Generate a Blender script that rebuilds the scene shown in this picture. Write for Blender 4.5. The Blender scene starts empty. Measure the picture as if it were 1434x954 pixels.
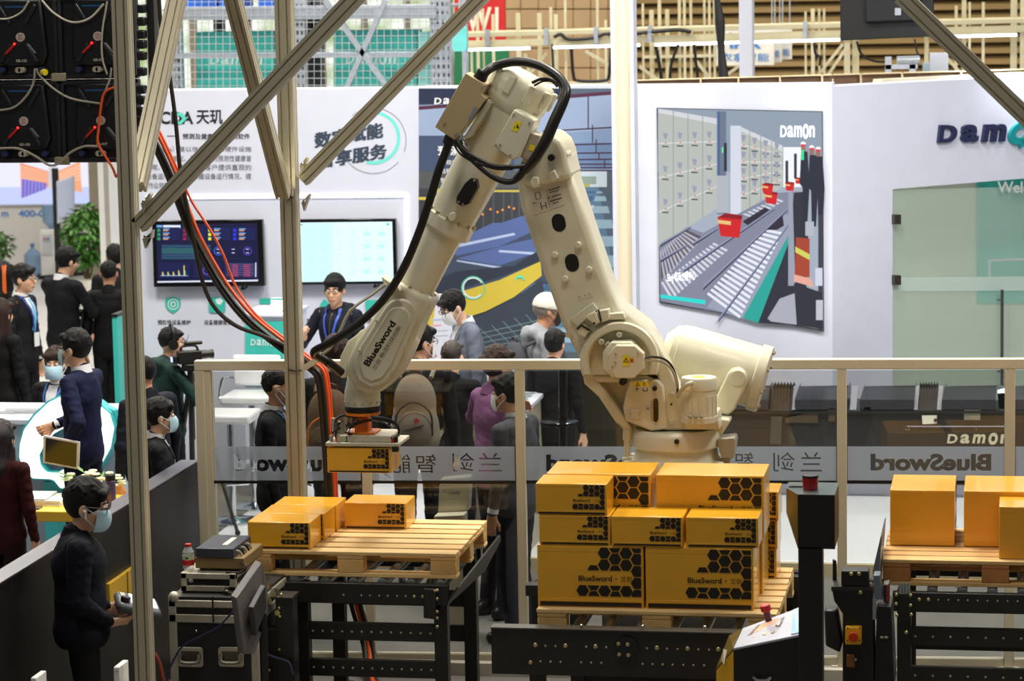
import bpy, bmesh, math, random
import numpy as np
import openvdb
from mathutils import Matrix, Vector
random.seed(7)
SC = bpy.context.scene
COL = SC.collection

# ---------------------------------------------------------------- camera
IW, IH, FPX, CAMH = 1434.0, 954.0, 4000.0, 4.2
_y = np.array([1420 - 717.0, 477 + 60.0, FPX]); _y /= np.linalg.norm(_y)
_t = math.tan(math.radians(1.0))
_z = np.array([-_t, 1.0, -(_y[0] * -_t + _y[1]) / _y[2]]); _z /= np.linalg.norm(_z)
_x = -np.cross(_y, _z)
CM = np.array([_x, _y, _z])                       # world <- camera axes (right, up, forward)
CAMP = np.array([0.0, 0.0, CAMH])
cam = bpy.data.cameras.new('camera')
cam.sensor_width = 36.0
cam.lens = 36.0 * FPX / IW
cam.clip_end = 300
cam.dof.use_dof = True
cam.dof.focus_distance = 15.6
cam.dof.aperture_fstop = 4.5
camo = bpy.data.objects.new('camera', cam)
camo.matrix_world = Matrix(((CM[0][0], CM[0][1], -CM[0][2], 0), (CM[1][0], CM[1][1], -CM[1][2], 0), (CM[2][0], CM[2][1], -CM[2][2], CAMH), (0, 0, 0, 1)))
COL.objects.link(camo)
SC.camera = camo

def ray(px, py): return CM @ np.array([px - 717.0, 477.0 - py, FPX])
def PY(px, py, y):
    d = ray(px, py); return CAMP + d * (y / d[1])
def PZ(px, py, z):
    d = ray(px, py); return CAMP + d * ((z - CAMH) / d[2])
def PX(px, py, x):
    d = ray(px, py); return CAMP + d * (x / d[0])
def clear_glass(name, tint):
    m = bpy.data.materials.new(name); m.use_nodes = True; nt = m.node_tree; nt.nodes.remove(nt.nodes['Principled BSDF']); out = nt.nodes['Material Output']
    t = nt.nodes.new('ShaderNodeBsdfTransparent'); t.inputs[0].default_value = tint
    g = nt.nodes.new('ShaderNodeBsdfGlossy'); g.inputs['Roughness'].default_value = 0.02
    fr = nt.nodes.new('ShaderNodeFresnel'); fr.inputs['IOR'].default_value = 1.5; mx = nt.nodes.new('ShaderNodeMixShader')
    nt.links.new(fr.outputs[0], mx.inputs[0]); nt.links.new(t.outputs[0], mx.inputs[1]); nt.links.new(g.outputs[0], mx.inputs[2]); nt.links.new(mx.outputs[0], out.inputs['Surface']); return m
def film_mat(name, c, alpha):
    m = bpy.data.materials.new(name); m.use_nodes = True; nt = m.node_tree; b = nt.nodes['Principled BSDF']; out = nt.nodes['Material Output']
    b.inputs['Base Color'].default_value = rgb(c); b.inputs['Roughness'].default_value = .5
    tl = nt.nodes.new('ShaderNodeBsdfTranslucent'); tl.inputs[0].default_value = rgb(c); t = nt.nodes.new('ShaderNodeBsdfTransparent')
    m1 = nt.nodes.new('ShaderNodeMixShader'); m1.inputs[0].default_value = .8; m2 = nt.nodes.new('ShaderNodeMixShader'); m2.inputs[0].default_value = alpha
    nt.links.new(b.outputs[0], m1.inputs[1]); nt.links.new(tl.outputs[0], m1.inputs[2]); nt.links.new(t.outputs[0], m2.inputs[1]); nt.links.new(m1.outputs[0], m2.inputs[2]); nt.links.new(m2.outputs[0], out.inputs['Surface']); return m
def plane(y): return lambda px, py: PY(px, py, y)

# ---------------------------------------------------------------- view, world, lamps of the hall and added fills
SC.view_settings.view_transform = 'Standard'
SC.view_settings.look = 'None'
SC.view_settings.gamma = 1.0
SC.view_settings.use_curve_mapping = False
SC.view_settings.exposure = 0.12
w = bpy.data.worlds.new('hall_light'); SC.world = w
w.use_nodes = True
bg = w.node_tree.nodes['Background']
bg.inputs['Color'].default_value = (1.0, 0.96, 0.90, 1)
bg.inputs['Strength'].default_value = 0.105
def lamp(name, loc, size, energy, color, rot=(0, 0, 0), size_y=None):
    l = bpy.data.lights.new(name, 'AREA'); l.energy = energy; l.color = color; l.size = size
    if size_y: l.shape = 'RECTANGLE'; l.size_y = size_y
    o = bpy.data.objects.new(name, l); o.location = loc; o.rotation_euler = rot
    COL.objects.link(o); return o
WARM = (1.0, 0.95, 0.85)
for lx, ly, e in ((-7, 11, 170), (-1.5, 11.5, 190), (-6.5, 17.8, 720), (-1.8, 17.6, 820), (3.5, 16, 560), (-11, 22, 600), (-4, 30, 700), (3, 29, 700), (-12, 32, 900), (-6.5, 25.5, 420)):
    lamp('high_bay_lamp', (lx, ly, 9.0), 1.8, e * 0.72, WARM)
COOL = (0.88, 0.93, 1.0)
for lx, ly, e in ((-6.5, 20.3, 60), (-4.0, 20.3, 60), (-1.8, 19.8, 90), (0.3, 18.9, 260), (1.6, 18.0, 460)):  # last two are added fill, brightening the angled right wall and glass door
    lamp('booth_spot_and_fill', (lx, ly, 5.2), 0.8, e * 0.17, COOL, (math.radians(38), 0, 0))

# ---------------------------------------------------------------- materials
def lin(c):
    c = c / 255.0
    return c / 12.92 if c <= 0.04045 else ((c + 0.055) / 1.055) ** 2.4
def rgb(c): return (lin(c[0]), lin(c[1]), lin(c[2]), 1.0)
MATS = {}
def mat(name, c, rough=0.5, metal=0.0, var=0.08, scale=6.0, bump=0.0, bscale=120.0, coat=0.0, stretch=None, spec=None):
    if name in MATS: return MATS[name]
    m = bpy.data.materials.new(name); m.use_nodes = True; MATS[name] = m
    nt = m.node_tree; b = nt.nodes['Principled BSDF']
    b.inputs['Roughness'].default_value = rough
    b.inputs['Metallic'].default_value = metal
    if spec is not None: b.inputs['Specular IOR Level'].default_value = spec
    if coat: b.inputs['Coat Weight'].default_value = coat
    L = rgb(c)
    tc = nt.nodes.new('ShaderNodeTexCoord')
    mp = nt.nodes.new('ShaderNodeMapping'); nt.links.new(tc.outputs['Object'], mp.inputs['Vector'])
    if stretch: mp.inputs['Scale'].default_value = stretch
    n = nt.nodes.new('ShaderNodeTexNoise'); n.inputs['Scale'].default_value = scale; n.inputs['Detail'].default_value = 4
    nt.links.new(mp.outputs[0], n.inputs['Vector'])
    r = nt.nodes.new('ShaderNodeValToRGB')
    r.color_ramp.elements[0].position = 0.3; r.color_ramp.elements[1].position = 0.7
    r.color_ramp.elements[0].color = (L[0] * (1 - var), L[1] * (1 - var), L[2] * (1 - var), 1)
    r.color_ramp.elements[1].color = (min(1, L[0] * (1 + var)), min(1, L[1] * (1 + var)), min(1, L[2] * (1 + var)), 1)
    nt.links.new(n.outputs['Fac'], r.inputs['Fac']); nt.links.new(r.outputs[0], b.inputs['Base Color'])
    if bump:
        n2 = nt.nodes.new('ShaderNodeTexNoise'); n2.inputs['Scale'].default_value = bscale
        nt.links.new(mp.outputs[0], n2.inputs['Vector'])
        bp = nt.nodes.new('ShaderNodeBump'); bp.inputs['Strength'].default_value = bump; bp.inputs['Distance'].default_value = 0.01
        nt.links.new(n2.outputs['Fac'], bp.inputs['Height']); nt.links.new(bp.outputs[0], b.inputs['Normal'])
    return m
def glow(name, c, s):
    if name in MATS: return MATS[name]
    m = bpy.data.materials.new(name); m.use_nodes = True; MATS[name] = m
    b = m.node_tree.nodes['Principled BSDF']
    b.inputs['Base Color'].default_value = rgb(c); b.inputs['Emission Color'].default_value = rgb(c); b.inputs['Emission Strength'].default_value = s
    return m
def print_mat(name, emit=0.0, rough=0.5):
    if name in MATS: return MATS[name]
    m = bpy.data.materials.new(name); m.use_nodes = True; MATS[name] = m
    nt = m.node_tree; b = nt.nodes['Principled BSDF']
    a = nt.nodes.new('ShaderNodeAttribute'); a.attribute_name = 'Col'
    b.inputs['Roughness'].default_value = rough
    if emit:
        nt.links.new(a.outputs['Color'], b.inputs['Emission Color']); b.inputs['Emission Strength'].default_value = emit
        b.inputs['Base Color'].default_value = (0.01, 0.01, 0.01, 1); b.inputs['Specular IOR Level'].default_value = 0.15
    else: nt.links.new(a.outputs['Color'], b.inputs['Base Color'])
    return m
def glass(name, tint, alpha, rough=0.03):
    if name in MATS: return MATS[name]
    m = bpy.data.materials.new(name); m.use_nodes = True; MATS[name] = m
    nt = m.node_tree; b = nt.nodes['Principled BSDF']; out = nt.nodes['Material Output']
    b.inputs['Base Color'].default_value = rgb(tint); b.inputs['Roughness'].default_value = rough
    t = nt.nodes.new('ShaderNodeBsdfTransparent'); mx = nt.nodes.new('ShaderNodeMixShader'); mx.inputs[0].default_value = alpha
    nt.links.new(t.outputs[0], mx.inputs[1]); nt.links.new(b.outputs[0], mx.inputs[2]); nt.links.new(mx.outputs[0], out.inputs['Surface'])
    return m

# ---------------------------------------------------------------- mesh helpers
def nrm(v):
    v = np.array(v, float); return v / (np.linalg.norm(v) + 1e-12)
def frame(d):
    d = nrm(d); a = np.array([0, 0, 1.0]) if abs(d[2]) < 0.9 else np.array([1.0, 0, 0])
    u = nrm(np.cross(a, d)); return u, np.cross(d, u), d
def spline(pts, n=6):
    p = [np.array(q, float) for q in pts]
    if len(p) < 3: return p
    p = [2 * p[0] - p[1]] + p + [2 * p[-1] - p[-2]]; out = []
    for i in range(1, len(p) - 2):
        for k in range(n):
            t = k / n
            out.append(0.5 * (2 * p[i] + (p[i + 1] - p[i - 1]) * t + (2 * p[i - 1] - 5 * p[i] + 4 * p[i + 1] - p[i + 2]) * t * t + (3 * p[i] - p[i - 1] - 3 * p[i + 1] + p[i + 2]) * t ** 3))
    out.append(p[-2]); return out
class MB:
    def __init__(s): s.v = []; s.f = []; s.m = []; s.c = []; s.k = 0; s.col = None
    def mi(s, k): s.k = k; return s
    def add(s, vs, fs):
        o = len(s.v); s.v += [tuple(map(float, q)) for q in vs]
        for f in fs: s.f.append([o + i for i in f]); s.m.append(s.k); s.c.append(s.col)
        return s
    def box(s, x0, x1, y0, y1, z0, z1):
        return s.add([(x0, y0, z0), (x1, y0, z0), (x1, y1, z0), (x0, y1, z0), (x0, y0, z1), (x1, y0, z1), (x1, y1, z1), (x0, y1, z1)],
                     [(0, 3, 2, 1), (4, 5, 6, 7), (0, 1, 5, 4), (1, 2, 6, 5), (2, 3, 7, 6), (3, 0, 4, 7)])
    def cbox(s, c, d): return s.box(c[0] - d[0] / 2, c[0] + d[0] / 2, c[1] - d[1] / 2, c[1] + d[1] / 2, c[2] - d[2] / 2, c[2] + d[2] / 2)
    def obox(s, c, d, u, v, w_):
        c = np.array(c, float); u, v, w_ = nrm(u) * d[0] / 2, nrm(v) * d[1] / 2, nrm(w_) * d[2] / 2
        q = [c + a * u + b * v + e * w_ for e in (-1, 1) for a, b in ((-1, -1), (1, -1), (1, 1), (-1, 1))]
        return s.add(q, [(0, 3, 2, 1), (4, 5, 6, 7), (0, 1, 5, 4), (1, 2, 6, 5), (2, 3, 7, 6), (3, 0, 4, 7)])
    def beam(s, a, b, w_, h, side=None):
        a, b = np.array(a, float), np.array(b, float); d = nrm(b - a)
        if side is None: u, v, d = frame(d)
        else: u = nrm(np.array(side, float) - d * np.dot(side, d)); v = np.cross(d, u)
        return s.obox((a + b) / 2, (w_, h, np.linalg.norm(b - a)), u, v, d)
    def cyl(s, a, b, r0, r1=None, n=14, cap=True):
        r1 = r0 if r1 is None else r1
        a, b = np.array(a, float), np.array(b, float); u, v, d = frame(b - a)
        q = []
        for c, r in ((a, r0), (b, r1)):
            for i in range(n):
                t = 2 * math.pi * i / n; q.append(c + r * (math.cos(t) * u + math.sin(t) * v))
        fs = [(i, (i + 1) % n, n + (i + 1) % n, n + i) for i in range(n)]
        if cap: fs += [tuple(range(n))[::-1], tuple(range(n, 2 * n))]
        return s.add(q, fs)
    def lathe(s, a, d, prof, n=20, cap=True):
        u, v, d = frame(d); a = np.array(a, float); q = []; m = len(prof)
        for r, t in prof:
            for i in range(n):
                g = 2 * math.pi * i / n; q.append(a + d * t + r * (math.cos(g) * u + math.sin(g) * v))
        fs = [(j * n + i, j * n + (i + 1) % n, (j + 1) * n + (i + 1) % n, (j + 1) * n + i) for j in range(m - 1) for i in range(n)]
        if cap: fs += [tuple(range(n))[::-1], tuple(range((m - 1) * n, m * n))]
        return s.add(q, fs)
    def tube(s, pts, r, n=8, sm=5):
        p = spline(pts, sm) if sm else [np.array(q, float) for q in pts]
        rr = r if hasattr(r, '__len__') else None
        q = []; u = None
        for i, c in enumerate(p):
            d = nrm(p[min(i + 1, len(p) - 1)] - p[max(i - 1, 0)])
            if u is None: u, v, _ = frame(d)
            else: u = nrm(u - d * np.dot(u, d)); v = np.cross(d, u)
            ri = np.interp(i / (len(p) - 1), np.linspace(0, 1, len(rr)), rr) if rr is not None else r
            for k in range(n):
                t = 2 * math.pi * k / n; q.append(c + ri * (math.cos(t) * u + math.sin(t) * v))
        m = len(p)
        fs = [(j * n + i, j * n + (i + 1) % n, (j + 1) * n + (i + 1) % n, (j + 1) * n + i) for j in range(m - 1) for i in range(n)]
        return s.add(q, fs + [tuple(range(n))[::-1], tuple(range((m - 1) * n, m * n))])
    def prism(s, pts, off):
        n = len(pts); off = np.array(off, float); q = [np.array(p, float) for p in pts]
        return s.add(q + [p + off for p in q], [tuple(range(n)), tuple(range(n, 2 * n))[::-1]] + [(i, n + i, n + (i + 1) % n, (i + 1) % n) for i in range(n)])
    def poly(s, pts): return s.add(pts, [tuple(range(len(pts)))])
    def ball(s, c, r, n=12, m=8, R=None):
        r = np.array(r if hasattr(r, '__len__') else (r, r, r), float); c = np.array(c, float); q = []
        for j in range(m + 1):
            t = math.pi * j / m
            for i in range(n):
                g = 2 * math.pi * i / n; p = np.array([math.sin(t) * math.cos(g), math.sin(t) * math.sin(g), math.cos(t)]) * r
                q.append(c + (R @ p if R is not None else p))
        return s.add(q, [(j * n + i, (j + 1) * n + i, (j + 1) * n + (i + 1) % n, j * n + (i + 1) % n) for j in range(m) for i in range(n)])
    def mesh(s, name, mats, smooth=True, fix=True):
        me = bpy.data.meshes.new(name); me.from_pydata(s.v, [], s.f)
        for m in (mats if isinstance(mats, (list, tuple)) else [mats]): me.materials.append(m)
        me.polygons.foreach_set('material_index', s.m)
        if any(c is not None for c in s.c):
            at = me.color_attributes.new('Col', 'FLOAT_COLOR', 'CORNER'); k = 0; buf = []
            for f, c in zip(s.f, s.c): buf += list(c or (1, 1, 1, 1)) * len(f)
            at.data.foreach_set('color', buf)
        if fix:
            bm = bmesh.new(); bm.from_mesh(me)
            bmesh.ops.recalc_face_normals(bm, faces=bm.faces); bm.to_mesh(me); bm.free()
        if smooth: me.shade_smooth(); me.set_sharp_from_angle(angle=math.radians(38))
        return me
    def build(s, name, mats, parent=None, bevel=0.0, smooth=True, fix=True, seg=2):
        return put(name, s.mesh(name, mats, smooth, fix), parent, bevel, seg)
def put(name, me, parent=None, bevel=0.0, seg=2):
    o = bpy.data.objects.new(name, me); COL.objects.link(o)
    if parent is not None:
        o.parent = parent
        if parent.parent is None: o.matrix_parent_inverse = Matrix.Translation(-Vector(parent.location))
    if bevel:
        b = o.modifiers.new('edge_bevel', 'BEVEL'); b.width = bevel; b.segments = seg; b.limit_method = 'ANGLE'; b.angle_limit = math.radians(40)
        b.harden_normals = False
    return o
def tag(o, label=None, cat=None, group=None, kind=None):
    if label: o['label'] = label
    if cat: o['category'] = cat
    if group: o['group'] = group
    if kind: o['kind'] = kind
    return o
def thing(name, label, cat, loc=(0, 0, 0), group=None):
    o = bpy.data.objects.new(name, None); COL.objects.link(o); o.location = [float(a) for a in loc]; o.empty_display_size = 0.1
    return tag(o, label, cat, group)
def struct(o): return tag(o, kind='structure')
def copy_thing(o, loc, label=None, group=None, cat=None):
    c = o.copy(); COL.objects.link(c); c.location = [float(a) for a in loc]
    if label: c['label'] = label
    if group: c['group'] = group
    for ch in list(o.children):
        d = ch.copy(); COL.objects.link(d); d.parent = c
        for g in list(ch.children):
            e = g.copy(); COL.objects.link(e); e.parent = d
    return c
_tc = {}
def text_raw(s, bold):
    k = (s, bold)
    if k not in _tc:
        c = bpy.data.curves.new('lettering', 'FONT'); c.body = s; c.offset = bold; c.resolution_u = 3
        o = bpy.data.objects.new('lettering', c); me = bpy.data.meshes.new_from_object(o)
        bpy.data.objects.remove(o); bpy.data.curves.remove(c)
        v = np.zeros(len(me.vertices) * 3); me.vertices.foreach_get('co', v); v = v.reshape(-1, 3)
        _tc[k] = (v, [tuple(p.vertices) for p in me.polygons]); bpy.data.meshes.remove(me)
    return _tc[k]
def text_into(mb, s, bl, br, tl, n_off=0.004, bold=0.0, mirror=False, slant=0.0, keep=False):
    """the string fitted in the parallelogram bl, br, tl (world points), lifted n_off off it towards the reader"""
    v, fs = text_raw(s, bold); bl, br, tl = (np.array(q, float) for q in (bl, br, tl))
    lo, hi = v.min(0), v.max(0); q = (v - lo) / np.maximum(hi - lo, 1e-6)
    x, y = q[:, 0:1], q[:, 1:2]
    if slant: x = (x + slant * y) / (1 + slant)
    if mirror: x = 1 - x
    n = nrm(np.cross(br - bl, tl - bl))
    p = bl + x * (br - bl) + y * (tl - bl) + n * n_off
    mb.add(p, fs)
def text_px(mb, s, fn, x0, y0, x1, y1, y0r=None, off=0.004, **k):
    """x0,y0 top left and x1,y1 bottom right of the string in the photograph, on the plane fn"""
    dy = 0 if y0r is None else y0r - y0
    text_into(mb, s, fn(x0, y1 - dy), fn(x1, y1), fn(x0, y0), off, **k)
def logo_px(mb, fn, x0, y0, x1, y1, letters='Damon', off=.004, bold=.03, slant=.10):
    """the wide logo word: every letter as tall as the first, the ring letter taller"""
    wd = {'D': .20, 'a': .19, 'm': .25, 'o': .19, 'n': .17}; tot = sum(wd[c] for c in letters) + .025 * (len(letters) - 1); x = x0
    for c in letters:
        w_ = wd[c] / tot * (x1 - x0); h = y1 - y0; e = h * .16 if c == 'o' else 0
        text_into(mb, c, fn(x, y1 + e), fn(x + w_, y1 + e), fn(x, y0 - e), off, bold=bold, slant=slant); x += w_ + .025 / tot * (x1 - x0)
def shape_px(mb, pts, fn, c=None, off=0.0, nrmv=(0, -1, 0)):
    mb.col = rgb(c) if c is not None else None
    off = 0.001 + 0.00007 * len(mb.f)            # printed layers lie one on another in the order they are laid
    n = np.array(nrmv, float) * off
    mb.poly([fn(*p) + n for p in pts]); return mb
def prism_px(mb, pts, y0, y1):
    mb.prism([PY(p[0], p[1], y0) for p in pts], (0, y1 - y0, 0)); return mb
def arc_px(cx, cy, rx, ry, a0=0, a1=360, n=24):
    return [(cx + rx * math.cos(math.radians(a0 + (a1 - a0) * i / n)), cy + ry * math.sin(math.radians(a0 + (a1 - a0) * i / n))) for i in range(n + (0 if a1 - a0 == 360 else 1))]
def ring_px(mb, cx, cy, r0, r1, fn, c, a0=0, a1=360, n=28, off=0.0, sq=1.0):
    A = arc_px(cx, cy, r0, r0 * sq, a0, a1, n); B = arc_px(cx, cy, r1, r1 * sq, a0, a1, n)
    m = len(A); e = m if a1 - a0 == 360 else m - 1
    for i in range(e): shape_px(mb, [A[i], A[(i + 1) % m], B[(i + 1) % m], B[i]], fn, c, off)
# ================================================================ the setting
M_carpet = mat('carpet_grey', (106, 103, 99), 0.9, var=0.10, scale=3, bump=0.3, bscale=500)
M_white = mat('booth_white', (212, 215, 230), 0.45, var=0.02)
M_whiteg = mat('stage_white', (236, 238, 242), 0.18, var=0.02)
M_print = print_mat('flat_print')
M_dark = mat('print_black', (28, 32, 42), 0.5)
M_teal = mat('teal_laminate', (62, 190, 178), 0.4, var=0.04)
M_navyprint = mat('print_navy', (38, 44, 78), 0.45)
M_tube = glow('tube_light', (236, 238, 255), 6.0)
M_chrome = mat('chrome', (205, 208, 212), 0.12, 1.0, var=0.02)
M_black = mat('black_paint', (22, 22, 23), 0.45, var=0.2)
M_blackg = mat('black_gloss', (16, 16, 18), 0.15)

b = MB().box(-30, 14, 4, 46, -0.2, 0.0); struct(b.build('floor', M_carpet))
YB = 23.0; YL = 22.6
stx = PY(318, 640, 20)[0]
b = MB().box(-5.75, 1.6, 19.35, 24.2, 0.0, 0.10); o = struct(b.build('floor', M_whiteg, bevel=0.006)); tag(o, 'white raised stage floor of the booth')
b = MB().box(-5.75, 1.6, 19.32, 19.35, 0.0, 0.09); struct(b.build('trim_1', mat('stage_edge', (190, 176, 138), 0.5)))
b = MB().box(-30, -8.1, 22, 41.9, 0.0, 0.012); o = struct(b.build('floor', mat('light_floor', (205, 205, 200), 0.3, var=0.04))); tag(o, 'light grey floor of the neighbouring booth')

def wall_px(name, x0, x1, ytop, y, thick=0.3, m=None, z0=0.10):
    a, c = PY(x0, ytop, y), PY(x1, ytop, y)
    return struct(MB().box(a[0], c[0], y, y + thick, z0, a[2]).build(name, m or M_white, bevel=0.004))
W1 = wall_px('wall_left', 163, 586, 127, YB, z0=0.0)
W2 = wall_px('wall_middle', 586.3, 868, 122, YB)
W3 = wall_px('wall_right', 884, 1165, 120, YL, 0.35)
z_t = PY(1165, 121, YL)[2]
q0 = PY(1165.3, 121, YL); q1 = PZ(1434, 107, z_t); dq = nrm([q1[0] - q0[0], q1[1] - q0[1], 0])
nq = np.array([dq[1], -dq[0], 0.0]); nq = nq if nq[1] < 0 else -nq
def obl(px, py, back=0.0):
    d = ray(px, py); p0 = q0 - nq * back; return CAMP + d * (np.dot(p0 - CAMP, nq) / np.dot(d, nq))
gx0, gx1 = obl(1250, 300), obl(1434, 300); ext = q0 + dq * 3.2
gl = obl(1250, 265)
# wall beside and above the glass door, recess behind it
b = MB(); b.prism([(q0[0], q0[1], 0.1), (gl[0], gl[1], 0.1), (gl[0], gl[1], z_t), (q0[0], q0[1], z_t)], -nq * 0.25)
struct(b.build('wall_far_right', M_white))
b = MB(); b.prism([(gl[0], gl[1], gl[2]), (ext[0], ext[1], gl[2]), (ext[0], ext[1], z_t), (gl[0], gl[1], z_t)], -nq * 0.25)
W4 = struct(b.build('wall_far_right', M_white))
bk0, bk1 = gl - nq * 0.9 - dq * 0.6, ext - nq * 0.9
b = MB(); b.prism([(bk0[0], bk0[1], 0.1), (bk1[0], bk1[1], 0.1), (bk1[0], bk1[1], z_t), (bk0[0], bk0[1], z_t)], -nq * 0.1)
W5 = struct(b.build('wall_back', mat('pale_green_wall', (214, 222, 205), 0.5, var=0.02)))
bk = lambda px, py: obl(px, py, 0.89)
b = MB(); b.prism([bk(1368, 225), bk(1445, 225), bk(1445, 425), bk(1368, 425)], nq * 0.01)
o = b.build('teal_panel', M_teal, W5)
b = MB(); b.prism([bk(1383, 363), bk(1445, 361), bk(1445, 364), bk(1385.5, 366), bk(1385.5, 388), bk(1383, 388)], nq * 0.02); b.build('shelf_frame', M_white, W5)
# glass door
rl = obl(1420, 262) - nq * .4; lamp('booth_spot_and_fill', (rl[0] + .3, rl[1] - .2, 3.4), .5, 22, COOL)  # fill lamp added inside the recess to brighten the teal panel
D = tag(struct(thing('door_1', None, None, (gl[0], gl[1], 0.1))), 'greenish frosted glass door with metal hinges')
gl_m = glass('green_glass', (206, 226, 212), 0.24, 0.12)
b = MB(); b.prism([obl(1250, 266, .02), obl(1413, 262, .02), obl(1413, 640, .02), obl(1250, 640, .02)], -nq * 0.012); b.build('pane', gl_m, D)
b = MB(); b.prism([obl(1414, 262, .02), obl(1475, 260, .02), obl(1475, 640, .02), obl(1414, 640, .02)], -nq * 0.012); b.build('pane', gl_m, D)
b = MB(); b.prism([obl(1250, 389, .015), obl(1475, 387, .015), obl(1475, 407, .015), obl(1250, 408, .015)], -nq * 0.003); b.build('frosted_strip', glass('frost', (214, 230, 222), 0.5, 0.5), D)
M_hinge = mat('hinge_metal', (92, 88, 80), 0.35, 0.8)
for hy in (300, 385):
    b = MB(); b.prism([obl(1248.5, hy), obl(1258, hy), obl(1258, hy + 14), obl(1248.5, hy + 14)], nq * 0.035); b.build('hinge', M_hinge, D, 0.004)
b = MB().cyl(obl(1397, 405) + nq * .05, obl(1397, 545) + nq * .05, 0.014); b.cyl(obl(1397, 420), obl(1397, 420) + nq * .05, 0.008); b.cyl(obl(1397, 520), obl(1397, 520) + nq * .05, 0.008); b.build('handle', mat('handle_steel', (140, 140, 142), .25, 1), D)
b = MB(); text_px(b, 'Welcome', lambda x, y: obl(x, y), 1393, 254, 1474, 270, off=0.0, bold=0.02); v = [tuple(np.array(q) + nq * .03) for q in b.v]; b.v = v; b.build('lettering', mat('letter_silver', (190, 195, 195), .4), W4)
# logo lettering on the far right wall (thick letters)
def thick_text(s, fn, x0, y0, x1, y1, depth, m, parent, n, y0r=None, **k):
    b = MB(); logo_px(b, fn, x0, y0, x1, y1, s, off=0.0, **k)
    top = len(b.v); vs = list(b.v); fs = [list(f) for f in b.f]
    out = MB(); out.add([np.array(q) + n * depth for q in vs], fs)
    ed = {}
    for f in fs:
        for i in range(len(f)):
            e = (f[i], f[(i + 1) % len(f)]); ed[e] = ed.get(e, 0) + 1
    side = [(a, c, c + top, a + top) for (a, c) in ed if (c, a) not in ed]
    out.add([np.array(q) for q in vs], [])
    out.f += [[a + top, c + top, c, a] for a, c, _, _ in side]; out.m += [0] * len(side); out.c += [None] * len(side)
    return out.build('lettering', m, parent)
thick_text('Dam', lambda x, y: obl(x, y - (x - 1311) * .02), 1311, 175, 1408, 200, .03, M_navyprint, W4, nq, bold=0.035, slant=.12)
b = MB()
def logo_o(b, cx, cy, r, fn, n=26, wd=.42, lift=None):
    A = [(cx + r * math.cos(t) * 1.05, cy + r * .92 * math.sin(t) - .35 * r * math.cos(t)) for t in np.linspace(0.35, 2 * math.pi + .05, n)]
    Bq = [(cx + r * wd * math.cos(t) * 1.25, cy + r * wd * .95 * math.sin(t) - .35 * r * wd * math.cos(t)) for t in np.linspace(0.35, 2 * math.pi + .05, n)]
    for i in range(n - 1): b.prism([fn(*A[i]), fn(*A[i + 1]), fn(*Bq[i + 1]), fn(*Bq[i])], lift)
    b.prism([fn(cx - .1 * r, cy + .6 * r), fn(cx + .9 * r, cy + .3 * r), fn(cx - .15 * r, cy + 1.3 * r)], lift)
logo_o(b, 1428, 186, 17, lambda x, y: obl(x, y), lift=nq * .03); b.build('logo_ring', mat('logo_teal', (20, 140, 145), .4), W4)
# beige strip and battened timber backs above the walls
b = MB(); b.prism([obl(1235, 111, .26), obl(1440, 101, .26), obl(1440, 112, .26), obl(1232, 122, .26)], -nq * .1); struct(b.build('trim_2', mat('beige_board', (214, 205, 180), .6)))
M_ply = mat('plywood_brown', (135, 105, 78), .7, var=.2, scale=4, stretch=(1, 1, 8)); M_batten = mat('pale_batten', (222, 205, 165), .6)
tr = struct(thing('trim_3', None, None, (0, YL + .5, 3))); tag(tr, 'brown plywood back of the booth wall seen above it, with pale battens')
def back_top(x, y, e=0.0): return PY(x, y, YL + .55 - e) if x <= 1166 else obl(x, y, .45 - e)
for xa, xb in ((888, 980), (982, 1033), (1035, 1091), (1094, 1150), (1153, 1165), (1167, 1204), (1207, 1262), (1265, 1345), (1348, 1436)):
    f = lambda x: 113.5 - (x - 888) * (113.5 - 98) / 546
    b = MB(); b.prism([back_top(xa, f(xa)), back_top(xb, f(xb)), back_top(xb, 133), back_top(xa, 133)], (0, .03, 0)); b.build('panel', M_ply, tr)
    if xb != 1165: b = MB(); b.prism([back_top(xb, f(xb) - 1, .05), back_top(xb + 2, f(xb) - 1, .05), back_top(xb + 2, 133, .05), back_top(xb, 133, .05)], (0, .04, 0)); b.build('batten', M_batten, tr)
    b = MB(); b.prism([back_top(xa, f(xa) - 1.5, .05), back_top(xb, f(xb) - 1.5, .05), back_top(xb, f(xb), .05), back_top(xa, f(xa), .05)], (0, .06, 0)); b.build('batten', M_batten, tr)
# columns
a, c = PY(861, 300, 21.6), PY(887, 300, 21.6)
b = MB().box(a[0], c[0], 21.6, 21.75, 0.1, 4.9); o = struct(b.build('column', mat('cream_column', (226, 214, 186), .5, var=.02), bevel=.01)); tag(o, 'cream booth column behind the robot arm')
for xa, xb in ((858.5, 864), (884.5, 890)):
    a, c = PY(xa, 300, 21.58), PY(xb, 300, 21.58); MB().box(a[0], c[0], 21.57, 21.78, .1, 4.9).build('edge_strip', M_white, o)
a, c = PY(1035, 60, 26.5), PY(1054, 60, 26.5)
o = struct(MB().box(a[0], c[0], 26.5, 26.7, 0, 6.2).build('column', M_white, bevel=.01)); tag(o, 'pale column rising behind the right booth wall')

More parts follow.
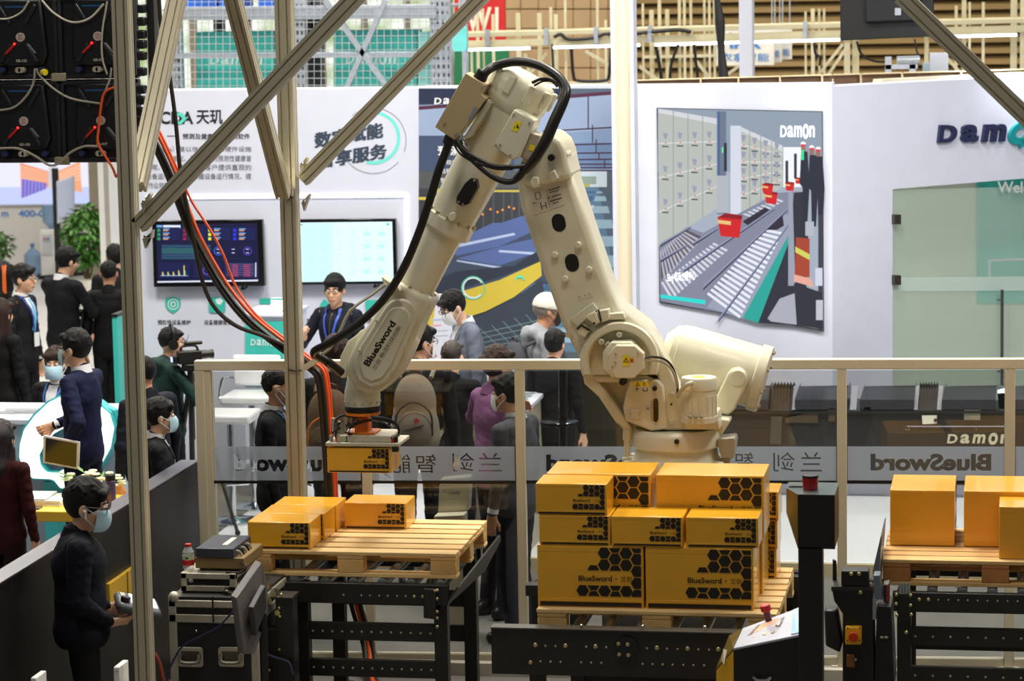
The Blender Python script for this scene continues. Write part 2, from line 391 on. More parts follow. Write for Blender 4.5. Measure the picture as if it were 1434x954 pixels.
# ---------------------------------------------------------------- TV wall prints
pw = plane(YB)
b = MB()
def T(s, x0, y0, x1, y1, y0r=None, **k): text_px(b, s, pw, x0, y0, x1, y1, y0r, **k)
T('CDA', 224, 156, 271, 174, bold=.03); T('天玑', 275, 154, 312, 174, bold=.02)
T('预测及健康管理系统软件', 256, 187, 350, 195, bold=.012)
b.col = None; b.poly([pw(234, 190) + [0, -.004, 0], pw(251, 190) + [0, -.004, 0], pw(251, 191) + [0, -.004, 0], pw(234, 191) + [0, -.004, 0]])
b.build('lettering', M_dark, W1)
b = MB()
for i, s in enumerate(('（Phegda）是以信息技术和硬件设施', '智能化、基于工业的预测性健康管', '用、利用互联网为客户提供直观的', '设备运行状态图，掌握设备运行情况、提', '作业效率。')):
    y = 205 + i * 12.6; x0 = (212, 235, 212, 205, 208)[i]; x1 = 352 if i < 4 else 240
    T(s, x0, y, x1, y + 8.5, bold=.002)
b.build('lettering', mat('print_grey', (96, 100, 112), .6), W1)
b = MB()
for ex, ey, eo in ((0, 0, .004), (.9, 0, .0043), (0, .7, .0046), (.9, .7, .0049), (-.8, .2, .0052)):
    T('数字赋能', 441 + ex, 186 + ey, 536 + ex, 192 + ey, y0r=171 + ey, bold=.006, off=eo); T('智享服务', 446 + ex, 215 + ey, 541 + ex, 221 + ey, y0r=200 + ey, bold=.006, off=eo)
b.build('lettering', mat('print_slate', (52, 66, 84), .6), W1)
b = MB()
ring_px(b, 523, 193, 33, 37.5, pw, (110, 222, 212), -90, 105, 30, .003)
ring_px(b, 523, 197, 45.5, 46.2, pw, (120, 125, 140), -130, 20, 30, .003); ring_px(b, 523, 197, 45.5, 46.2, pw, (120, 125, 140), 40, 150, 30, .003)
shape_px(b, [(244, 158), (256, 158), (262, 166), (254, 174), (244, 174), (247, 170), (252, 170), (256, 166), (252, 162), (244, 162)], pw, (96, 214, 196), .006)
# icons
shape_px(b, [(232, 418), (242, 415.5), (253, 418), (253.5, 428), (250, 434), (243, 439), (235, 434), (232, 428)], pw, (58, 186, 170), .003)
ring_px(b, 243, 426, 6.5, 7.8, pw, (220, 235, 235), off=.006); ring_px(b, 243, 426, 2.5, 4, pw, (220, 235, 235), off=.006)
def rrect(x0, y0, x1, y1, r): return arc_px(x1 - r, y0 + r, r, r, -90, 0, 4) + arc_px(x1 - r, y1 - r, r, r, 0, 90, 4) + arc_px(x0 + r, y1 - r, r, r, 90, 180, 4) + arc_px(x0 + r, y0 + r, r, r, 180, 270, 4)
shape_px(b, rrect(293, 416, 316, 438, 4), pw, (58, 186, 170), .003)
shape_px(b, [(302, 419), (309, 417), (313, 421), (309, 427), (304, 425)], pw, (222, 236, 238), .006)
shape_px(b, rrect(364, 417.5, 384, 426, 1), pw, (58, 186, 170), .003); shape_px(b, [(371, 429), (374, 429), (374, 434), (365, 434), (365, 433), (371, 433)], pw, (58, 186, 170), .003)
shape_px(b, [(446, 437), (450, 424), (455, 418), (461, 424), (464, 437)], pw, (58, 186, 170), .003); shape_px(b, rrect(512, 420, 536, 436, 3), pw, (58, 186, 170), .003)
b.build('printed_icon', M_print, W1)
b = MB(); T('预防性设备维护', 221, 448, 267, 455, bold=.012); T('设备健康管理', 286, 448, 325, 455, bold=.012); T('节能', 427, 446, 441, 453, bold=.012); T('故障追溯', 497, 446, 530, 453, bold=.012); b.build('lettering', M_dark, W1)
b = MB(); b.prism([pw(205, 275), pw(571, 272), pw(571, 276), pw(205, 279)], (0, -.015, 0)); b.prism([pw(567, 276), pw(571, 276), pw(571.5, 470), pw(567.5, 470)], (0, -.015, 0)); b.build('light_strip', glow('strip_white', (250, 250, 255), 1.25), W1)
# screens
def wall_tv(label, c4, scr, mscr, draw):
    o0 = pw(*c4[0]); t = thing('wall_television', label, 'television', (pw(*c4[3])[0], YB, pw(*c4[3])[2]))
    b = MB(); b.prism([pw(*p) + [0, -.09, 0] for p in c4], (0, .06, 0)); b.build('housing', M_blackg, t, .006)
    b = MB(); cc = np.mean([pw(*p) for p in c4], 0); b.box(cc[0] - .2, cc[0] + .2, YB - .035, YB, cc[2] - .15, cc[2] + .15); b.build('wall_bracket', M_black, t)
    f = lambda x, y: pw(x, y) + np.array([0, -.091, 0]); b = MB(); draw(b, f); b.build('screen', mscr, t, smooth=False, fix=False)
    b = MB(); m = c4[2][0] - 30; b.tube([pw(m, c4[2][1] - 1) + [0, -.05, 0], pw(m - 4, c4[2][1] + 5) + [0, -.05, 0], pw(m + 2, c4[2][1] + 3) + [0, -.05, 0], pw(m + 5, c4[2][1] - 2) + [0, -.05, 0]], .008, 5); b.build('cable', M_black, t)
def draw1(b, f):
    S = lambda pts, c, o=0.0: shape_px(b, pts, f, c, o)
    R = lambda x0, y0, x1, y1, c, o=.002: S([(x0, y0), (x1, y0), (x1, y1), (x0, y1)], c, o)
    S([(223, 313), (364, 311), (367, 392), (225, 394.5)], (13, 17, 58))
    R(224, 314, 232, 317, (110, 170, 230)); R(233, 314, 257, 318, (225, 235, 250))
    for x, c in ((225, (40, 150, 70)), (261, (160, 30, 60)), (296, (215, 235, 50)), (331, (50, 50, 235))):
        R(x - 2, 317, x + 31, 335, (18, 26, 78), .001)
        for i in range(3):
            y = 319 + i * 6; R(x, y, x + 4, y + 4, c, .003); R(x + 8, y - .5, x + 17, y + 1, (120, 170, 220), .003); R(x + 8, y + 1.6, x + 15, y + 3.2, (225, 165, 120), .003)
    R(231, 341, 299, 362, (26, 62, 84)); 
    for i in range(6): R(231, 343 + i * 3.2, 299, 343.6 + i * 3.2, (72, 96, 150), .003)
    S([(231, 347), (245, 345), (262, 347), (280, 345), (299, 346), (299, 352), (231, 353)], (40, 92, 96), .0025)
    for cx, c in ((310, (60, 100, 240)), (331, (22, 28, 90)), (351, (80, 70, 200))):
        ring_px(b, cx, 350, 5, 6, f, c, off=.003); R(cx - 2, 347, cx + 2, 348, (210, 215, 235), .003); R(cx - 2, 352, cx + 2, 353, (210, 215, 235), .003)
    R(227, 366, 271, 388, (17, 24, 76), .001); R(275, 366, 315, 388, (16, 22, 70), .001); R(319, 366, 366, 388, (30, 30, 78), .001)
    for i, h in enumerate((5, 5, 5, 7, 14)):
        x = 232 + i * 7.5; R(x, 384 - h, x + 1.4, 384, (235, 200, 60), .003); R(x + 1.4, 384 - h * .5, x + 2.6, 384, (80, 200, 190), .003)
    R(230, 384, 268, 384.7, (190, 200, 225), .003)
    ring_px(b, 295, 377, 5, 6.5, f, (110, 70, 190), off=.003)
    for i in range(6): R(322, 368 + i * 3, 360, 368.5 + i * 3, (130, 125, 175), .003); R(330, 369.3 + i * 3, 338, 370.4 + i * 3, (190, 50, 90), .003); R(346, 369.3 + i * 3, 355, 370.4 + i * 3, (190, 50, 90), .003)
    R(362, 366, 363.4, 386, (225, 228, 240), .003)
    S([(225.5, 392), (366, 389.8), (366, 392), (225.5, 394)], (225, 230, 245), .003)
wall_tv('large wall television showing a dark blue dashboard, left of the slim metal post', [(217, 308), (371, 306), (374.5, 399), (219.5, 400.5)], None, print_mat('screen_blue', 1.0), draw1)
def draw2(b, f):
    S = lambda pts, c, o=0.0: shape_px(b, pts, f, c, o)
    S([(419, 310.5), (552.5, 309), (554.5, 392), (419, 393.5)], (222, 250, 255)); S([(421, 311), (470, 310.5), (470, 393), (421, 393)], (205, 246, 250), .001)
    for r in range(4):
        for c in range(6):
            x = 438 + c * 20; y = 327 + r * 17.5
            ring_px(b, x, y, 3.6, 4.3, f, (176, 226, 226), off=.003, n=10) if c < 4 else S([(x - 5, y - 4), (x + 4, y - 4), (x + 4, y + 2), (x - 5, y + 2)], (190, 240, 240), .003)
            S([(x - 5, y - 8), (x + 5, y - 8), (x + 5, y - 7.3), (x - 5, y - 7.3)], (190, 228, 230), .003)
    S([(420, 312.5), (428, 312.5), (428, 314), (420, 314)], (110, 140, 150), .003); S([(545, 311), (549, 311), (549, 314), (545, 314)], (110, 200, 200), .003)
wall_tv('large wall television showing a pale white and cyan page, behind the presenter', [(416, 306), (557, 305), (559.5, 396), (417.5, 397.5)], None, print_mat('screen_pale', 1.05), draw2)

# ---------------------------------------------------------------- mural (flat print on wall_middle)
pm = lambda x, y: PY(x, y, YB - .002)
b = MB(); S = lambda pts, c, o=0.0: shape_px(b, pts, pm, c, o)
R = lambda x0, y0, x1, y1, c, o=.001: S([(x0, y0), (x1, y0), (x1, y1), (x0, y1)], c, o)
R(586.5, 124, 867, 520, (84, 100, 120), 0)
R(586.5, 124, 790, 146, (36, 46, 74)); S([(586.5, 148), (867, 128), (867, 190), (586.5, 190)], (150, 168, 200)); S([(586.5, 149), (867, 127), (867, 132), (586.5, 154)], (84, 40, 66), .002)
S([(586.5, 190), (720, 190), (720, 244), (586.5, 244)], (66, 80, 110)); R(586.5, 240, 730, 266, (82, 86, 88), .0015)
# ceiling with dark red beams
S([(740, 190), (867, 180), (867, 262), (740, 262)], (128, 152, 186), .001); S([(770, 200), (867, 200), (867, 236), (790, 236)], (108, 134, 172), .0015)
for y0, y1 in ((183, 177), (203, 200), (214, 213), (223, 222), (229, 229), (234, 234), (238, 238)): S([(760, y0), (867, y1), (867, y1 + 2), (760, y0 + 2)], (70, 44, 70), .002)
for x, ya, yb in ((823, 134, 180), (829, 175, 200), (834, 195, 214), (838, 214, 223), (806, 222, 238), (846, 222, 236)): R(x, ya, x + 1.6, yb, (70, 44, 70), .002)
R(770, 240, 867, 262, (196, 210, 222)); R(790, 247, 835, 258, (140, 160, 150), .0012); R(795, 258, 826, 263, (170, 170, 90), .0012)
# receding conveyors on the right
S([(700, 300), (795, 262), (838, 262), (867, 420), (867, 520), (760, 520)], (92, 124, 150), .001)
for i in range(9):
    t = (i / 9) ** 1.6; t2 = ((i + .55) / 9) ** 1.6; y, y2 = 268 + t * 230, 268 + t2 * 230
    S([(836 - t * 70, y), (846 + t * 60, y), (846 + t2 * 60, y2), (836 - t2 * 74, y2)], (150, 178, 196), .002)
    S([(790 - t * 40, y), (834 - t * 70, y), (834 - t2 * 74, y2), (786 - t2 * 44, y2)], (64, 98, 138), .0015)
S([(838, 262), (867, 262), (867, 300)], (78, 92, 110), .0016); R(850, 240, 867, 268, (84, 90, 104), .002)
# hall with yellow posts
R(586.5, 264, 745, 345, (58, 60, 66), .001)
for x in (600, 607, 664, 676, 690, 704, 716, 726): R(x, 268, x + 2.4, 330, (74, 80, 90), .002)
R(586.5, 276, 622, 280, (206, 186, 70), .002); R(612, 264, 616, 285, (206, 186, 70), .002); R(678, 266, 740, 269, (190, 180, 80), .002)
for x, y in ((665, 305), (676, 300), (687, 293), (697, 297), (704, 294), (713, 290), (720, 292)): ring_px(b, x, y, 0, 1.8, pm, (236, 150, 70), off=.003, n=8)
S([(645, 318), (652, 312), (655, 325), (648, 330)], (130, 210, 130), .003)
# blue belts
S([(586.5, 345), (640, 335), (760, 300), (800, 330), (800, 400), (720, 392), (586.5, 420)], (62, 74, 96), .0018)
for p in ([(622, 345), (690, 312), (750, 312), (760, 318), (700, 345), (640, 358)], [(640, 362), (720, 340), (770, 330), (775, 345), (700, 372)], [(690, 316), (745, 298), (762, 304), (725, 318)]): S(p, (84, 104, 158), .0024)
for p in ([(622, 346), (720, 326), (722, 329), (624, 350)], [(640, 364), (705, 374), (704, 377), (640, 366)], [(700, 350), (790, 356), (790, 360), (698, 353)]): S(p, (176, 192, 226), .003)
S([(586.5, 400), (640, 380), (720, 372), (752, 352), (756, 366), (700, 388), (620, 412), (586.5, 420)], (44, 52, 68), .0028)
S([(590, 424), (640, 410), (700, 392), (757, 366), (759, 386), (720, 416), (680, 436), (620, 456), (594, 500)], (206, 184, 66), .0032)
S([(594, 500), (620, 458), (680, 438), (720, 418), (760, 390), (770, 520), (594, 520)], (54, 62, 76), .003)
for i in range(9): S([(640 + i * 16, 470 - i * 5), (641 + i * 16, 470 - i * 5), (700 + i * 18, 520), (699 + i * 18, 520)], (120, 150, 150), .004)
for i in range(8): S([(640, 474 + i * 6), (790, 440 + i * 9), (790, 440.8 + i * 9), (640, 474.8 + i * 6)], (120, 150, 150), .004)
for i in range(6): S([(838 + i * 5, 440), (839 + i * 5, 440), (840 + i * 6, 520), (839 + i * 6, 520)], (120, 160, 170), .004)
ring_px(b, 663, 403, 13, 15, pm, (222, 236, 236), 40, 330, 26, .005); ring_px(b, 663, 403, 15.4, 16.6, pm, (90, 210, 180), 0, 360, 26, .005)
for i in range(12): R(853, 380 + i * 4, 855, 382 + i * 4, (90, 220, 180), .005)
S([(722, 390), (724, 386), (733, 386), (735, 392), (732, 392), (731, 389), (725, 389), (724, 393)], (90, 220, 180), .005)
b.build('mural_print', M_print, W2, smooth=False, fix=False)
b = MB(); pmt = plane(YB - .006)
logo_px(b, pmt, 608, 137, 668, 146)
for s, x0, y0, x1, y1, bd in (('预测性维护', 613, 204, 700, 218, .03), ('可视化设备状态', 617, 224, 672, 231, .01), ('远程售后服务', 617, 236, 664, 243, .01), ('智能诊断', 617, 249, 650, 256, .01), ('节能降耗', 617, 262, 650, 269, .01), ('设备状态实时监测', 622, 379, 664, 384, .02), ('数据系统', 811, 287, 832, 293, .02)):
    text_px(b, s, pmt, x0, y0, x1, y1, bold=bd)
b.build('lettering', mat('print_white', (232, 234, 240), .5), W2)

# ---------------------------------------------------------------- LED screen in wall_right
LS = tag(thing('led_screen', 'big screen in white wall showing roller conveyors with red crates', 'screen', (PY(1037, 300, YL)[0], YL, PY(1037, 450, YL)[2])))
pl = lambda x, y: PY(x, y, YL - .02)
b = MB(); b.prism([PY(919.5, 151, YL - .015), PY(1152, 156, YL - .015), PY(1154, 463.5, YL - .015), PY(923.5, 423.5, YL - .015)], (0, .014, 0)); b.build('panel', M_dark, LS)
b = MB(); S = lambda pts, c, o=0.0: shape_px(b, pts, pl, c, o)
R = lambda x0, y0, x1, y1, c, o=.001: S([(x0, y0), (x1, y0), (x1, y1), (x0, y1)], c, o)
S([(921, 152), (1151, 157), (1153, 462), (925, 422)], (160, 170, 186))
S([(921, 152), (1151, 157), (1151, 240), (921, 240)], (140, 154, 170), .0005)
def rack(x0, x1, t0, t1, b0, b1, rows, cols):
    S([(x0, t0), (x1, t1), (x1, b1), (x0, b0)], (178, 184, 178), .001)
    S([(x0, t0), (x1, t1), (x1, t1 + 8), (x0, t0 + 6)], (206, 208, 214), .0015)
    for i in range(1, rows):
        f = i / rows; ya, yb = t0 + (b0 - t0) * f, t1 + (b1 - t1) * f
        S([(x0, ya), (x1, yb), (x1, yb + 1.3), (x0, ya + 1.6)], (212, 214, 216), .002)
        for j in range(cols):
            g = (j + .5) / cols; x = x0 + (x1 - x0) * g; y = ya + (yb - ya) * g
            S([(x - .9, y - 1), (x + .9, y - 1), (x + .9, y + 1.2), (x - .9, y + 1.2)], (226, 70, 84), .003); S([(x - 4, y - 14), (x + 3, y - 13), (x + 1, y - 5), (x - 2, y - 5)], (150, 152, 172), .002)
            S([(x - 5, y + 4), (x + 4, y + 4.5), (x + 4, y + 6.5), (x - 5, y + 6)], (80, 84, 80), .002)
    for j in range(1, cols): 
        g = j / cols; x = x0 + (x1 - x0) * g; S([(x, t0 + (t1 - t0) * g), (x + 1, t0 + (t1 - t0) * g), (x + 1, b0 + (b1 - b0) * g), (x, b0 + (b1 - b0) * g)], (140, 146, 142), .002)
rack(922, 1004, 152, 166, 345, 292, 4, 4); rack(1034, 1096, 176, 204, 300, 262, 5, 4)
R(1004, 156, 1017, 300, (104, 116, 138), .001); R(1006, 156, 1008, 260, (60, 90, 150), .002); R(1014, 200, 1018, 240, (40, 46, 60), .002); R(1011, 206, 1013, 214, (90, 240, 150), .003)
R(1023, 176, 1038, 300, (206, 212, 224), .002); R(1004, 246, 1020, 298, (172, 178, 184), .0025); R(1097, 206, 1122, 262, (236, 240, 246), .002)
R(1100, 225, 1104, 260, (50, 56, 66), .003); R(1112, 215, 1116, 250, (50, 56, 66), .003)
# conveyors
S([(923, 345), (962, 318), (985, 326), (1040, 296), (1090, 270), (1120, 268), (1126, 300), (1078, 450), (925, 422)], (128, 132, 152), .0015)
S([(925, 360), (962, 322), (984, 332), (926, 392)], (88, 82, 92), .002)
def rollers(p00, p01, p10, p11, n, c, w=.55):
    p00, p01, p10, p11 = map(np.array, ((p00), (p01), (p10), (p11)))
    for i in range(n):
        t, t2 = i / n, (i + w) / n
        S([tuple(p00 + (p10 - p00) * t), tuple(p01 + (p11 - p01) * t), tuple(p01 + (p11 - p01) * t2), tuple(p00 + (p10 - p00) * t2)], c, .003)
rollers((924, 352), (930, 392), (958, 322), (984, 334), 12, (178, 176, 190)); rollers((926, 396), (940, 420), (1002, 338), (1022, 348), 16, (206, 208, 220)); 
S([(990, 430), (1060, 340), (1100, 300), (1118, 306), (1070, 450), (1040, 446)], (150, 156, 176), .0026)
rollers((990, 412), (1036, 446), (1074, 318), (1098, 322), 18, (226, 228, 240)); rollers((1040, 300), (1056, 306), (1090, 276), (1100, 280), 8, (200, 204, 214))
S([(1040, 310), (1072, 290), (1078, 294), (1048, 316)], (46, 40, 56), .004); S([(1070, 322), (1096, 300), (1098, 316), (1088, 322)], (46, 40, 56), .004)
for pa, pb, w in (((925, 362), (962, 342), 3), ((940, 388), (1085, 290), 3.5), ((985, 400), (1110, 285), 3.5), ((1006, 446), (1108, 308), 3.5), ((925, 340), (968, 316), 3), ((972, 338), (1006, 318), 3)):
    S([pa, pb, (pb[0], pb[1] + w * .6), (pa[0], pa[1] + w)], (142, 146, 178), .005); S([(pa[0], pa[1] + w), (pb[0], pb[1] + w * .6), (pb[0], pb[1] + w * .6 + 1.4), (pa[0], pa[1] + w + 3)], (52, 54, 70), .005)
S([(1040, 445), (1104, 330), (1106, 336), (1062, 452)], (40, 160, 150), .006); S([(1062, 452), (1106, 336), (1112, 270), (1128, 268), (1132, 330), (1128, 456)], (44, 46, 58), .004)
S([(1104, 270), (1110, 268), (1114, 400), (1104, 400)], (150, 156, 172), .005)
S([(1075, 446), (1092, 418), (1120, 408), (1126, 456), (1080, 450)], (166, 168, 180), .005)
def crate(x, y, s):
    S([(x - s, y - s * .7), (x + s, y - s * .5), (x + s * .8, y + s), (x - s * .75, y + s * .85)], (204, 30, 36), .007); S([(x - s, y - s * .7), (x - s * .3, y - s * 1.05), (x + s * 1.05, y - s * .85), (x + s, y - s * .5)], (138, 20, 28), .0075)
    S([(x - s, y - s * .5), (x + s * .1, y - s * .35), (x + s * .1, y - s * .05), (x - s * .95, y - s * .2)], (226, 190, 120), .008)
crate(1022, 316, 17); crate(1080, 277, 9); crate(1075, 264, 8); crate(1106, 261, 6.5); crate(1118, 253, 4.5)
# workers and machine on the picture's right side
for x, y, h in ((1125, 202, 1.0), (1137, 207, 1.0), (1146, 209, .9)):
    ring_px(b, x, y, 0, 4, pl, (240, 240, 246), off=.006, n=12); S([(x - 4, y), (x + 4, y), (x + 3, y + 3), (x - 3, y + 3)], (214, 60, 70), .007); R(x - 3, y + 3, x + 3, y + 10, (150, 110, 96), .006)
    S([(x - 3, y + 10), (x + 6, y + 10), (x + 9, y + 55), (x + 6, y + 110), (x, y + 110), (x - 1, y + 60), (x - 5, y + 55)], (38, 42, 58), .0065)
R(1122, 210, 1126, 224, (60, 220, 150), .008)
R(1146, 300, 1152.5, 461, (60, 60, 72), .004); R(1128, 310, 1140, 330, (176, 180, 190), .004)
S([(1115, 332), (1134, 334), (1134, 388), (1113, 386)], (164, 66, 46), .008); S([(1114, 345), (1134, 356), (1134, 364), (1114, 353)], (206, 206, 90), .009); S([(1112, 384), (1136, 390), (1140, 402), (1112, 394)], (226, 166, 150), .009)
S([(1112, 396), (1152.5, 410), (1153, 461), (1116, 455)], (44, 46, 56), .007); R(1142, 375, 1152, 400, (206, 208, 226), .008); R(1143, 420, 1152.5, 448, (190, 190, 200), .009)
S([(925, 412), (988, 420), (988, 426), (925, 417)], (40, 214, 206), .01)
b.build('screen', print_mat('led_picture', 1.0), LS, smooth=False, fix=False)
b = MB(); pl2 = plane(YL - .034); logo_px(b, pl2, 1093, 176, 1141, 192, bold=.015, slant=.02); text_px(b, 'Ebay电商分拨中心', pl2, 935, 382, 974, 394, y0r=379); b.build('lettering', glow('led_letter', (240, 244, 250), 1.0), LS, fix=False)
# ================================================================ far hall: wall, window, rack, gantry, signs
YH = 36.0
HW = struct(thing('wall_back', None, None, (-3, YH, 0)))
M_h1 = mat('hall_panel_tan', (176, 146, 108), .7, var=.12, scale=1.2); M_h2 = mat('hall_siding', (142, 118, 76), .6, var=.16, scale=1.0, stretch=(.3, 1, 3))
a, c = PY(640, 200, YH), PY(1470, 200, YH)
b = MB().box(a[0], c[0], YH, YH + .2, 0, 6.5); b.build('backing', mat('hall_dark', (92, 74, 48), .8), HW)
for i in range(7):
    for j in range(5):
        x0, x1 = 705 + i * 24.5, 705 + i * 24.5 + 23.6; y0, y1 = -14 + j * 27.5, -14 + j * 27.5 + 26.6
        p, q = PY(x0, y1, YH - .03), PY(x1, y0, YH - .03); MB().box(p[0], q[0], YH - .03, YH, p[2], q[2]).build('panel', M_h1, HW, .01)
for j in range(9):
    y0 = -6 + j * 15; p, q = PY(878, y0 + 13, YH), PY(1465, y0, YH); p2 = PY(878, y0, YH)
    o = MB(); o.prism([(p[0], YH - .02, p[2]), (p[0], YH - .16, p[2] + .02), (p[0], YH - .05, p2[2])], (q[0] - p[0], 0, 0)); o.build('slat', M_h2, HW)
# bright window wall behind the rack
WN = struct(thing('window_1', None, None, (-8, YH, 0)))
def window_glow():
    m = bpy.data.materials.new('daylight_trees'); m.use_nodes = True; nt = m.node_tree; b = nt.nodes['Principled BSDF']
    n = nt.nodes.new('ShaderNodeTexNoise'); n.inputs['Scale'].default_value = 2.2; n.inputs['Detail'].default_value = 6; tc = nt.nodes.new('ShaderNodeTexCoord'); nt.links.new(tc.outputs['Object'], n.inputs['Vector'])
    r = nt.nodes.new('ShaderNodeValToRGB'); r.color_ramp.elements[0].position = .36; r.color_ramp.elements[0].color = rgb((150, 178, 108)); r.color_ramp.elements[1].position = .56; r.color_ramp.elements[1].color = rgb((244, 248, 238))
    nt.links.new(n.outputs['Fac'], r.inputs['Fac']); nt.links.new(r.outputs[0], b.inputs['Emission Color']); b.inputs['Emission Strength'].default_value = 1.0; b.inputs['Base Color'].default_value = (.05, .05, .05, 1); return m
M_day = window_glow(); M_mul = mat('mullion', (120, 112, 96), .6)
for i in range(9):
    x0 = 150 + i * 60; p, q = PY(x0 + 2, 140, YH - .02), PY(x0 + 58, -20, YH - .02); MB().box(p[0], q[0], YH - .02, YH, p[2], q[2]).build('pane', M_day, WN)
    p, q = PY(x0 - 2, 140, YH - .1), PY(x0 + 2, -20, YH - .1); MB().box(p[0], q[0], YH - .1, YH, 0, q[2] + .5).build('mullion', M_mul, WN)
p, q = PY(120, 140, YH), PY(700, 140, YH); MB().box(p[0], q[0], YH, YH + .2, 0, 8.5).build('frame', M_mul, WN)

# warehouse rack with wire mesh
YR = 27.0; pr = plane(YR)
M_galv = mat('galvanised_steel', (196, 204, 216), .35, .5, var=.1, scale=20); M_wire = mat('wire_grey', (205, 210, 214), .4, .3); M_dsteel = mat('dark_upright', (64, 66, 70), .5)
RK = thing('warehouse_rack', 'tall galvanised storage rack fronted with wire mesh above the booth wall', 'rack', (PY(430, 125, YR)[0], YR, 0))
def bar(mb, x0, y0, x1, y1, fn, w_, d=.05):
    a, c = fn(x0, y0), fn(x1, y1); mb.beam(a, c, w_, d, side=np.cross(nrm(c - a), [0, 1, 0])); return mb
for x, wd in ((246, .11), (420, .1), (610, .11), (624, .10), (650, .05)):
    p = pr(x, 60); b = MB().box(p[0] - wd / 2, p[0] + wd / 2, YR, YR + .09, 0, 6.2)
    o = b.build('upright', M_galv, RK, .005)
    b = MB()
    for k in range(26): 
        for s in (-1, 1): b.cbox((p[0] + s * wd * .22, YR - .001, 3.0 + k * .085), (.018, .004, .036))
    if wd > .06: b.build('slot_row', M_dsteel, o)
for x in (215, 308, 345, 436, 445): 
    p = PY(x, 60, YR + 1.1); MB().box(p[0] - .05, p[0] + .05, YR + 1.05, YR + 1.15, 0, 6.2).build('upright', M_dsteel, RK)
for y0, y1, wd in ((19, 16, .13), (78, 76, .055)):
    a, c = pr(236, y0), pr(612, y1); MB().beam(a, c, wd, .06, side=(0, 0, 1)).build('beam', M_galv, RK, .005)
for x0, y0, x1, y1 in ((455, 0, 545, 125), (540, 0, 485, 125)): bar(MB(), x0, y0, x1, y1, plane(YR - .03), .05).build('brace', M_galv, RK)
b = MB()
for i in range(41):
    x = 236 + i * 9.8; p = pr(x, 124); q = pr(x - .5, -10); b.beam(p + [0, -.05, 0], q + [0, -.05, 0], .0055, .0055)
for j in range(14):
    y = -8 + j * 9.8; b.beam(pr(236, y + 1) + [0, -.045, 0], pr(630, y - 1.5) + [0, -.045, 0], .0055, .0055)
tag(b.build('wire_mesh', M_wire, RK, smooth=False), kind='stuff')
M_mint = mat('mint_board', (70, 196, 186), .45, var=.03)
def board(label, x0, y0, x1, y1, txt, tx):
    t = thing('display_board', label, 'sign', (PY((x0 + x1) / 2, y1, YR + .3)[0], YR + .3, PY(x0, y1, YR + .3)[2]))
    f = plane(YR + .3); b = MB(); b.prism([f(x0, y0), f(x1, y0 - 1.5), f(x1, y1), f(x0, y1)], (0, .25, 0)); b.build('panel', M_mint, t, .006)
    b = MB(); logo_px(b, f, tx[0], tx[1] + 1, tx[2], tx[3] - 1, bold=.02); b.build('lettering', mat('board_white', (214, 236, 236), .5), t)
board('teal board with white logo lettering on the rack, left of the slim metal post', 275, 45, 384, 126, 'DAMON', (294, 78, 368, 91))
board('teal board with white logo lettering behind the crossed rack braces', 467, 43, 584, 125, 'DAMON', (484, 76, 555, 90))
f = plane(YR + .2); b = MB(); b.prism([f(586, 45), f(604, 44), f(604, 124), f(586, 124)], (0, .2, 0)); tag(b.build('mint_banner', mat('mint_pale', (140, 222, 216), .5)), 'pale mint banner beside the rack post, right of the teal board', 'banner')
M_bcrate = mat('blue_plastic', (28, 92, 190), .4)
for i, (x0, x1) in enumerate(((258, 302), (306, 340), (362, 404))):
    a, c = PY(x0, 10, YR + .4), PY(x1, -6, YR + .4)
    t = thing('blue_crate', ('blue plastic crate on the rack top shelf, leftmost of three', 'blue plastic crate on the rack top shelf, middle of three', 'blue plastic crate on the rack top shelf, beside the slim metal post')[i], 'crate', ((a[0] + c[0]) / 2, YR + .4, a[2]), 'blue crates on the rack')
    MB().box(a[0], c[0], YR + .4, YR + .8, a[2], a[2] + .3).build('body', M_bcrate, t, .01); MB().box(a[0] - .01, c[0] + .01, YR + .38, YR + .82, a[2] + .26, a[2] + .3).build('rim', M_bcrate, t)
a, c = PY(236, 11.5, YR + .3), PY(640, 11.5, YR + .3); MB().box(a[0], c[0], YR + .09, YR + 1.05, a[2] - .03, a[2] - .005).build('shelf', M_galv, RK)
for x0, x1 in ((287, 318), (318, 345), (345, 384), (430, 450)):
    a, c = PY(x0, 42, YR + .7), PY(x1, 22, YR + .7)
# signs high in the hall
YS = 33.0; ps = plane(YS)
t = thing('hanging_sign', 'red hanging hall sign reading W1 in white', 'sign', (ps(686, 58)[0], YS, ps(686, 58)[2]))
b = MB(); b.prism([ps(636, -14), ps(707, -14), ps(707.5, 56), ps(637, 58)], (0, .06, 0)); b.build('panel', mat('sign_red', (196, 30, 30), .5, var=.03), t)
b = MB(); text_px(b, 'W1', ps, 652, 10, 698, 44, bold=.02); b.build('lettering', mat('sign_white', (232, 220, 200), .5), t)
b = MB()
for x in (650, 695): b.cyl(ps(x, -13) + [0, .03, 0], ps(x, -30) + [0, .03, 0], .012, n=6)
b.build('hanger', M_galv, t)
b = MB(); b.prism([ps(636, 72), ps(712, 70), ps(714, 130), ps(636, 130)], (0, .05, 0)); tag(b.build('cloth', mat('banner_green', (22, 112, 70), .6), (GBT := thing('green_banner', None, None, tuple(ps(674, 130))))), kind=None); b = MB(); b.cyl(ps(700, 71) + [0, .02, 0], ps(700, 54) + [0, .02, 0], .01, n=6); b.cyl(ps(645, 73) + [0, .02, 0], ps(645, 54) + [0, .02, 0], .01, n=6); b.build('hanger', M_wire, GBT); tag(GBT, 'dark green banner below the red sign', 'banner')
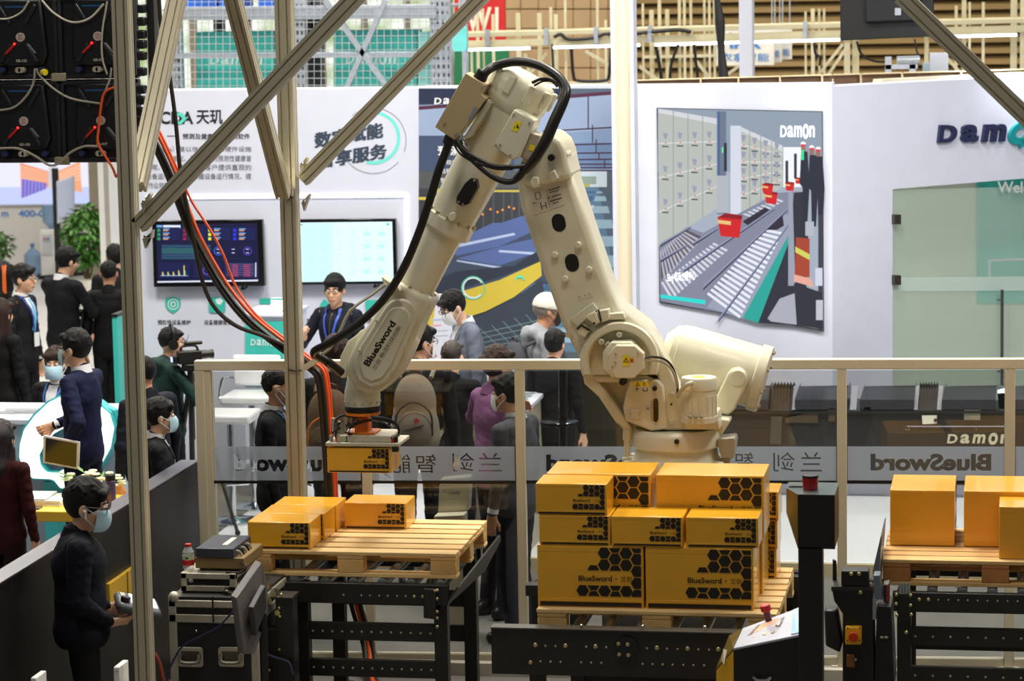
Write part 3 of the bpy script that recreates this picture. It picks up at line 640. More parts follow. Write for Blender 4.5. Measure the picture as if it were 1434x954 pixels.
pq = plane(26.6); b = MB(); b.prism([pq(x, y) for x, y in rrect(633, 38, 653.5, 72, 5)], (0, .05, 0)); MS_ = thing('mint_sign', 'small rounded mint sign beside the red hall sign', 'sign', tuple(pq(643, 72))); b.build('panel', mat('mint_sign', (120, 224, 222), .5), MS_); b = MB(); b.cyl(pq(643, 39) + [0, .02, 0], pq(643, -30) + [0, .02, 0], .01, n=6); b.build('hanger', M_wire, MS_)
YW = 32.0; pz = plane(YW)
for i, (x0, x1, y0, y1) in enumerate(((1003, 1084, 41, 92), (1082, 1095, 39, 88), (1093, 1109, 38, 84))):
    t = thing('white_banner', ('white banner with blue letters behind the pale column', 'narrow white banner with blue letters, middle of the overlapping three', 'white banner end right of the overlapping three')[i], 'banner', (pz(x0, y1)[0], YW + i * .15, pz(x0, y1)[2]))
    f = plane(YW + i * .15); b = MB(); b.prism([f(x0, y0), f(x1, y0 - 2), f(x1, y1 - 1), f(x0, y1)], (0, .02, 0)); b.build('cloth', mat('banner_cream', (226, 222, 214), .6), t)
    b = MB(); M_bl = mat('banner_blue', (70, 130, 200), .5)
    if i == 0:
        text_px(b, '衣拿智能', f, 1009, 74, 1077, 86, bold=.01); text_px(b, 'INA', f, 1022, 58, 1066, 68, bold=.05); b.poly([f(*p) + [0, -.005, 0] for p in arc_px(1023, 48, 2.6, 2.6)])
    else: text_px(b, '能', f, x0 + 3, 72 - i * 2, x1 - 3, 82 - i * 2, bold=.01)
    b.build('lettering', M_bl, t); b = MB()
    for xx in (x0 + 3, x1 - 3): b.cyl(f(xx, y0 - 1), f(xx, -30), .006, n=5)
    b.build('hanger', M_wire, t)
# cream steel gantry with tube lights
YG = 29.0; pg = plane(YG)
M_cream = mat('gantry_cream', (222, 212, 176), .45, var=.04); M_cable = mat('cable_black', (26, 25, 26), .5)
G = thing('steel_gantry', 'long cream steel conveyor gantry with white tube lights under it', 'gantry', (pg(1000, 100)[0], YG, 0))
sl = lambda x, y0, k: y0 - (x - 650) * k
for y0, k, wd, dy in ((49, .026, .05, 0), (47, .026, .045, .5), (62, .028, .07, 0.02), (118.5, .012, .03, .2)):
    MB().beam(plane(YG + dy)(646, sl(646, y0, k)), plane(YG + dy)(1445, sl(1445, y0, k)), wd, .06, side=(0, 0, 1)).build('beam', M_cream, G, .004)
posts = [(725, 18, 6), (755, 18, 6), (771, 10, 4), (778, 20, 5), (791, -9, 3.5), (836, -9, 3.5), (848, 28, 3.5), (900, 5, 3), (912, 14, 6), (923, -9, 4.5), (934, 13, 5.5), (951, -9, 4), (958, -9, 3.5), (967, -9, 3.5), (986, -9, 3), (993, -9, 3), (1000, -9, 3), (1128, 16, 3), (1138, 12, 5), (1147, 12, 3), (1154, 12, 3), (1186, 50, 8), (1198, 50, 9), (1297, 52, 5), (1299, 52, 3), (1339, 8, 4), (1350, 0, 6), (1358, 3, 3), (1377, 3, 4), (1420, -9, 9), (1432, -9, 6), (668, 12, 4), (676, 12, 3), (690, 20, 4), (660, 66, 3)]
for i, (x, yt, wd) in enumerate(posts):
    f = plane(YG + .12 + (i % 3) * .15); p = f(x, yt); r = wd / 2 / 137.0
    MB().box(p[0] - r, p[0] + r, YG + .12 + (i % 3) * .15, YG + .12 + (i % 3) * .15 + 2 * r, 0 if wd > 5 else 2.2, p[2]).build('post', M_cream, G)
for x0, y0, x1, y1 in ((895, 93, 930, 118), (975, 85, 1000, 118), (1000, 118, 1045, 85), (735, 75, 745, 118), (765, 75, 730, 118), (820, 72, 860, 95), (1142, 110, 1180, 62), (1155, 112, 1186, 66), (900, 80, 1000, 78), (1320, 75, 1345, 102)):
    bar(MB(), x0, y0, x1, y1, plane(YG + .2), .03, .03).build('brace', M_cream, G)
for xa, xb in ((652, 742), (775, 882), (886, 896), (917, 1035), (1054, 1176), (1330, 1424)):
    f = lambda x: sl(x, 69.5, .0275)
    o = MB().cyl(pg(xa, f(xa)), pg(xb, f(xb)), .017, n=10).build('light_tube', M_tube, G)
    o2 = MB().beam(pg(xa, f(xa) - 4) , pg(xb, f(xb) - 4), .04, .05, side=(0, 0, 1)).build('lamp_housing', M_cream, G)
for x in (684, 766, 836, 911, 1128): 
    y = sl(x, 50, .026); c = pg(x, y); MB().cbox((c[0], YG - .05, c[2] - .03), (.04, .06, .17)).build('clamp', M_galv, G)
f = plane(YG - .06)
for pts, r in (([(773, 62), (775, 100), (776, 118)], .012), ([(800, 68), (803, 105), (810, 113), (845, 113), (853, 105), (856, 66)], .018), ([(776, 52), (785, 48), (797, 55), (830, 53), (845, 48), (858, 47)], .02), ([(868, 50), (890, 47), (920, 44), (950, 42), (968, 45)], .022), ([(920, 70), (924, 95), (927, 116)], .02), ([(950, 62), (940, 90), (938, 116)], .016), ([(972, 62), (975, 90), (978, 116)], .016), ([(1140, 60), (1142, 75), (1148, 80), (1148, 92)], .015)):
    MB().tube([f(*p) for p in pts], r, 6).build('cable', M_cable, G)
tag(MB().tube([plane(25)(*p) for p in ((1003, -8), (1008, 30), (1010, 70), (1014, 118))], [.02, .045, .03, .05], 8).build('hanging_cable', M_cable), 'thick black cable bundle hanging left of the pale column', 'cable')
# black screen hung at the top right
YT = 24.5; pt = plane(YT); t = thing('hanging_screen', 'black back of a screen hung high beside the diagonal strut', 'screen', (pt(1243, 57)[0], YT, pt(1243, 57)[2]))
b = MB(); b.prism([pt(1176, -16), pt(1308, -20), pt(1307, 51), pt(1177, 57)], (0, .07, 0)); b.build('housing', M_black, t, .01)
b = MB(); b.prism([PY(1212, -10, YT - .08), PY(1290, -10, YT - .08), PY(1290, 28, YT - .08), PY(1212, 31, YT - .08)], (0, .08, 0)); b.build('back_cover', mat('screen_back', (14, 15, 20), .5), t, .01)
b = MB(); b.cbox(pt(1258, 16) + [0, -.09, 0], (.05, .02, .06)); b.build('socket', M_galv, t); b = MB(); b.tube([pt(1281, 55), pt(1284, 72), pt(1288, 78)], .008, 6); b.build('cable', M_cable, t)
b = MB(); b.beam(pt(1240, -16) + [0, .03, 0], pt(1240, -60) + [0, .03, 0], .05, .05); b.build('hanger', M_black, t)
# equipment on top of the right wall
t = thing('white_motor_frame', 'small white motor frame above the right booth wall', 'machine', (PY(1270, 110, 25.5)[0], 25.5, PY(1270, 110, 25.5)[2])); f = plane(25.5)
for x in (1244, 1278): MB().cbox(f(x, 97), (.055, .05, .22)).build('post', M_white, t)
MB().beam(f(1240, 94), f(1285, 93), .04, .05, side=(0, 0, 1)).build('crossbar', M_white, t)
MB().cyl(f(1256, 85), f(1288, 84), .04).build('motor', M_galv, t); b = MB(); b.cbox(f(1315, 90), (.16, .1, .2)); b.build('control_box', M_white, t); MB().cbox(f(1297, 96), (.06, .1, .1)).build('control_box', mat('pale_blue', (170, 190, 205), .5), t)
MB().tube([f(*p) for p in ((1200, 58), (1206, 75), (1222, 85), (1244, 87))], .012, 6).build('cable', M_cable, t)
# ================================================================ safety fence
FA, FB = np.array([-4.83, 16.50, 0]), np.array([0.06, 16.82, 0]); fd = nrm(FB - FA); fn_ = np.array([fd[1], -fd[0], 0.0])
def pf(px, py, off=0.0):
    d = ray(px, py); p0 = FA + fn_ * off; return CAMP + d * (np.dot(p0 - CAMP, fn_) / np.dot(d, fn_))
M_fence = mat('fence_cream', (226, 216, 190), .4, var=.02)
FE = thing('safety_fence', 'cream framed glass safety fence with a frosted band, behind the robot', 'fence', tuple((FA + FB) / 2))
M_glass = clear_glass('fence_glass', (0.80, 0.81, 0.80, 1)); M_film = film_mat('frosted_film', (226, 234, 250), .80)
ZT = 1.872
px_posts = [291, 513, 729, 955, 1179, 1414, 1650]
pts = [pf(x, 600) for x in px_posts]; pts[0] = FA + [0, 0, 0]
for p in pts:
    q = np.array([p[0], p[1], 0]); MB().obox(q + [0, 0, (ZT - .06) / 2], (.058, .058, ZT - .06), fd, fn_, (0, 0, 1)).build('post', M_fence, FE, .004)
    MB().obox(q + [0, 0, .006], (.13, .13, .012), fd, fn_, (0, 0, 1)).build('foot_plate', M_fence, FE)
L = pts[-1] - pts[0]
rail = lambda z, h, nm: MB().obox(np.array([(pts[0] + pts[-1])[0] / 2, (pts[0] + pts[-1])[1] / 2, z]), (np.hypot(L[0], L[1]) + .058, .062, h), fd, fn_, (0, 0, 1)).build(nm, M_fence, FE, .005)
rail(ZT - .03, .06, 'top_rail')
MB().obox(pts[0] + fd * .045 + np.array([0, 0.03, (ZT - .06) / 2]), (.04, .10, ZT - .06), fd, fn_, (0, 0, 1)).build('post', M_fence, FE, .004)
from mathutils.geometry import delaunay_2d_cdt
def film(x0, x1, words):
    """a frosted strip with the (mirror reading) words cut out of it, in fence coordinates"""
    t0, t1 = np.dot(pf(x0, 640) - FA, fd), np.dot(pf(x1, 640) - FA, fd); z0, z1 = pf((x0 + x1) / 2, 672.5)[2], pf((x0 + x1) / 2, 625)[2]
    TR = []; V = [(t0, z0), (t1, z0), (t1, z1), (t0, z1)]; E = [(0, 1), (1, 2), (2, 3), (3, 0)]
    for s, a, b_, ya, yb, bold in words:
        v, fs = text_raw(s, bold); lo, hi = v.min(0), v.max(0); u = (v - lo) / np.maximum(hi - lo, 1e-6)
        ta, tb = np.dot(pf(a, 640) - FA, fd), np.dot(pf(b_, 640) - FA, fd); za, zb = pf((a + b_) / 2, yb)[2], pf((a + b_) / 2, ya)[2]
        M2 = lambda w_: (tb + (ta - tb) * u[w_, 0], za + (zb - za) * u[w_, 1])
        ed = {}
        for f in fs:
            for i in range(len(f)): ed[(f[i], f[(i + 1) % len(f)])] = 1
            for i in range(1, len(f) - 1): TR.append((M2(f[0]), M2(f[i]), M2(f[i + 1])))
        k = {}
        for (i, j) in ed:
            if (j, i) in ed: continue
            for w_ in (i, j):
                if w_ not in k: k[w_] = len(V); V.append((tb + (ta - tb) * u[w_, 0], za + (zb - za) * u[w_, 1]))
            E.append((k[i], k[j]))
    r = delaunay_2d_cdt([Vector(p) for p in V], E, [], 0, 1e-5); TR = np.array(TR) if TR else np.zeros((0, 3, 2)); keep = []
    for f in r[2]:
        c = np.mean([r[0][i] for i in f], 0)
        if len(TR):
            a, b_, c_ = TR[:, 0], TR[:, 1], TR[:, 2]; cr = lambda p, q: (q[:, 0] - p[:, 0]) * (c[1] - p[:, 1]) - (q[:, 1] - p[:, 1]) * (c[0] - p[:, 0])
            d1, d2, d3 = cr(a, b_), cr(b_, c_), cr(c_, a)
            if (((d1 > 0) & (d2 > 0) & (d3 > 0)) | ((d1 < 0) & (d2 < 0) & (d3 < 0))).any(): continue
        keep.append(tuple(f))
    b = MB(); b.add([FA + fd * p[0] + fn_ * .012 + np.array([0, 0, p[1]]) for p in r[0]], keep); return b
FILM = {0: [('BlueSword', 327, 478, 636, 660, .045)], 1: [('兰', 670, 703, 634, 660, .0), ('剑', 634, 664, 634, 660, .0), ('智', 583, 611, 636, 662, .0), ('能', 550, 575, 636, 662, .0)], 2: [('BlueSword', 765, 930, 636, 660, .045)], 3: [('兰', 1121, 1151, 633, 660, 0), ('剑', 1083, 1113, 633, 660, 0), ('智', 1030, 1055, 633, 660, 0)], 4: [('BlueSword', 1219, 1388, 635, 659, .045)], 5: []}
for i in range(6):
    a, c = pts[i], pts[i + 1]; m = (a + c) / 2; Ln = np.linalg.norm((c - a)[:2]) - .06
    MB().obox(np.array([m[0], m[1], .06 + (ZT - .12) / 2]), (Ln, .008, ZT - .14), fd, fn_, (0, 0, 1)).build('glass_panel', M_glass, FE)
    xa, xb = px_posts[i] + (8 if i else 10), px_posts[i + 1] - 8
    film(xa, xb, FILM[i]).build('frosted_band', M_film, FE, smooth=False)
    z = pf((xa + xb) / 2, 675)[2]; MB().obox(np.array([m[0], m[1], z]) + fn_ * .012, (Ln, .004, .018), fd, fn_, (0, 0, 1)).build('black_line', M_black, FE)
    MB().obox(np.array([m[0], m[1], .05]), (Ln, .05, .05), fd, fn_, (0, 0, 1)).build('bottom_rail', M_fence, FE, .004)
b = MB(); b.beam((-6.5, 16.05 + .25, .03), (1.5, 16.5, .03), .10, .06, side=(0, 0, 1)); tag(b.build('cable_duct', mat('duct_grey', (196, 190, 176), .5), bevel=.006), 'pale floor cable duct running along the foot of the glass fence', 'duct')

# ================================================================ pallets
M_wood = [mat('pallet_wood_%d' % i, c, .65, var=.16, scale=3.0, bump=.25, bscale=40, stretch=(1, 9, 9)) for i, c in enumerate(((236, 200, 138), (228, 190, 124), (240, 208, 148)))]
M_woodo = [mat('pallet_old_%d' % i, c, .65, var=.16, scale=3.0, bump=.25, bscale=40, stretch=(1, 9, 9)) for i, c in enumerate(((216, 180, 118), (204, 160, 100), (210, 166, 104)))]
M_blk = mat('pallet_block', (226, 184, 118), .7, var=.18, scale=5, bump=.3, bscale=50); M_blko = mat('pallet_block_old', (186, 126, 68), .7, var=.18, scale=5, bump=.3, bscale=50)
def pallet(label, x0, y0, w_, d, top, wood, blk):
    t = thing('wooden_pallet', label, 'pallet', (x0 + w_ / 2, y0 + d / 2, top - .144), 'wooden pallets on the conveyors')
    n = 7 if d < 1.05 else 8; bw = .105; gap = (d - n * bw) / (n - 1)
    for i in range(n):
        y = y0 + i * (bw + gap); j = random.uniform(-.004, .004)
        MB().box(x0 + j, x0 + w_ + j, y, y + bw, top - .022, top + random.uniform(-.002, 0)).build('deck_board', wood[i % 3], t, .003, seg=1)
    for i in range(3):
        x = x0 + i * (w_ - .1) / 2; xb_ = x0 + [0.001, (w_ - .145) / 2, w_ - .146][i]; MB().box(xb_, xb_ + .145, y0 + .0015, y0 + d - .0015, top - .044, top - .0225).build('cross_board', blk, t, .003, seg=1)
        for k in range(3):
            yy = y0 + .002 + k * (d - .104) / 2; xx = x0 + [0.002, (w_ - .145) / 2, w_ - .147][i]
            MB().box(xx, xx + .145, yy, yy + .1, top - .122, top - .0445).build('block', blk, t, .004, seg=1)
    for k in range(3):
        yy = y0 + k * (d - .1) / 2; MB().box(x0, x0 + w_, yy, yy + .1, top - .144, top - .1225).build('bottom_board', wood[k % 3], t, .003, seg=1)
    return t
PL = pallet('clean wooden pallet under four small cartons, left of the robot', -4.205, 15.135, 1.2, .95, 1.0, M_wood, M_blk)
PC = pallet('wooden pallet carrying the big stack of printed yellow cartons', -2.34, 13.84, 1.205, 1.1, 1.0, M_wood, M_blk)
PR = pallet('worn reddish wooden pallet under three plain yellow boxes', -0.68, 15.20, 1.2, .88, 1.0, M_woodo, M_blko)

# ================================================================ cartons
M_yel = mat('carton_yellow', (238, 176, 38), .30, var=.04, scale=4, bump=.05, bscale=12, coat=.5); M_yelp = mat('carton_plain', (232, 166, 36), .30, var=.05, scale=4, bump=.08, bscale=10, coat=.5)
M_ink = mat('carton_ink', (30, 24, 14), .5)
def hexpoly(cx, cy, r): return [(cx + r * math.cos(math.radians(60 * k)), cy + r * math.sin(math.radians(60 * k))) for k in range(6)]
def clip(poly, x0, x1, y0, y1):
    for ax, lim, sg in ((0, x0, 1), (0, x1, -1), (1, y0, 1), (1, y1, -1)):
        out = []
        for i in range(len(poly)):
            p, q = poly[i], poly[(i + 1) % len(poly)]; dp, dq_ = (p[ax] - lim) * sg, (q[ax] - lim) * sg
            if dp >= 0: out.append(p)
            if (dp > 0) != (dq_ > 0) and dp != dq_: t = dp / (dp - dq_); out.append((p[0] + (q[0] - p[0]) * t, p[1] + (q[1] - p[1]) * t))
        poly = out
        if len(poly) < 3: return []
    return poly
def print_face(t, w_, h, O, U, V, N, small):
    """honeycomb print, words and black foot stripe on the face O + u U + v V"""
    O, U, V, N = (np.array(q, float) for q in (O, U, V, N)); r = h * .117; R = w_ - .012
    P = lambda u, v, e=.0012: O + U * u + V * v + N * e
    b = MB()
    def cell(c, v, lo, hi):
        cx = R - .55 * r - c * 1.5 * r; p = [(cx + .87 * r * math.cos(math.radians(60 * k)), (v * h) + .0875 / .866 * h * math.sin(math.radians(60 * k))) for k in range(6)]
        p = clip(p, 0, R, lo * h, hi * h)
        if len(p) >= 3: b.poly([P(*q) for q in p])
    for c in (1, 3):
        for v in (.883, .69): cell(c, v, .59, .975)
    for v in (.9795, .7865, .5935): cell(2, v, .60, .965)
    cell(4, .5935, .60, .97)
    for c in (1, 3, 5): cell(c, .268, .17, .36)
    for c in (2, 4):
        for v in (.3645, .1715): cell(c, v, .182, .355)
    for v in (.9795, .7865, .5935, .40, .207): cell(0, v, .182, .965)
    b.build('honeycomb_print', M_ink, t, smooth=False)
    b = MB(); text_into(b, 'BlueSword', P(R - 8.6 * r, h * .425), P(R - 4.0 * r, h * .425), P(R - 8.6 * r, h * .515), .0012, bold=.02)
    b.poly([P(R - 3.45 * r + .09 * r * a, h * .468 + .09 * r * c) for a, c in ((-1, -1), (1, -1), (1, 1), (-1, 1))])
    text_into(b, '兰剑', P(R - 2.8 * r, h * .42), P(R - 1.3 * r, h * .42), P(R - 2.8 * r, h * .515), .0012)
    b.build('lettering', M_ink, t, smooth=False)
    b = MB(); b.poly([P(.012, .004), P(R, .004), P(R, h * .08), P(.012, h * .08)]); b.build('foot_stripe', M_ink, t)
def carton(label, x0, y0, z0, w_, d, h, printed=True, rz=0.0, group='printed yellow cartons', side=False):
    cx, cy = x0 + w_ / 2, y0 + d / 2
    t = thing('carton', label, 'carton', (cx, cy, z0), group)
    b = MB(); x1, y1, z1 = x0 + w_, y0 + d, z0 + h; e = .0025
    b.box(x0, x1, y0, y1, z0, z1); b.build('body', M_yel if printed else M_yelp, t, .004)
    # wrapped paper folds at the ends: a thin overlap flap above and below on the front, a seam on the lid
    M = M_yel if printed else M_yelp
    b = MB(); b.box(x0 + .006, x1 - .006, y0 - .0010, y0, z0 + h * .895, z0 + h * .975); b.build('paper_fold', M, t, .0008, seg=1)
    b = MB(); b.prism([(x0 + .01, y0, z0 + h * .125), (x0 + w_ * .5, y0, z0 + h * .14), (x1 - .01, y0, z0 + h * .125), (x1 - .01, y0, z0 + h * .085), (x0 + .01, y0, z0 + h * .085)], (0, -.001, 0)); b.build('paper_fold', M, t, .0008, seg=1)
    if printed: print_face(t, w_, h, (x0, y0 - .0012, z0), (1, 0, 0), (0, 0, 1), (0, -1, 0), h < .2)
    elif side: print_face(t, d, h, (x1, y0, z0), (0, 1, 0), (0, 0, 1), (1, 0, 0), False)
    if rz:
        for o in list(t.children): pass
        t.rotation_euler = (0, 0, rz)
    return t
SW, SD, SH = .36, .25, .152; BW, BD, BH = .54, .36, .315
g1 = 'cartons stacked on the middle pallet'
carton('big printed yellow carton, bottom left of the middle stack', -2.345, 13.90, 1.0, .538, BD, BH, group=g1)
carton('big printed yellow carton, bottom right of the middle stack', -1.797, 13.90, 1.0, .54, BD, BH, group=g1)
carton('small printed yellow carton, left of the middle row and under another small one', -2.332, 13.90, BH + 1.001, SW, SD, SH, group=g1)
carton('small printed yellow carton in the centre of the middle row of three', -1.966, 13.895, BH + 1.001, SW, SD, SH, group=g1)
carton('small printed yellow carton at the right end of the middle row of three', -1.592, 13.90, BH + 1.001, SW, SD, SH, group=g1)
carton('small printed yellow carton, topmost at the front left of the middle stack', -2.347, 13.90, BH + SH + 1.003, SW, SD, SH + .006, group=g1)
carton('big yellow carton at the top, half hidden behind the topmost small carton', -2.335, 14.165, BH + 1.001, BW - .005, BD, BH, group=g1)
carton('big printed yellow carton, top right of the middle stack', -1.772, 14.165, BH + 1.001, BW + .005, BD, BH, group=g1)
carton('hidden big yellow carton at the back of the stack, behind the lower left one', -2.335, 14.275, 1.0, BW, BD, BH, group=g1)
carton('big yellow carton at the back of the stack, behind the lower right one', -1.785, 14.275, 1.0, BW, BD, BH, group=g1)
for k, lb in enumerate(('lowest small carton of the narrow column behind the right end of the stack', 'middle small carton of the narrow column behind the right end of the stack', 'uppermost small carton of the narrow column behind the right end of the stack')):
    carton(lb, -1.565 + .006 * k, 14.66 - .01 * k, 1.0 + k * (SH + .004), SW, SD, SH, group=g1)
g2 = 'small cartons on the left pallet'
carton('front small carton at the left edge of the left pallet, print facing out', -4.195, 15.17, 1.0, SW, SD, SH, group=g2)
carton('second small carton of the left pallet, close behind the front one', -4.187, 15.43, 1.0, SW + .01, SD, SH, group=g2)
carton('third small carton of the left pallet, rearmost of the row of three', -4.18, 15.69, 1.0, SW + .01, SD, SH, group=g2)
carton('lone small printed carton set apart in the middle of the left pallet', -3.785, 15.78, 1.0, SW + .005, SD, SH, group=g2)
g3 = 'plain yellow boxes on the right pallet'
carton('plain yellow box at the left edge of the right pallet', -.655, 15.57, 1.0, .352, .48, .31, False, group=g3, side=True)
carton('plain yellow box on the right pallet, behind the front box', -.254, 15.57, 1.0, .362, .48, .31, False, group=g3, side=True)
carton('front plain yellow box at the right edge of the picture', -.062, 15.26, 1.0, .36, .29, .285, False, group=g3)
HZ = PY(505, 662.5, 15.42)[2]; hx = PY(458, 645, 15.42)[0]
carton('small printed carton held up by the robot gripper', hx, 15.42, HZ, SW + .008, SD, SH - .01, group='printed yellow cartons')
# ================================================================ the robot
M_rob = mat('robot_beige', (226, 221, 196), .38, var=.03, scale=5, coat=.15); M_rob2 = mat('robot_beige_dull', (206, 200, 172), .5, var=.03)
M_sheet = mat('sheet_beige', (184, 164, 124), .4, var=.03); M_grey = mat('motor_grey', (176, 170, 152), .45); M_rub = mat('hose_black', (24, 22, 21), .35, var=.2); M_bolt = mat('bolt_steel', (186, 176, 148), .35, .4)
M_sty = mat('sticker_yellow', (244, 222, 40), .5); M_stw = mat('sticker_white', (222, 216, 196), .5); M_org = mat('robot_orange', (238, 128, 24), .4)
YQ = 15.6; zf = lambda y: (lambda px, py: PY(px, py, y))
bx = PY(947, 620, YQ)
RB = thing('industrial_robot', 'large beige six-axis robot arm holding a carton between the pallets', 'robot', (bx[0], YQ, 0))
SCL = np.linalg.norm(PY(701, 500, YQ) - PY(700, 500, YQ))
def ycyl(b, px, py, r, y0, y1, n=20, r1=None): return b.cyl(PY(px, py, y0), PY(px, py, y0) + np.array([0, y1 - y0, 0]), r * SCL, None if r1 is None else r1 * SCL, n)
def pp(name, poly, y0, y1, m=M_rob, parent=RB, bevel=.012, **k): return prism_px(MB(), poly, y0, y1).build(name, m, parent, bevel, **k)
def bolts(parent, pts, y, r=1.6, m=M_bolt, n=8, d=.012):
    for x, y_ in pts: ycyl(MB(), x, y_, r, y - d, y, n).build('bolt', m, parent)
# plinth, base, swivelling ring
z = lambda py: PY(947, py, YQ)[2]
MB().box(bx[0] - .38, bx[0] + .38, YQ - .36, YQ + .36, 0, .95).build('plinth', mat('plinth_grey', (120, 118, 112), .5), RB, .01)
MB().lathe((bx[0], YQ, 0), (0, 0, 1), [(.34, .95), (.33, 1.0), (.26, 1.1), (.25, z(650))], 32).build('base_column', M_rob, RB)
fl = MB().lathe((bx[0], YQ, 0), (0, 0, 1), [(73 * SCL, z(655)), (73 * SCL, z(648)), (62 * SCL, z(644)), (57 * SCL, z(636)), (56 * SCL, z(624))], 40).build('base', M_rob, RB)
b = MB()
for k in range(14):
    a = k * math.pi / 7; u = np.array([math.cos(a), math.sin(a), 0]); b = MB(); b.obox(np.array([bx[0], YQ, z(647)]) + u * 66 * SCL, (.07, .035, .05), u, np.cross([0, 0, 1], u), (0, 0, 1)); b.build('foot_rib', M_rob, fl, .006, seg=1)
MB().lathe((bx[0], YQ, 0), (0, 0, 1), [(58 * SCL, z(625)), (62 * SCL, z(622)), (62.5 * SCL, z(606)), (60 * SCL, z(601)), (57 * SCL, z(598))], 40).build('turntable', M_rob, RB)
ycyl(MB(), 947.5, 619, 3.4, YQ - .262, YQ - .235).build('plug', M_black, RB)
MB().cyl(PY(879, 597, YQ - .1), PY(878, 616, YQ - .1), 6.2 * SCL).build('cable_gland', M_rob, RB); MB().cyl(PY(878, 616, YQ - .1), PY(878, 640, YQ - .1), 4.3 * SCL).build('cable_gland', M_rob, RB)
# turret
TU = pp('turret', [(822, 500), (818, 530), (838, 553), (862, 590), (872, 602), (1006, 602), (1008, 582), (1000, 575), (958, 575), (927, 505), (905, 462), (850, 455)], YQ - .02, YQ + .22)
pp('rib', [(812, 505), (818, 538), (838, 556), (862, 592), (873, 601), (884, 600), (870, 578), (846, 545), (834, 532), (828, 505)], YQ - .14, YQ, parent=TU)
pp('rib', [(905, 462), (914, 470), (933, 505), (973, 592), (1003, 596), (1003, 602), (930, 603), (925, 560), (922, 533)], YQ - .16, YQ, parent=TU)
pp('front_panel', [(880, 533), (921, 532), (929, 541), (936, 601), (912, 604), (876, 590), (872, 572)], YQ - .185, YQ, parent=TU)
pp('rib', [(828, 526), (905, 526), (918, 533), (875, 536), (836, 536)], YQ - .15, YQ, parent=TU)
pp('lug', [(1004, 586), (1021, 588), (1022, 592), (1009, 612), (1004, 612)], YQ - .05, YQ + .1)
pp('cable_box', [(1004, 615), (1028, 613), (1030, 618), (1027, 642), (1010, 642), (1005, 622)], YQ - .1, YQ + .06, M_grey, bevel=.006)
f = zf(YQ - .187)
b = MB(); b.prism([f(x, y) for x, y in arc_px(917, 564, 5.5, 6, 180, 360, 8) + arc_px(917, 585, 5.5, 6, 0, 180, 8)], (0, -.006, 0)); sl_ = b.build('slot_cover', M_bolt, RB, .002)
b = MB(); b.prism([PY(x, y, YQ - .194) for x, y in arc_px(918.5, 563, 3.4, 5, 180, 360, 8) + arc_px(918.5, 586, 3.4, 5, 0, 180, 8)], (0, -.004, 0)); b.build('window', M_blackg, sl_)
def sticker(x0, y0, x1, y1, y, m, text=None, tri=None, parent=RB, rot=None):
    f = zf(y); q = [(x0, y0), (x1, y0), (x1, y1), (x0, y1)]
    o = MB().prism([f(*p) for p in q], (0, -.002, 0)).build('sticker', m, parent, smooth=False)
    b = MB(); g = zf(y - .003)
    if tri:
        cx, cy, s = tri; T = [(cx, cy - s), (cx + s, cy + .8 * s), (cx - s, cy + .8 * s)]; I = [(cx, cy - .5 * s), (cx + .6 * s, cy + .58 * s), (cx - .6 * s, cy + .58 * s)]
        for i in range(3): b.poly([g(*T[i]), g(*T[(i + 1) % 3]), g(*I[(i + 1) % 3]), g(*I[i])])
        b.poly([g(cx - .1 * s, cy - .2 * s), g(cx + .12 * s, cy - .2 * s), g(cx, cy + .42 * s)])
    if text:
        for s, a, c, d, e in text: text_px(b, s, g, a, c, d, e, off=0, bold=.01)
    if b.f: b.build('pictogram', M_ink, o, smooth=False)
sticker(886.5, 534.5, 909, 541.5, YQ - .186, M_sty, [('2', 900, 536, 904, 540)], (893, 538.3, 3)); sticker(886.5, 541.5, 909, 550, YQ - .186, M_stw, [('P', 891, 543, 894, 548)], None)
b = MB(); g = zf(YQ - .19)
for p in ([(900, 543), (901, 543), (901, 548), (900, 548)], [(906, 543), (907, 543), (907, 548), (906, 548)], [(900, 547), (907, 547), (907, 548), (900, 548)]): b.poly([g(*q) for q in p])
b.build('pictogram', M_ink, RB, smooth=False)
sticker(904, 567, 910.5, 586, YQ - .186, M_stw, None, (907.3, 572, 2.2))
b = MB(); b.prism([zf(YQ - .186)(*p) for p in ((880, 573), (896, 573), (896, 587), (880, 587))], (0, -.006, 0)); b.build('name_plate', M_rob, RB, .002)
bolts(RB, [(882, 580), (895, 580)], YQ - .192, 1.1)
ycyl(MB(), 872, 535, 5, YQ - .2, YQ - .15).build('plug', M_black, RB); ycyl(MB(), 916.5, 544.5, 3.2, YQ - .2, YQ - .18).build('plug', M_black, RB)
for x, y in ((940, 553), (940.5, 591), (960, 590.5), (979, 595)):
    ycyl(MB(), x, y, 3.6, YQ - .178, YQ - .15, 14).build('boss', M_rob, RB, .003); ycyl(MB(), x, y, 1.2, YQ - .181, YQ - .17, 8).build('bolt', M_rob2, RB)
ycyl(MB(), 940, 566.5, 1.4, YQ - .17, YQ - .15).build('plug', M_black, RB)
b = MB()
for x, y, w_ in ((947, 568, 8), (948, 573, 9), (950, 578, 6), (951, 583, 8), (962, 578, 5), (946, 588, 5)):
    b = MB(); b.prism([zf(YQ - .16)(*p) for p in ((x, y), (x + w_, y), (x + w_, y + 1.2), (x, y + 1.2))], (0, -.004, 0)); b.build('cast_mark', M_rob, RB)
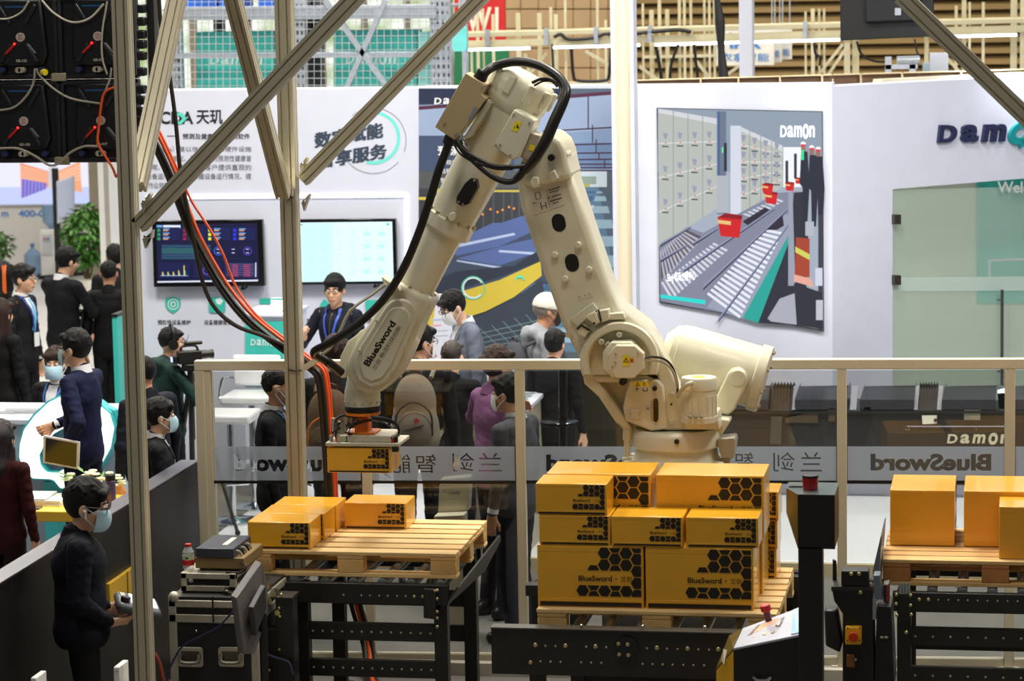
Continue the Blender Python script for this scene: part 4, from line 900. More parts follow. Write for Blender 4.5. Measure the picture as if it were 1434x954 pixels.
# counterbalance drum behind the turret
a, c = PY(936, 493, YQ + .32), PY(1072, 532, YQ + .32); dl = np.linalg.norm(c - a)
DR = MB().lathe(a, c - a, [(25 * SCL, -.03), (34 * SCL, 0), (40 * SCL, .02), (41 * SCL, .05), (43 * SCL, .055), (43 * SCL, .09), (44 * SCL, .10), (43.5 * SCL, dl - .06)], 40).build('balance_cylinder', M_rob, RB)
MB().lathe(c, c - a, [(44 * SCL, -.065), (47 * SCL, -.06), (47 * SCL, -.005), (45 * SCL, 0)], 40).build('end_cap', M_rob, RB, .004)
for k in range(8):
    u, v, d = frame(c - a); g = k * math.pi / 4 + .3; p = c + (u * math.cos(g) + v * math.sin(g)) * 42 * SCL; MB().cyl(p - d * .01, p + d * .012, .009, n=8).build('bolt', M_bolt, RB)
pp('trunnion', [(996, 578), (1003, 556), (1018, 524), (1024, 518), (1034, 516), (1043, 522), (1046, 533), (1043, 545), (1029, 574), (1020, 582)], YQ + .06, YQ + .14)
ycyl(MB(), 1033, 530, 11, YQ + .052, YQ + .07, 24).build('trunnion_cap', M_rob, RB, .003)
pp('piston_clevis', [(905, 468), (920, 472), (928, 484), (926, 492), (938, 488), (940, 498), (918, 500)], YQ + .2, YQ + .3)
MB().cyl(PY(920, 488, YQ + .28), PY(940, 495, YQ + .30), 4.5 * SCL).build('piston_rod', M_chrome, RB)
bolts(RB, [(921, 478), (921, 486)], YQ + .2, 1.0, M_black)
# upright motor on the turret
mo = PY(979, 560, YQ - .22); zt_, zb_ = PY(979, 528, YQ - .22)[2], PY(979, 590, YQ - .22)[2]
UM = MB().lathe((mo[0], mo[1], 0), (0, 0, 1), [(25 * SCL, zb_), (25 * SCL, zb_ + .03), (23.5 * SCL, zb_ + .035), (23.5 * SCL, zt_ - .07), (24.5 * SCL, zt_ - .065), (24.5 * SCL, zt_ - .01), (23 * SCL, zt_)], 28).build('axis_motor', M_rob, RB)
for k in range(9):
    g = math.pi * (1.05 + k * .112); u = np.array([math.cos(g), math.sin(g), 0]); b = MB(); b.obox(np.array([mo[0], mo[1], (zb_ + zt_) / 2 - .03]) + u * 23.8 * SCL, (.006, .012, .11), u, np.cross([0, 0, 1], u), (0, 0, 1)); b.build('cooling_rib', M_rob, UM)
b = MB(); b.lathe((mo[0] + .0, mo[1] + .0, 0), (0, 0, 1), [(9 * SCL, zt_ + .0005), (9 * SCL, zt_ + .002)], 14); b.build('sticker', M_sty, UM)
pp('motor_base', [(952, 578), (1004, 578), (1008, 602), (960, 602)], YQ - .2, YQ, bevel=.008)
for x in (966, 974, 982): MB().ball(PY(x, 584, YQ - .33), .011, 8, 6).build('bolt', M_bolt, RB)
MB().tube([PY(x, y, q) for x, y, q in ((970, 536, YQ - .33), (962, 539, YQ - .35), (954, 547, YQ - .32), (949, 556, YQ - .26))], 3 * SCL, 8).build('motor_cable', M_rob2, RB)
for dy, m in ((0, M_rub), (5, M_grey)): MB().tube([PY(x, y + dy, q) for x, y, q in ((899, 501, YQ - .33), (914, 500, YQ - .32), (930, 503, YQ - .3), (942, 515, YQ - .26), (948, 535, YQ - .22), (949, 552, YQ - .22))], 1.7 * SCL, 6).build('motor_cable', m, RB)
# lower arm with the shoulder ring
LA = pp('lower_arm', [(722, 238), (728, 290), (757, 375), (785, 452), (800, 484), (812, 506), (815, 526), (923, 526), (924, 506), (920, 484), (905, 458), (868, 430), (851, 395), (824, 315), (801, 245), (770, 225)], YQ - .17, YQ + .15, bevel=.042, seg=3)
A_ = arc_px(868, 506, 56, 56, 159, 381, 36); B_ = arc_px(868, 506, 43, 43, 154, 386, 36); A2 = arc_px(868, 506, 53, 53, 160, 380, 36); B2 = arc_px(868, 506, 46, 46, 157, 383, 36); b = MB(); n_ = len(A_)
rows_ = [[PY(*p, YQ - .06) for p in A_], [PY(*p, YQ - .215) for p in A_], [PY(*p, YQ - .24) for p in A2], [PY(*p, YQ - .24) for p in B2], [PY(*p, YQ - .225) for p in B_], [PY(*p, YQ - .165) for p in B_]]
b.add(sum(rows_, []), [(r * n_ + i, r * n_ + i + 1, (r + 1) * n_ + i + 1, (r + 1) * n_ + i) for r in range(5) for i in range(n_ - 1)] + [(0, n_, 2 * n_, 3 * n_, 4 * n_, 5 * n_), tuple(k * n_ + n_ - 1 for k in range(5, -1, -1))]); b.build('shoulder_ring', M_rob, RB)
pp('ring_floor', arc_px(868, 506, 43.5, 43.5, 154, 386, 30), YQ - .176, YQ - .16, M_rob2, bevel=0)
def octo(cx, cy, rx, ry): return [(cx + rx * x, cy + ry * y) for x, y in ((-.55, -1), (.5, -1), (1, -.5), (1, .45), (.45, 1), (-.5, 1), (-1, .5), (-1, -.45))]
MO = pp('shoulder_motor', octo(870, 504, 26, 25), YQ - .30, YQ - .17, bevel=.008)
pp('motor_cover', octo(876, 507, 25.5, 23), YQ - .36, YQ - .30, parent=MO, bevel=.006)
sticker(872, 497.5, 881.5, 513, YQ - .361, M_sty, None, (876.7, 504.5, 4)); sticker(882, 502, 887.5, 507.5, YQ - .361, M_org, None, (884.7, 505, 1.8))
bolts(RB, [(862, 496), (861, 508), (893, 495), (857, 514)], YQ - .36, 1.3)
for x, y in ((842, 479), (867, 469), (851, 483), (886, 483)):
    ycyl(MB(), x, y, 4, YQ - .24, YQ - .17, 14).build('boss', M_rob, RB, .003); ycyl(MB(), x, y, 1.5, YQ - .245, YQ - .23, 8).build('bolt', M_bolt, RB)
MB().cyl(PY(897, 501, YQ - .33), PY(903, 502, YQ - .33), 3 * SCL).build('connector', M_grey, RB)
# stop blocks above the ring
for poly, y0 in (([(798, 447), (830, 424), (838, 434), (808, 458)], YQ - .2), ([(819, 444), (833, 436), (840, 451), (833, 456)], YQ - .26), ([(808, 461), (815, 456), (826, 464), (818, 473), (808, 467)], YQ - .25), ([(836, 436), (852, 433), (853, 448), (842, 452)], YQ - .25), ([(846, 440), (872, 438), (876, 447), (845, 449)], YQ - .22)):
    pp('stop_block', poly, y0, YQ - .15, bevel=.005)
ycyl(MB(), 852, 446, 1.8, YQ - .225, YQ - .21).build('plug', M_black, RB); ycyl(MB(), 832, 453, 1.6, YQ - .263, YQ - .25).build('plug', M_black, RB)
b = MB(); b.tube([PY(*p, YQ - .255) for p in ((808, 461), (814, 455.5), (826, 463))], .006, 5, 0); b.build('gap_seal', M_black, RB)
b = MB(); b.tube([PY(*p, YQ - .262) for p in ((834, 437), (838, 434), (842, 450))], .005, 5, 0); b.build('gap_seal', M_black, RB)
ycyl(MB(), 796, 469, 4.5, YQ - .176, YQ - .165).build('dimple', M_rob2, RB)
def slotpoly(cx, cy, rx, ry, ang=-12):
    p = arc_px(0, -ry + rx, rx, rx, 180, 360, 8) + arc_px(0, ry - rx, rx, rx, 0, 180, 8); c, s = math.cos(math.radians(ang)), math.sin(math.radians(ang)); return [(cx + x * c - y * s, cy + x * s + y * c) for x, y in p]
for cx, cy in ((782.5, 312), (801, 368)):
    b = MB(); b.prism([PY(*p, YQ - .172) for p in slotpoly(cx, cy, 9.4, 12.6)], (0, -.002, 0)); b.build('arm_slot', M_black, RB)
for x, y in ((776, 357.5), (809, 343.5), (790.5, 391), (824, 378)):
    ycyl(MB(), x, y, 4.6, YQ - .2, YQ - .165, 16, None).build('boss', M_rob, RB, .006)
q = [(738, 270), (786, 257), (790, 287), (746, 302)]
b = MB(); b.prism([PY(*p, YQ - .171) for p in q], (0, -.002, 0)); lb = b.build('arm_label', M_stw, RB, smooth=False)
b = MB(); g = zf(YQ - .175)
def lab(u, v): 
    a, bb, c, d = (np.array(p) for p in q); p = a + (bb - a) * u + (d - a) * v + (a - bb + c - d) * u * v; return g(*p)
for u0, v0, u1, v1 in ((.2, .1, .36, .12), (.2, .1, .22, .4), (.34, .1, .36, .4), (.2, .38, .36, .4), (.6, .12, .95, .17), (.62, .24, .9, .28), (.55, .45, .62, .5), (.68, .45, .95, .5), (.6, .62, .95, .68), (.66, .76, .85, .8), (.08, .5, .2, .53), (.3, .55, .33, .9), (.44, .6, .47, .9), (.3, .74, .46, .77), (.55, .1, .56, .9)):
    b.poly([lab(u0, v0), lab(u1, v0), lab(u1, v1), lab(u0, v1)])
b.build('pictogram', mat('label_ink', (110, 100, 84), .6), lb, smooth=False)
b = MB(); ring_px(b, 818, 416, 5, 6.2, zf(YQ - .172), (200, 190, 160)); b = MB()
for cx in (812, 819, 826): b.lathe(PY(cx, 417 - (cx - 812) * .3, YQ - .17), (0, -1, 0), [(3.2 * SCL, 0), (3.2 * SCL, .003), (2.2 * SCL, .003), (2.2 * SCL, 0)], 12, cap=False)
b.build('cast_mark', M_rob, RB)
# elbow housing
pp('elbow_housing', [(726, 236), (733, 215), (752, 188), (772, 186), (786, 198), (792, 212), (796, 232), (801, 250), (775, 256), (745, 262), (728, 258)], YQ - .22, YQ + .18, bevel=.03, seg=3)
pp('lug', [(782, 205), (793, 212), (796, 218), (790, 224), (778, 222)], YQ - .2, YQ - .05, bevel=.008)
ycyl(MB(), 771.5, 221, 4.6, YQ - .25, YQ - .2).build('plug', M_black, RB)
pp('stop_block', [(745, 248), (753, 248), (756, 262), (746, 264), (742, 256)], YQ - .26, YQ - .15, bevel=.006); pp('stop_block', [(768, 243), (776, 238), (782, 250), (772, 256)], YQ - .26, YQ - .15, bevel=.006)
# forearm: axis from the rear cap down to the wrist
AX0, AX1 = np.array([735.0, 112.0]), np.array([512.0, 532.0]); adir = (AX1 - AX0) / np.linalg.norm(AX1 - AX0)
YA = YQ - .05
def axp(t): p = AX0 + adir * t; return PY(p[0], p[1], YA)
a0, a1 = axp(0), axp(400); ad = nrm(a1 - a0)
tm = lambda t: t * SCL
FO = MB().lathe(a0, ad, [(41 * SCL, tm(20)), (37 * SCL, tm(45)), (35 * SCL, tm(110)), (34 * SCL, tm(160)), (32.5 * SCL, tm(215))], 36).build('upper_arm', M_rob, RB)
MB().lathe(a0, ad, [(30 * SCL, tm(-9)), (38 * SCL, tm(-7)), (44 * SCL, tm(0)), (46.5 * SCL, tm(8)), (46.5 * SCL, tm(22)), (45 * SCL, tm(27)), (45.5 * SCL, tm(30)), (42 * SCL, tm(40)), (38 * SCL, tm(46))], 36).build('rear_cap', M_rob, RB)
uu, vv, _ = frame(ad)
for k in range(10):
    g = k * math.pi / 5 + .2; e = uu * math.cos(g) + vv * math.sin(g); MB().obox(a0 + ad * tm(10) + e * 46 * SCL, (.03, .045, tm(26)), e, np.cross(ad, e), ad).build('cap_rib', M_rob, RB, .008)
pp('side_motor', [(720, 153), (748.5, 169.5), (727, 221), (717, 225), (690.5, 204)], YQ - .36, YQ - .12, bevel=.008)
sticker_q = [(722, 169), (731, 171.5), (724, 185), (715.5, 182)]
b = MB(); b.prism([PY(*p, YQ - .361) for p in sticker_q], (0, -.002, 0)); o = b.build('sticker', M_sty, RB, smooth=False)
b = MB(); g = zf(YQ - .365); T = [(725, 173), (726.5, 180), (719, 179.5)]; b.poly([g(*T[0]), g(*T[1]), g(723, 179)]); b.poly([g(*T[0]), g(722.5, 176), g(720.8, 179.2), g(*T[2])]); b.build('pictogram', M_ink, o, smooth=False)
bolts(RB, [(719, 160), (741, 172), (714, 217), (700, 203), (694, 203)], YQ - .36, 1.4)
pp('side_motor', [(742, 185), (757, 190), (752, 212), (742, 225), (730, 222), (727, 212), (735, 200)], YQ - .32, YQ - .16, M_grey, bevel=.008)
b = MB(); b.prism([PY(*p, YQ - .321) for p in ((743, 202), (749, 204), (747, 212), (740, 210))], (0, -.002, 0)); b.build('sticker', M_sty, RB)
# sheet metal box at the back of the forearm
SB = pp('junction_box', [(652, 102), (680.5, 119), (674, 132), (681, 138), (637, 197), (609, 178)], YQ - .30, YQ - .14, M_sheet, bevel=.004)
b = MB(); b.prism([PY(*p, YQ - .302) for p in ((664, 150), (668, 151), (660, 167), (655.5, 167.5))], (0, -.002, 0)); b.build('slot', mat('slot_blue', (120, 136, 168), .5), SB)
pp('mounting_plate', [(683, 139), (688, 145), (660, 192), (640, 200), (652, 188)], YQ - .26, YQ - .1, M_rob2, bevel=.004)
bolts(RB, [(675, 121), (638, 187), (686, 146), (662, 188), (622, 172)], YQ - .302, 1.5)
b = MB(); b.prism([PY(*p, YQ - .235) for p in [(659, 250), (667.5, 252), (668.5, 263), (656, 286), (647, 289), (639, 284.5), (639.5, 276), (651, 257)]], (0, .10, 0)); cv = b.build('cover_plate', M_black, RB)
bolts(RB, [(664, 253), (642, 283), (648, 286.5)], YQ - .236, 1.5)
b = MB(); b.prism([PY(*p, YQ - .225) for p in slotpoly(633, 304, 4.5, 6.5, 25)], (0, .05, 0)); b.build('cast_mark', M_rob, RB, .004)
MB().lathe(a0, ad, [(31 * SCL, tm(212)), (36 * SCL, tm(215)), (36.5 * SCL, tm(232)), (34 * SCL, tm(235)), (27 * SCL, tm(238))], 36).build('arm_flange', M_rob, RB)
for k in range(12):
    g = k * math.pi / 6; e = uu * math.cos(g) + vv * math.sin(g); p = a0 + ad * tm(210) + e * 33.5 * SCL; MB().cyl(p, p + ad * .03, .011, n=8).build('bolt', M_bolt, RB)
MB().lathe(a0, ad, [(28 * SCL, tm(234)), (27 * SCL, tm(250)), (27.5 * SCL, tm(330))], 32).build('forearm_tube', M_rob, RB)
MB().lathe(a0, ad, [(27 * SCL, tm(322)), (32 * SCL, tm(324)), (32.5 * SCL, tm(330)), (29 * SCL, tm(332))], 32).build('arm_flange', M_rob, RB)
for k in range(10):
    g = k * math.pi / 5 + .1; e = uu * math.cos(g) + vv * math.sin(g); p = a0 + ad * tm(320) + e * 30 * SCL; MB().cyl(p, p + ad * .02, .008, n=8).build('bolt', M_bolt, RB)
perp = np.array([-adir[1], adir[0]])
def ax2(t, s): p = AX0 + adir * t + perp * s; return (p[0], p[1])
# perp points to the left and up in the picture for positive s (towards the hose side is negative)
out = [ax2(326, -29), ax2(326, 29)] ; sgn = 1
low = [ax2(333, 30), ax2(400, 33), ax2(440, 37), ax2(462, 36), ax2(484, 26), ax2(494, 8), ax2(494, -10), ax2(480, -27), ax2(455, -36), ax2(420, -36), ax2(370, -31), ax2(333, -30)]
WR = pp('wrist_housing', low, YA - .14, YA + .14, bevel=.03, seg=3)
cvr = [ax2(364, 12), ax2(356, 0), ax2(364, -12)]
plate = [ax2(350 + 24 - 24 * math.cos(t) , 24 * math.sin(t)) for t in np.linspace(-1.45, 1.45, 9)] + [ax2(440, 29), ax2(466, 25), ax2(482, 10), ax2(482, -12), ax2(466, -26), ax2(440, -30)]
pp('wrist_cover', plate, YA - .165, YA - .13, bevel=.010)
inner = [ax2(362 + 17 - 17 * math.cos(t), 17 * math.sin(t)) for t in np.linspace(-1.45, 1.45, 9)] + [ax2(440, 21), ax2(462, 17), ax2(474, 5), ax2(474, -8), ax2(462, -19), ax2(440, -22)]
pp('wrist_cover', inner, YA - .178, YA - .15, M_rob, bevel=.006)
bolts(RB, [ax2(357, 8), ax2(364, -23), ax2(396, 25.5), ax2(444, 27), ax2(410, -27), ax2(446, -28), ax2(476, 14), ax2(474, -18)], YA - .165, 1.8, M_rob2)
yt = YA - .179; g = zf(yt)
b = MB(); text_into(b, 'BlueSword', g(516.8, 514), g(555, 453.2), g(508.5, 509), .001, bold=.035); b.build('lettering', M_ink, RB, smooth=False)
b = MB(); text_into(b, '兰剑 物流科技创新', g(526, 519.5), g(562.5, 459), g(520.5, 515.5), .001); b.build('lettering', mat('letter_soft', (120, 108, 84), .6), RB, smooth=False)
pp('wrist_arm', [(476, 500), (487, 478), (498, 470), (506, 462), (490, 505), (484, 530), (476, 530)], YA + .02, YA + .14, bevel=.012)
# wrist end: vertical flange and gripper
wx = PY(508, 570, YA); zz = lambda py: PY(508, py, YA)[2]
MB().lathe((wx[0], wx[1], 0), (0, 0, 1), [(24 * SCL, zz(568)), (25 * SCL, zz(562)), (25 * SCL, zz(548)), (23 * SCL, zz(540)), (20 * SCL, zz(525))], 30).build('wrist_end', M_rob, RB)
for k in range(14):
    g_ = k * math.pi / 7; p = np.array([wx[0], wx[1], zz(562)]) + np.array([math.cos(g_), math.sin(g_), 0]) * 25 * SCL; MB().ball(p, .007, 6, 4).build('bolt', M_bolt, RB)
MB().lathe((wx[0], wx[1], 0), (0, 0, 1), [(23.5 * SCL, zz(576)), (25 * SCL, zz(574)), (25 * SCL, zz(568)), (22 * SCL, zz(566))], 30).build('tool_flange', M_black, RB)
GR = MB().lathe((wx[0], wx[1], 0), (0, 0, 1), [(24.5 * SCL, zz(580)), (24.5 * SCL, zz(576))], 30).build('gripper', M_org, RB)
MB().box(wx[0] - 9.5 * SCL, wx[0] + 9.5 * SCL, wx[1] - .05, wx[1] + .05, zz(604), zz(579.5)).build('mast', M_org, GR, .004)
MB().box(wx[0] - 19 * SCL, wx[0] + 21 * SCL, wx[1] - .08, wx[1] + .08, zz(606), zz(603)).build('mast_foot', M_org, GR, .003)
gx0, gx1 = PY(456, 615, 15.42)[0], PY(559, 615, 15.42)[0]; zb = HZ + SH - .008
M_plate = mat('gripper_plate', (206, 200, 178), .4, .2)
MB().box(gx0, gx1, 15.41, 15.70, zb + .008, zb + .028).build('suction_plate', M_plate, GR, .004)
MB().box(gx0 + .05, gx1 - .05, 15.44, 15.68, zb + .029, zz(606) + .001).build('valve_block', M_plate, GR, .004)
for x, m in ((462, M_grey), (470, mat('fitting_red', (200, 40, 30), .4)), (548, mat('fitting_red', (200, 40, 30), .4)), (484, M_black), (553, M_black), (478, M_grey)):
    p = PY(x, 612, 15.42); MB().cyl((p[0], 15.45, zb + .028), (p[0], 15.45, zb + .062), .011, n=10).build('fitting', m, GR)
for x in (468, 476, 484): 
    p = PY(x, 600, 15.5); MB().cyl((p[0], 15.52, zb + .05), (p[0], 15.52, zb + .12 + .01 * (x % 5)), .02, n=10).build('vacuum_ejector', M_grey if x % 2 else M_bolt, GR)
b = MB(); b.box(gx1 - .04, gx1 - .005, 15.405, 15.44, zb - .02, zb + .01); b.build('side_clamp', M_black, GR, .003)
for pts_, r in (([(487, 606), (492, 598), (510, 590), (535, 588), (553, 594), (559, 606), (550, 613), (520, 615), (495, 611), (486, 603), (497, 594)], .008), ([(520, 583), (540, 586), (556, 594), (560, 608), (548, 614)], .006), ([(466, 606), (468, 590), (480, 582), (495, 584), (502, 590)], .009), ([(470, 612), (472, 596), (484, 590), (490, 596), (484, 606)], .006), ([(500, 592), (480, 598), (468, 604)], .006), ([(519, 588), (538, 592), (552, 600)], .005)):
    n = len(pts_); MB().tube([PY(x, y, 15.40 + .12 * math.sin(i * 3.1 / max(1, n - 1))) for i, (x, y) in enumerate(pts_)], r, 6).build('air_hose', M_rub, GR)
# hoses of the dress pack
def hose(pts_, r, m=M_rub, name='hose'): MB().tube([PY(x, y, q) for x, y, q in pts_], r, 10).build(name, m, RB)
H0 = YQ - .25
hose([(674, 112, H0), (680, 101, H0), (695, 92, H0 + .05), (722, 86.5, H0 + .05), (752, 91, H0), (777, 104, H0 - .06), (791, 121, H0 - .1), (790, 138, H0 - .14), (776, 170, H0 - .18), (763, 200, H0 - .2), (748, 224, H0 - .2), (734, 240, H0 - .2)], [.028, .025, .025, .026, .026, .026, .028, .03, .032, .032, .03, .022])
MB().cyl(PY(668, 114, H0), PY(677, 100, H0), .034).build('hose_gland', M_rub, RB)
for pts_, r in (([(734, 240, H0 - .2), (726, 250, H0 - .2), (712, 255, H0 - .2), (695, 250, H0 - .18), (680, 240, H0 - .16), (662, 224, H0 - .12), (650, 212, H0 - .1), (641, 200, H0 - .08)], .017), ([(738, 232, H0 - .2), (715, 234, H0 - .22), (690, 232, H0 - .2), (672, 224, H0 - .16), (655, 214, H0 - .14), (645, 204, H0 - .1), (640, 195, H0 - .08)], .012), ([(733, 228, H0 - .16), (728, 240, H0 - .2), (720, 250, H0 - .22)], .009), ([(718, 236, H0 - .2), (695, 236, H0 - .2), (668, 228, H0 - .16)], .009), ([(640, 196, H0 - .06), (637, 203, H0 - .06), (644, 215, H0 - .1), (660, 226, H0 - .12)], .006), ([(745, 116, H0), (757, 111, H0), (770, 111, H0), (783, 119, H0 - .05), (786, 132, H0 - .1)], .009), ([(748, 120, H0), (760, 114, H0), (772, 114, H0), (780, 121, H0 - .05)], .006)):
    hose(pts_, r)
for x, y in ((643, 186), (647, 190), (650, 195), (645, 195), (652, 199)): MB().cyl(PY(x, y, H0 - .06), PY(x + 3, y + 7, H0 - .08), .006, n=6).build('connector_pin', M_chrome, RB)
hose([(631, 193, H0), (626, 208, H0), (614, 240, H0 - .02), (602, 280, H0 - .02), (585, 330, H0 - .04), (563, 380, H0 - .06), (535, 422, H0 - .08), (500, 455, H0 - .1), (462, 480, H0 - .1), (443, 490, H0 - .08), (440, 496, H0 - .04), (450, 502, H0), (470, 516, H0 + .08)], .0235)
MB().cyl(PY(634, 184, H0), PY(627, 202, H0), .032).build('hose_gland', M_rub, RB)
MB().cyl(PY(458, 506, H0 + .02), PY(478, 522, H0 + .1), .026).build('hose_gland', M_rub, RB)
b = MB(); b.tube([PY(x, y, H0 - .04) for x, y in ((540, 398), (518, 415), (490, 435), (478, 460), (462, 488), (449, 497))], .009, 6, 2); b.build('hose_bracket', M_rob2, RB)
pp('hose_bracket', [(534, 387), (544, 394), (556, 400), (560, 408), (548, 404), (536, 397)], YA - .2, YA - .1, M_rob, bevel=.004)
# ================================================================ conveyors
M_cblk = mat('conveyor_black', (34, 32, 29), .42, .0, var=.2, scale=8); M_roll = mat('zinc_roller', (178, 186, 190), .28, .9); M_brass = mat('zinc_bolt', (206, 192, 140), .3, .8)
def bolt_row(t, xs, y, z_, r=.008, m=M_brass, d=(0, -1, 0)):
    for x in xs: MB().ball((x, y, z_), (r, r * .6, r), 8, 5).build('bolt', m, t)
def leg(t, x, y, zt, w_=.075):
    b = MB(); b.box(x - w_ / 2, x + w_ / 2, y - w_ / 2, y + w_ / 2, 0.02, zt); o = b.build('leg', M_cblk, t, .004); MB().cbox((x, y, .01), (w_ + .05, w_ + .05, .02)).build('foot_plate', M_cblk, o)
    for k in range(10): MB().ball((x, y - w_ / 2, zt - .06 - k * .075), (.005, .003, .005), 6, 4).build('hole', M_black, o) if k % 2 else None
def table(label, x0, x1, y0, y1, ztop, beam_h, legs, bars, beam_x=None, rx=None):
    t = thing('roller_conveyor', label, 'conveyor', ((x0 + x1) / 2, (y0 + y1) / 2, 0), 'black steel roller conveyors')
    bx0, bx1 = beam_x or (x0, x1)
    MB().box(bx0, bx1, y0, y0 + .05, ztop - beam_h, ztop).build('side_beam', M_cblk, t, .004)
    MB().box(x0, x1, y1 - .05, y1, ztop - beam_h, ztop).build('side_beam', M_cblk, t, .004)
    for x in legs:
        for y in (y0 + .09, y1 - .09): leg(t, x, y, ztop - .01)
    for zc, h in bars:
        for y in (y0 + .06, y1 - .10):
            MB().box(min(legs), max(legs), y, y + .035, zc - h / 2, zc + h / 2).build('cross_bar', M_cblk, t, .003)
        n = 13
        for k in range(n):
            x = min(legs) + .06 + k * (max(legs) - min(legs) - .12) / (n - 1); MB().ball((x, y0 + .06, zc), (.007, .003, .007), 6, 4).build('bolt', M_bolt, t)
    a, c = rx or (x0 + .05, x1 - .05); n = int((c - a) / .155)
    for k in range(n + 1):
        x = a + k * (c - a) / n; MB().cyl((x, y0 + .045, .8245), (x, y1 - .045, .8245), .03, n=14).build('roller', M_roll, t)
    return t
# left
xa, xb = PY(401, 830, 15.10)[0], PY(628, 830, 15.10)[0]
T1 = table('black steel roller conveyor frame under the left pallet', xa, xb, 15.08, 16.12, .832, .115, [PY(424, 880, 15.15)[0], PY(618, 880, 15.15)[0]], [(PY(520, 885, 15.15)[2], .098), (PY(520, 936, 15.15)[2], .098)])
zb_ = PY(500, 834, 15.08)[2]
bolt_row(T1, [PY(x, 834, 15.08)[0] for x in (481, 506, 518, 531, 543, 556, 568)], 15.08, zb_, .006, M_bolt); bolt_row(T1, [PY(580, 834, 15.08)[0], PY(592, 834, 15.08)[0]], 15.078, zb_, .010)
b = MB(); b.prism([PY(593, 825, 15.05), PY(610, 826, 15.05), PY(610, 868, 15.05), PY(593, 866, 15.05)], (0, .06, 0)); b.build('corner_block', M_cblk, T1, .004)
bolt_row(T1, [PY(609, y, 15.05)[0] for y in (828,)], 15.05, PY(609, 828, 15.05)[2]); 
for y in (827, 839, 857, 866, 878): p = PY(612, y, 15.06); MB().ball(p, (.010, .008, .010), 8, 5).build('bolt', M_brass, T1)
b = MB(); th = np.array([.012, 0, -.004]); b.prism([PY(612, 858, 15.10), PY(640, 822, 15.10), PY(698, 749, 16.12), PY(699, 757, 16.12), PY(676, 800, 16.0)], th); b.build('guide_plate', mat('guide_grey', (62, 60, 55), .35, .3), T1, .003)
b = MB(); b.prism([PY(608, 862, 15.09), PY(628, 838, 15.09), PY(672, 786, 15.9), PY(668, 800, 15.9)], th); b.build('guide_bracket', M_cblk, T1)
for i, x in enumerate((598, 604, 610)): MB().tube([PY(x, 822, 15.12), PY(x + 2, 813, 15.2), PY(x + 8, 808, 15.4), PY(x + 16, 806, 15.6)], .010, 8).build('air_pipe', M_roll, T1)
# pneumatic stop tower at the left end of the left conveyor
ST = thing('stop_tower', 'black steel bracket tower with small air valves beside the flight case', 'machine', (PY(395, 900, 14.75)[0], 14.75, 0))
p0, p1 = PY(386, 870, 14.72), PY(411, 870, 14.72); zt_ = PY(400, 838, 14.72)[2]
MB().box(p0[0], p1[0], 14.72, 14.82, 0, zt_).build('column', M_cblk, ST, .004)
q0_, q1_ = PY(366, 900, 14.70), PY(386, 900, 14.70); MB().box(q0_[0], q1_[0], 14.72, 14.80, 0, PY(370, 880, 14.72)[2]).build('side_plate', M_cblk, ST, .004)
MB().box(p0[0] - .02, p1[0], 14.70, 14.86, zt_, zt_ + .008).build('top_plate', mat('guide_grey', (62, 60, 55), .35, .3), ST)
for x, y in ((373, 823), (383, 832), (378, 842), (372, 848), (389, 858)):
    p = PY(x, y, 14.72); MB().cyl(p, p + [0, .08, 0], .012, n=10).build('air_cylinder', M_chrome, ST); MB().cyl(p + [0, -.012, 0], p, .016, n=8).build('cylinder_nut', M_brass, ST)
for x, y in ((394, 833), (368, 853), (369, 864), (368, 876), (391, 852), (392, 864), (377, 939), (391, 910)): MB().ball(PY(x, y, 14.715), .009, 8, 5).build('bolt', M_brass, ST)
MB().beam(PY(379, 828, 14.71), PY(386, 826, 14.71), .02, .02).build('lever', M_chrome, ST); MB().beam(PY(371, 845, 14.71), PY(371, 862, 14.71), .018, .015).build('lever', M_chrome, ST)
b = MB(); b.prism([PY(x, y, 14.85) for x, y in ((410, 888), (416, 884), (416, 913), (410, 916))], (0, .004, 0)); b.build('notice', M_stw, ST)
MB().tube([PY(x, y, 14.69) for x, y in ((367, 880), (368, 896), (374, 915), (388, 922), (404, 928), (410, 945))], .008, 6).build('air_hose', mat('hose_blue', (58, 62, 84), .4), ST)
# middle
xa, xb = PY(688, 910, 13.60)[0], PY(1125, 910, 13.60)[0]
zt_, zb_ = PY(800, 882, 13.60)[2], PY(800, 947, 13.60)[2]
T2 = table('heavy black roller conveyor in front, under the big carton stack', xa, xb, 13.60, 15.10, zt_, zt_ - zb_, [PY(752, 950, 13.66)[0], PY(1090, 950, 13.66)[0]], [(.35, .09)], rx=(PY(738, 870, 13.6)[0], xb - .06))
MB().box(xa, xb, 13.585, 13.67, zt_, zt_ + .006).build('beam_flange', mat('flange_grey', (92, 88, 82), .3, .4), T2)
f = lambda xs, y: [PY(x, y, 13.60)[0] for x in xs]
bolt_row(T2, f((750, 792, 834, 920, 963, 1006), 906), 13.598, PY(850, 906, 13.60)[2], .0125); bolt_row(T2, f((764, 778, 821, 849, 906, 934, 949, 978, 993), 907), 13.60, PY(850, 907, 13.60)[2], .006, M_bolt)
bolt_row(T2, f((743,), 928), 13.598, PY(743, 928, 13.60)[2], .011); bolt_row(T2, f((757, 771, 785, 814, 828, 842, 900, 914, 928, 942, 957, 971, 986), 929), 13.60, PY(850, 929, 13.60)[2], .006, M_bolt)
hc = PY(878, 907, 13.60); hd = MB().cyl(hc + [0, -.012, 0], hc + [0, .01, 0], .058, n=24).build('bearing_cover', M_black, T2)
for x, y in ((866, 902), (867, 917), (880, 918), (879, 903)): MB().ball(PY(x, y, 13.587), (.011, .007, .011), 8, 5).build('bolt', M_brass, hd)
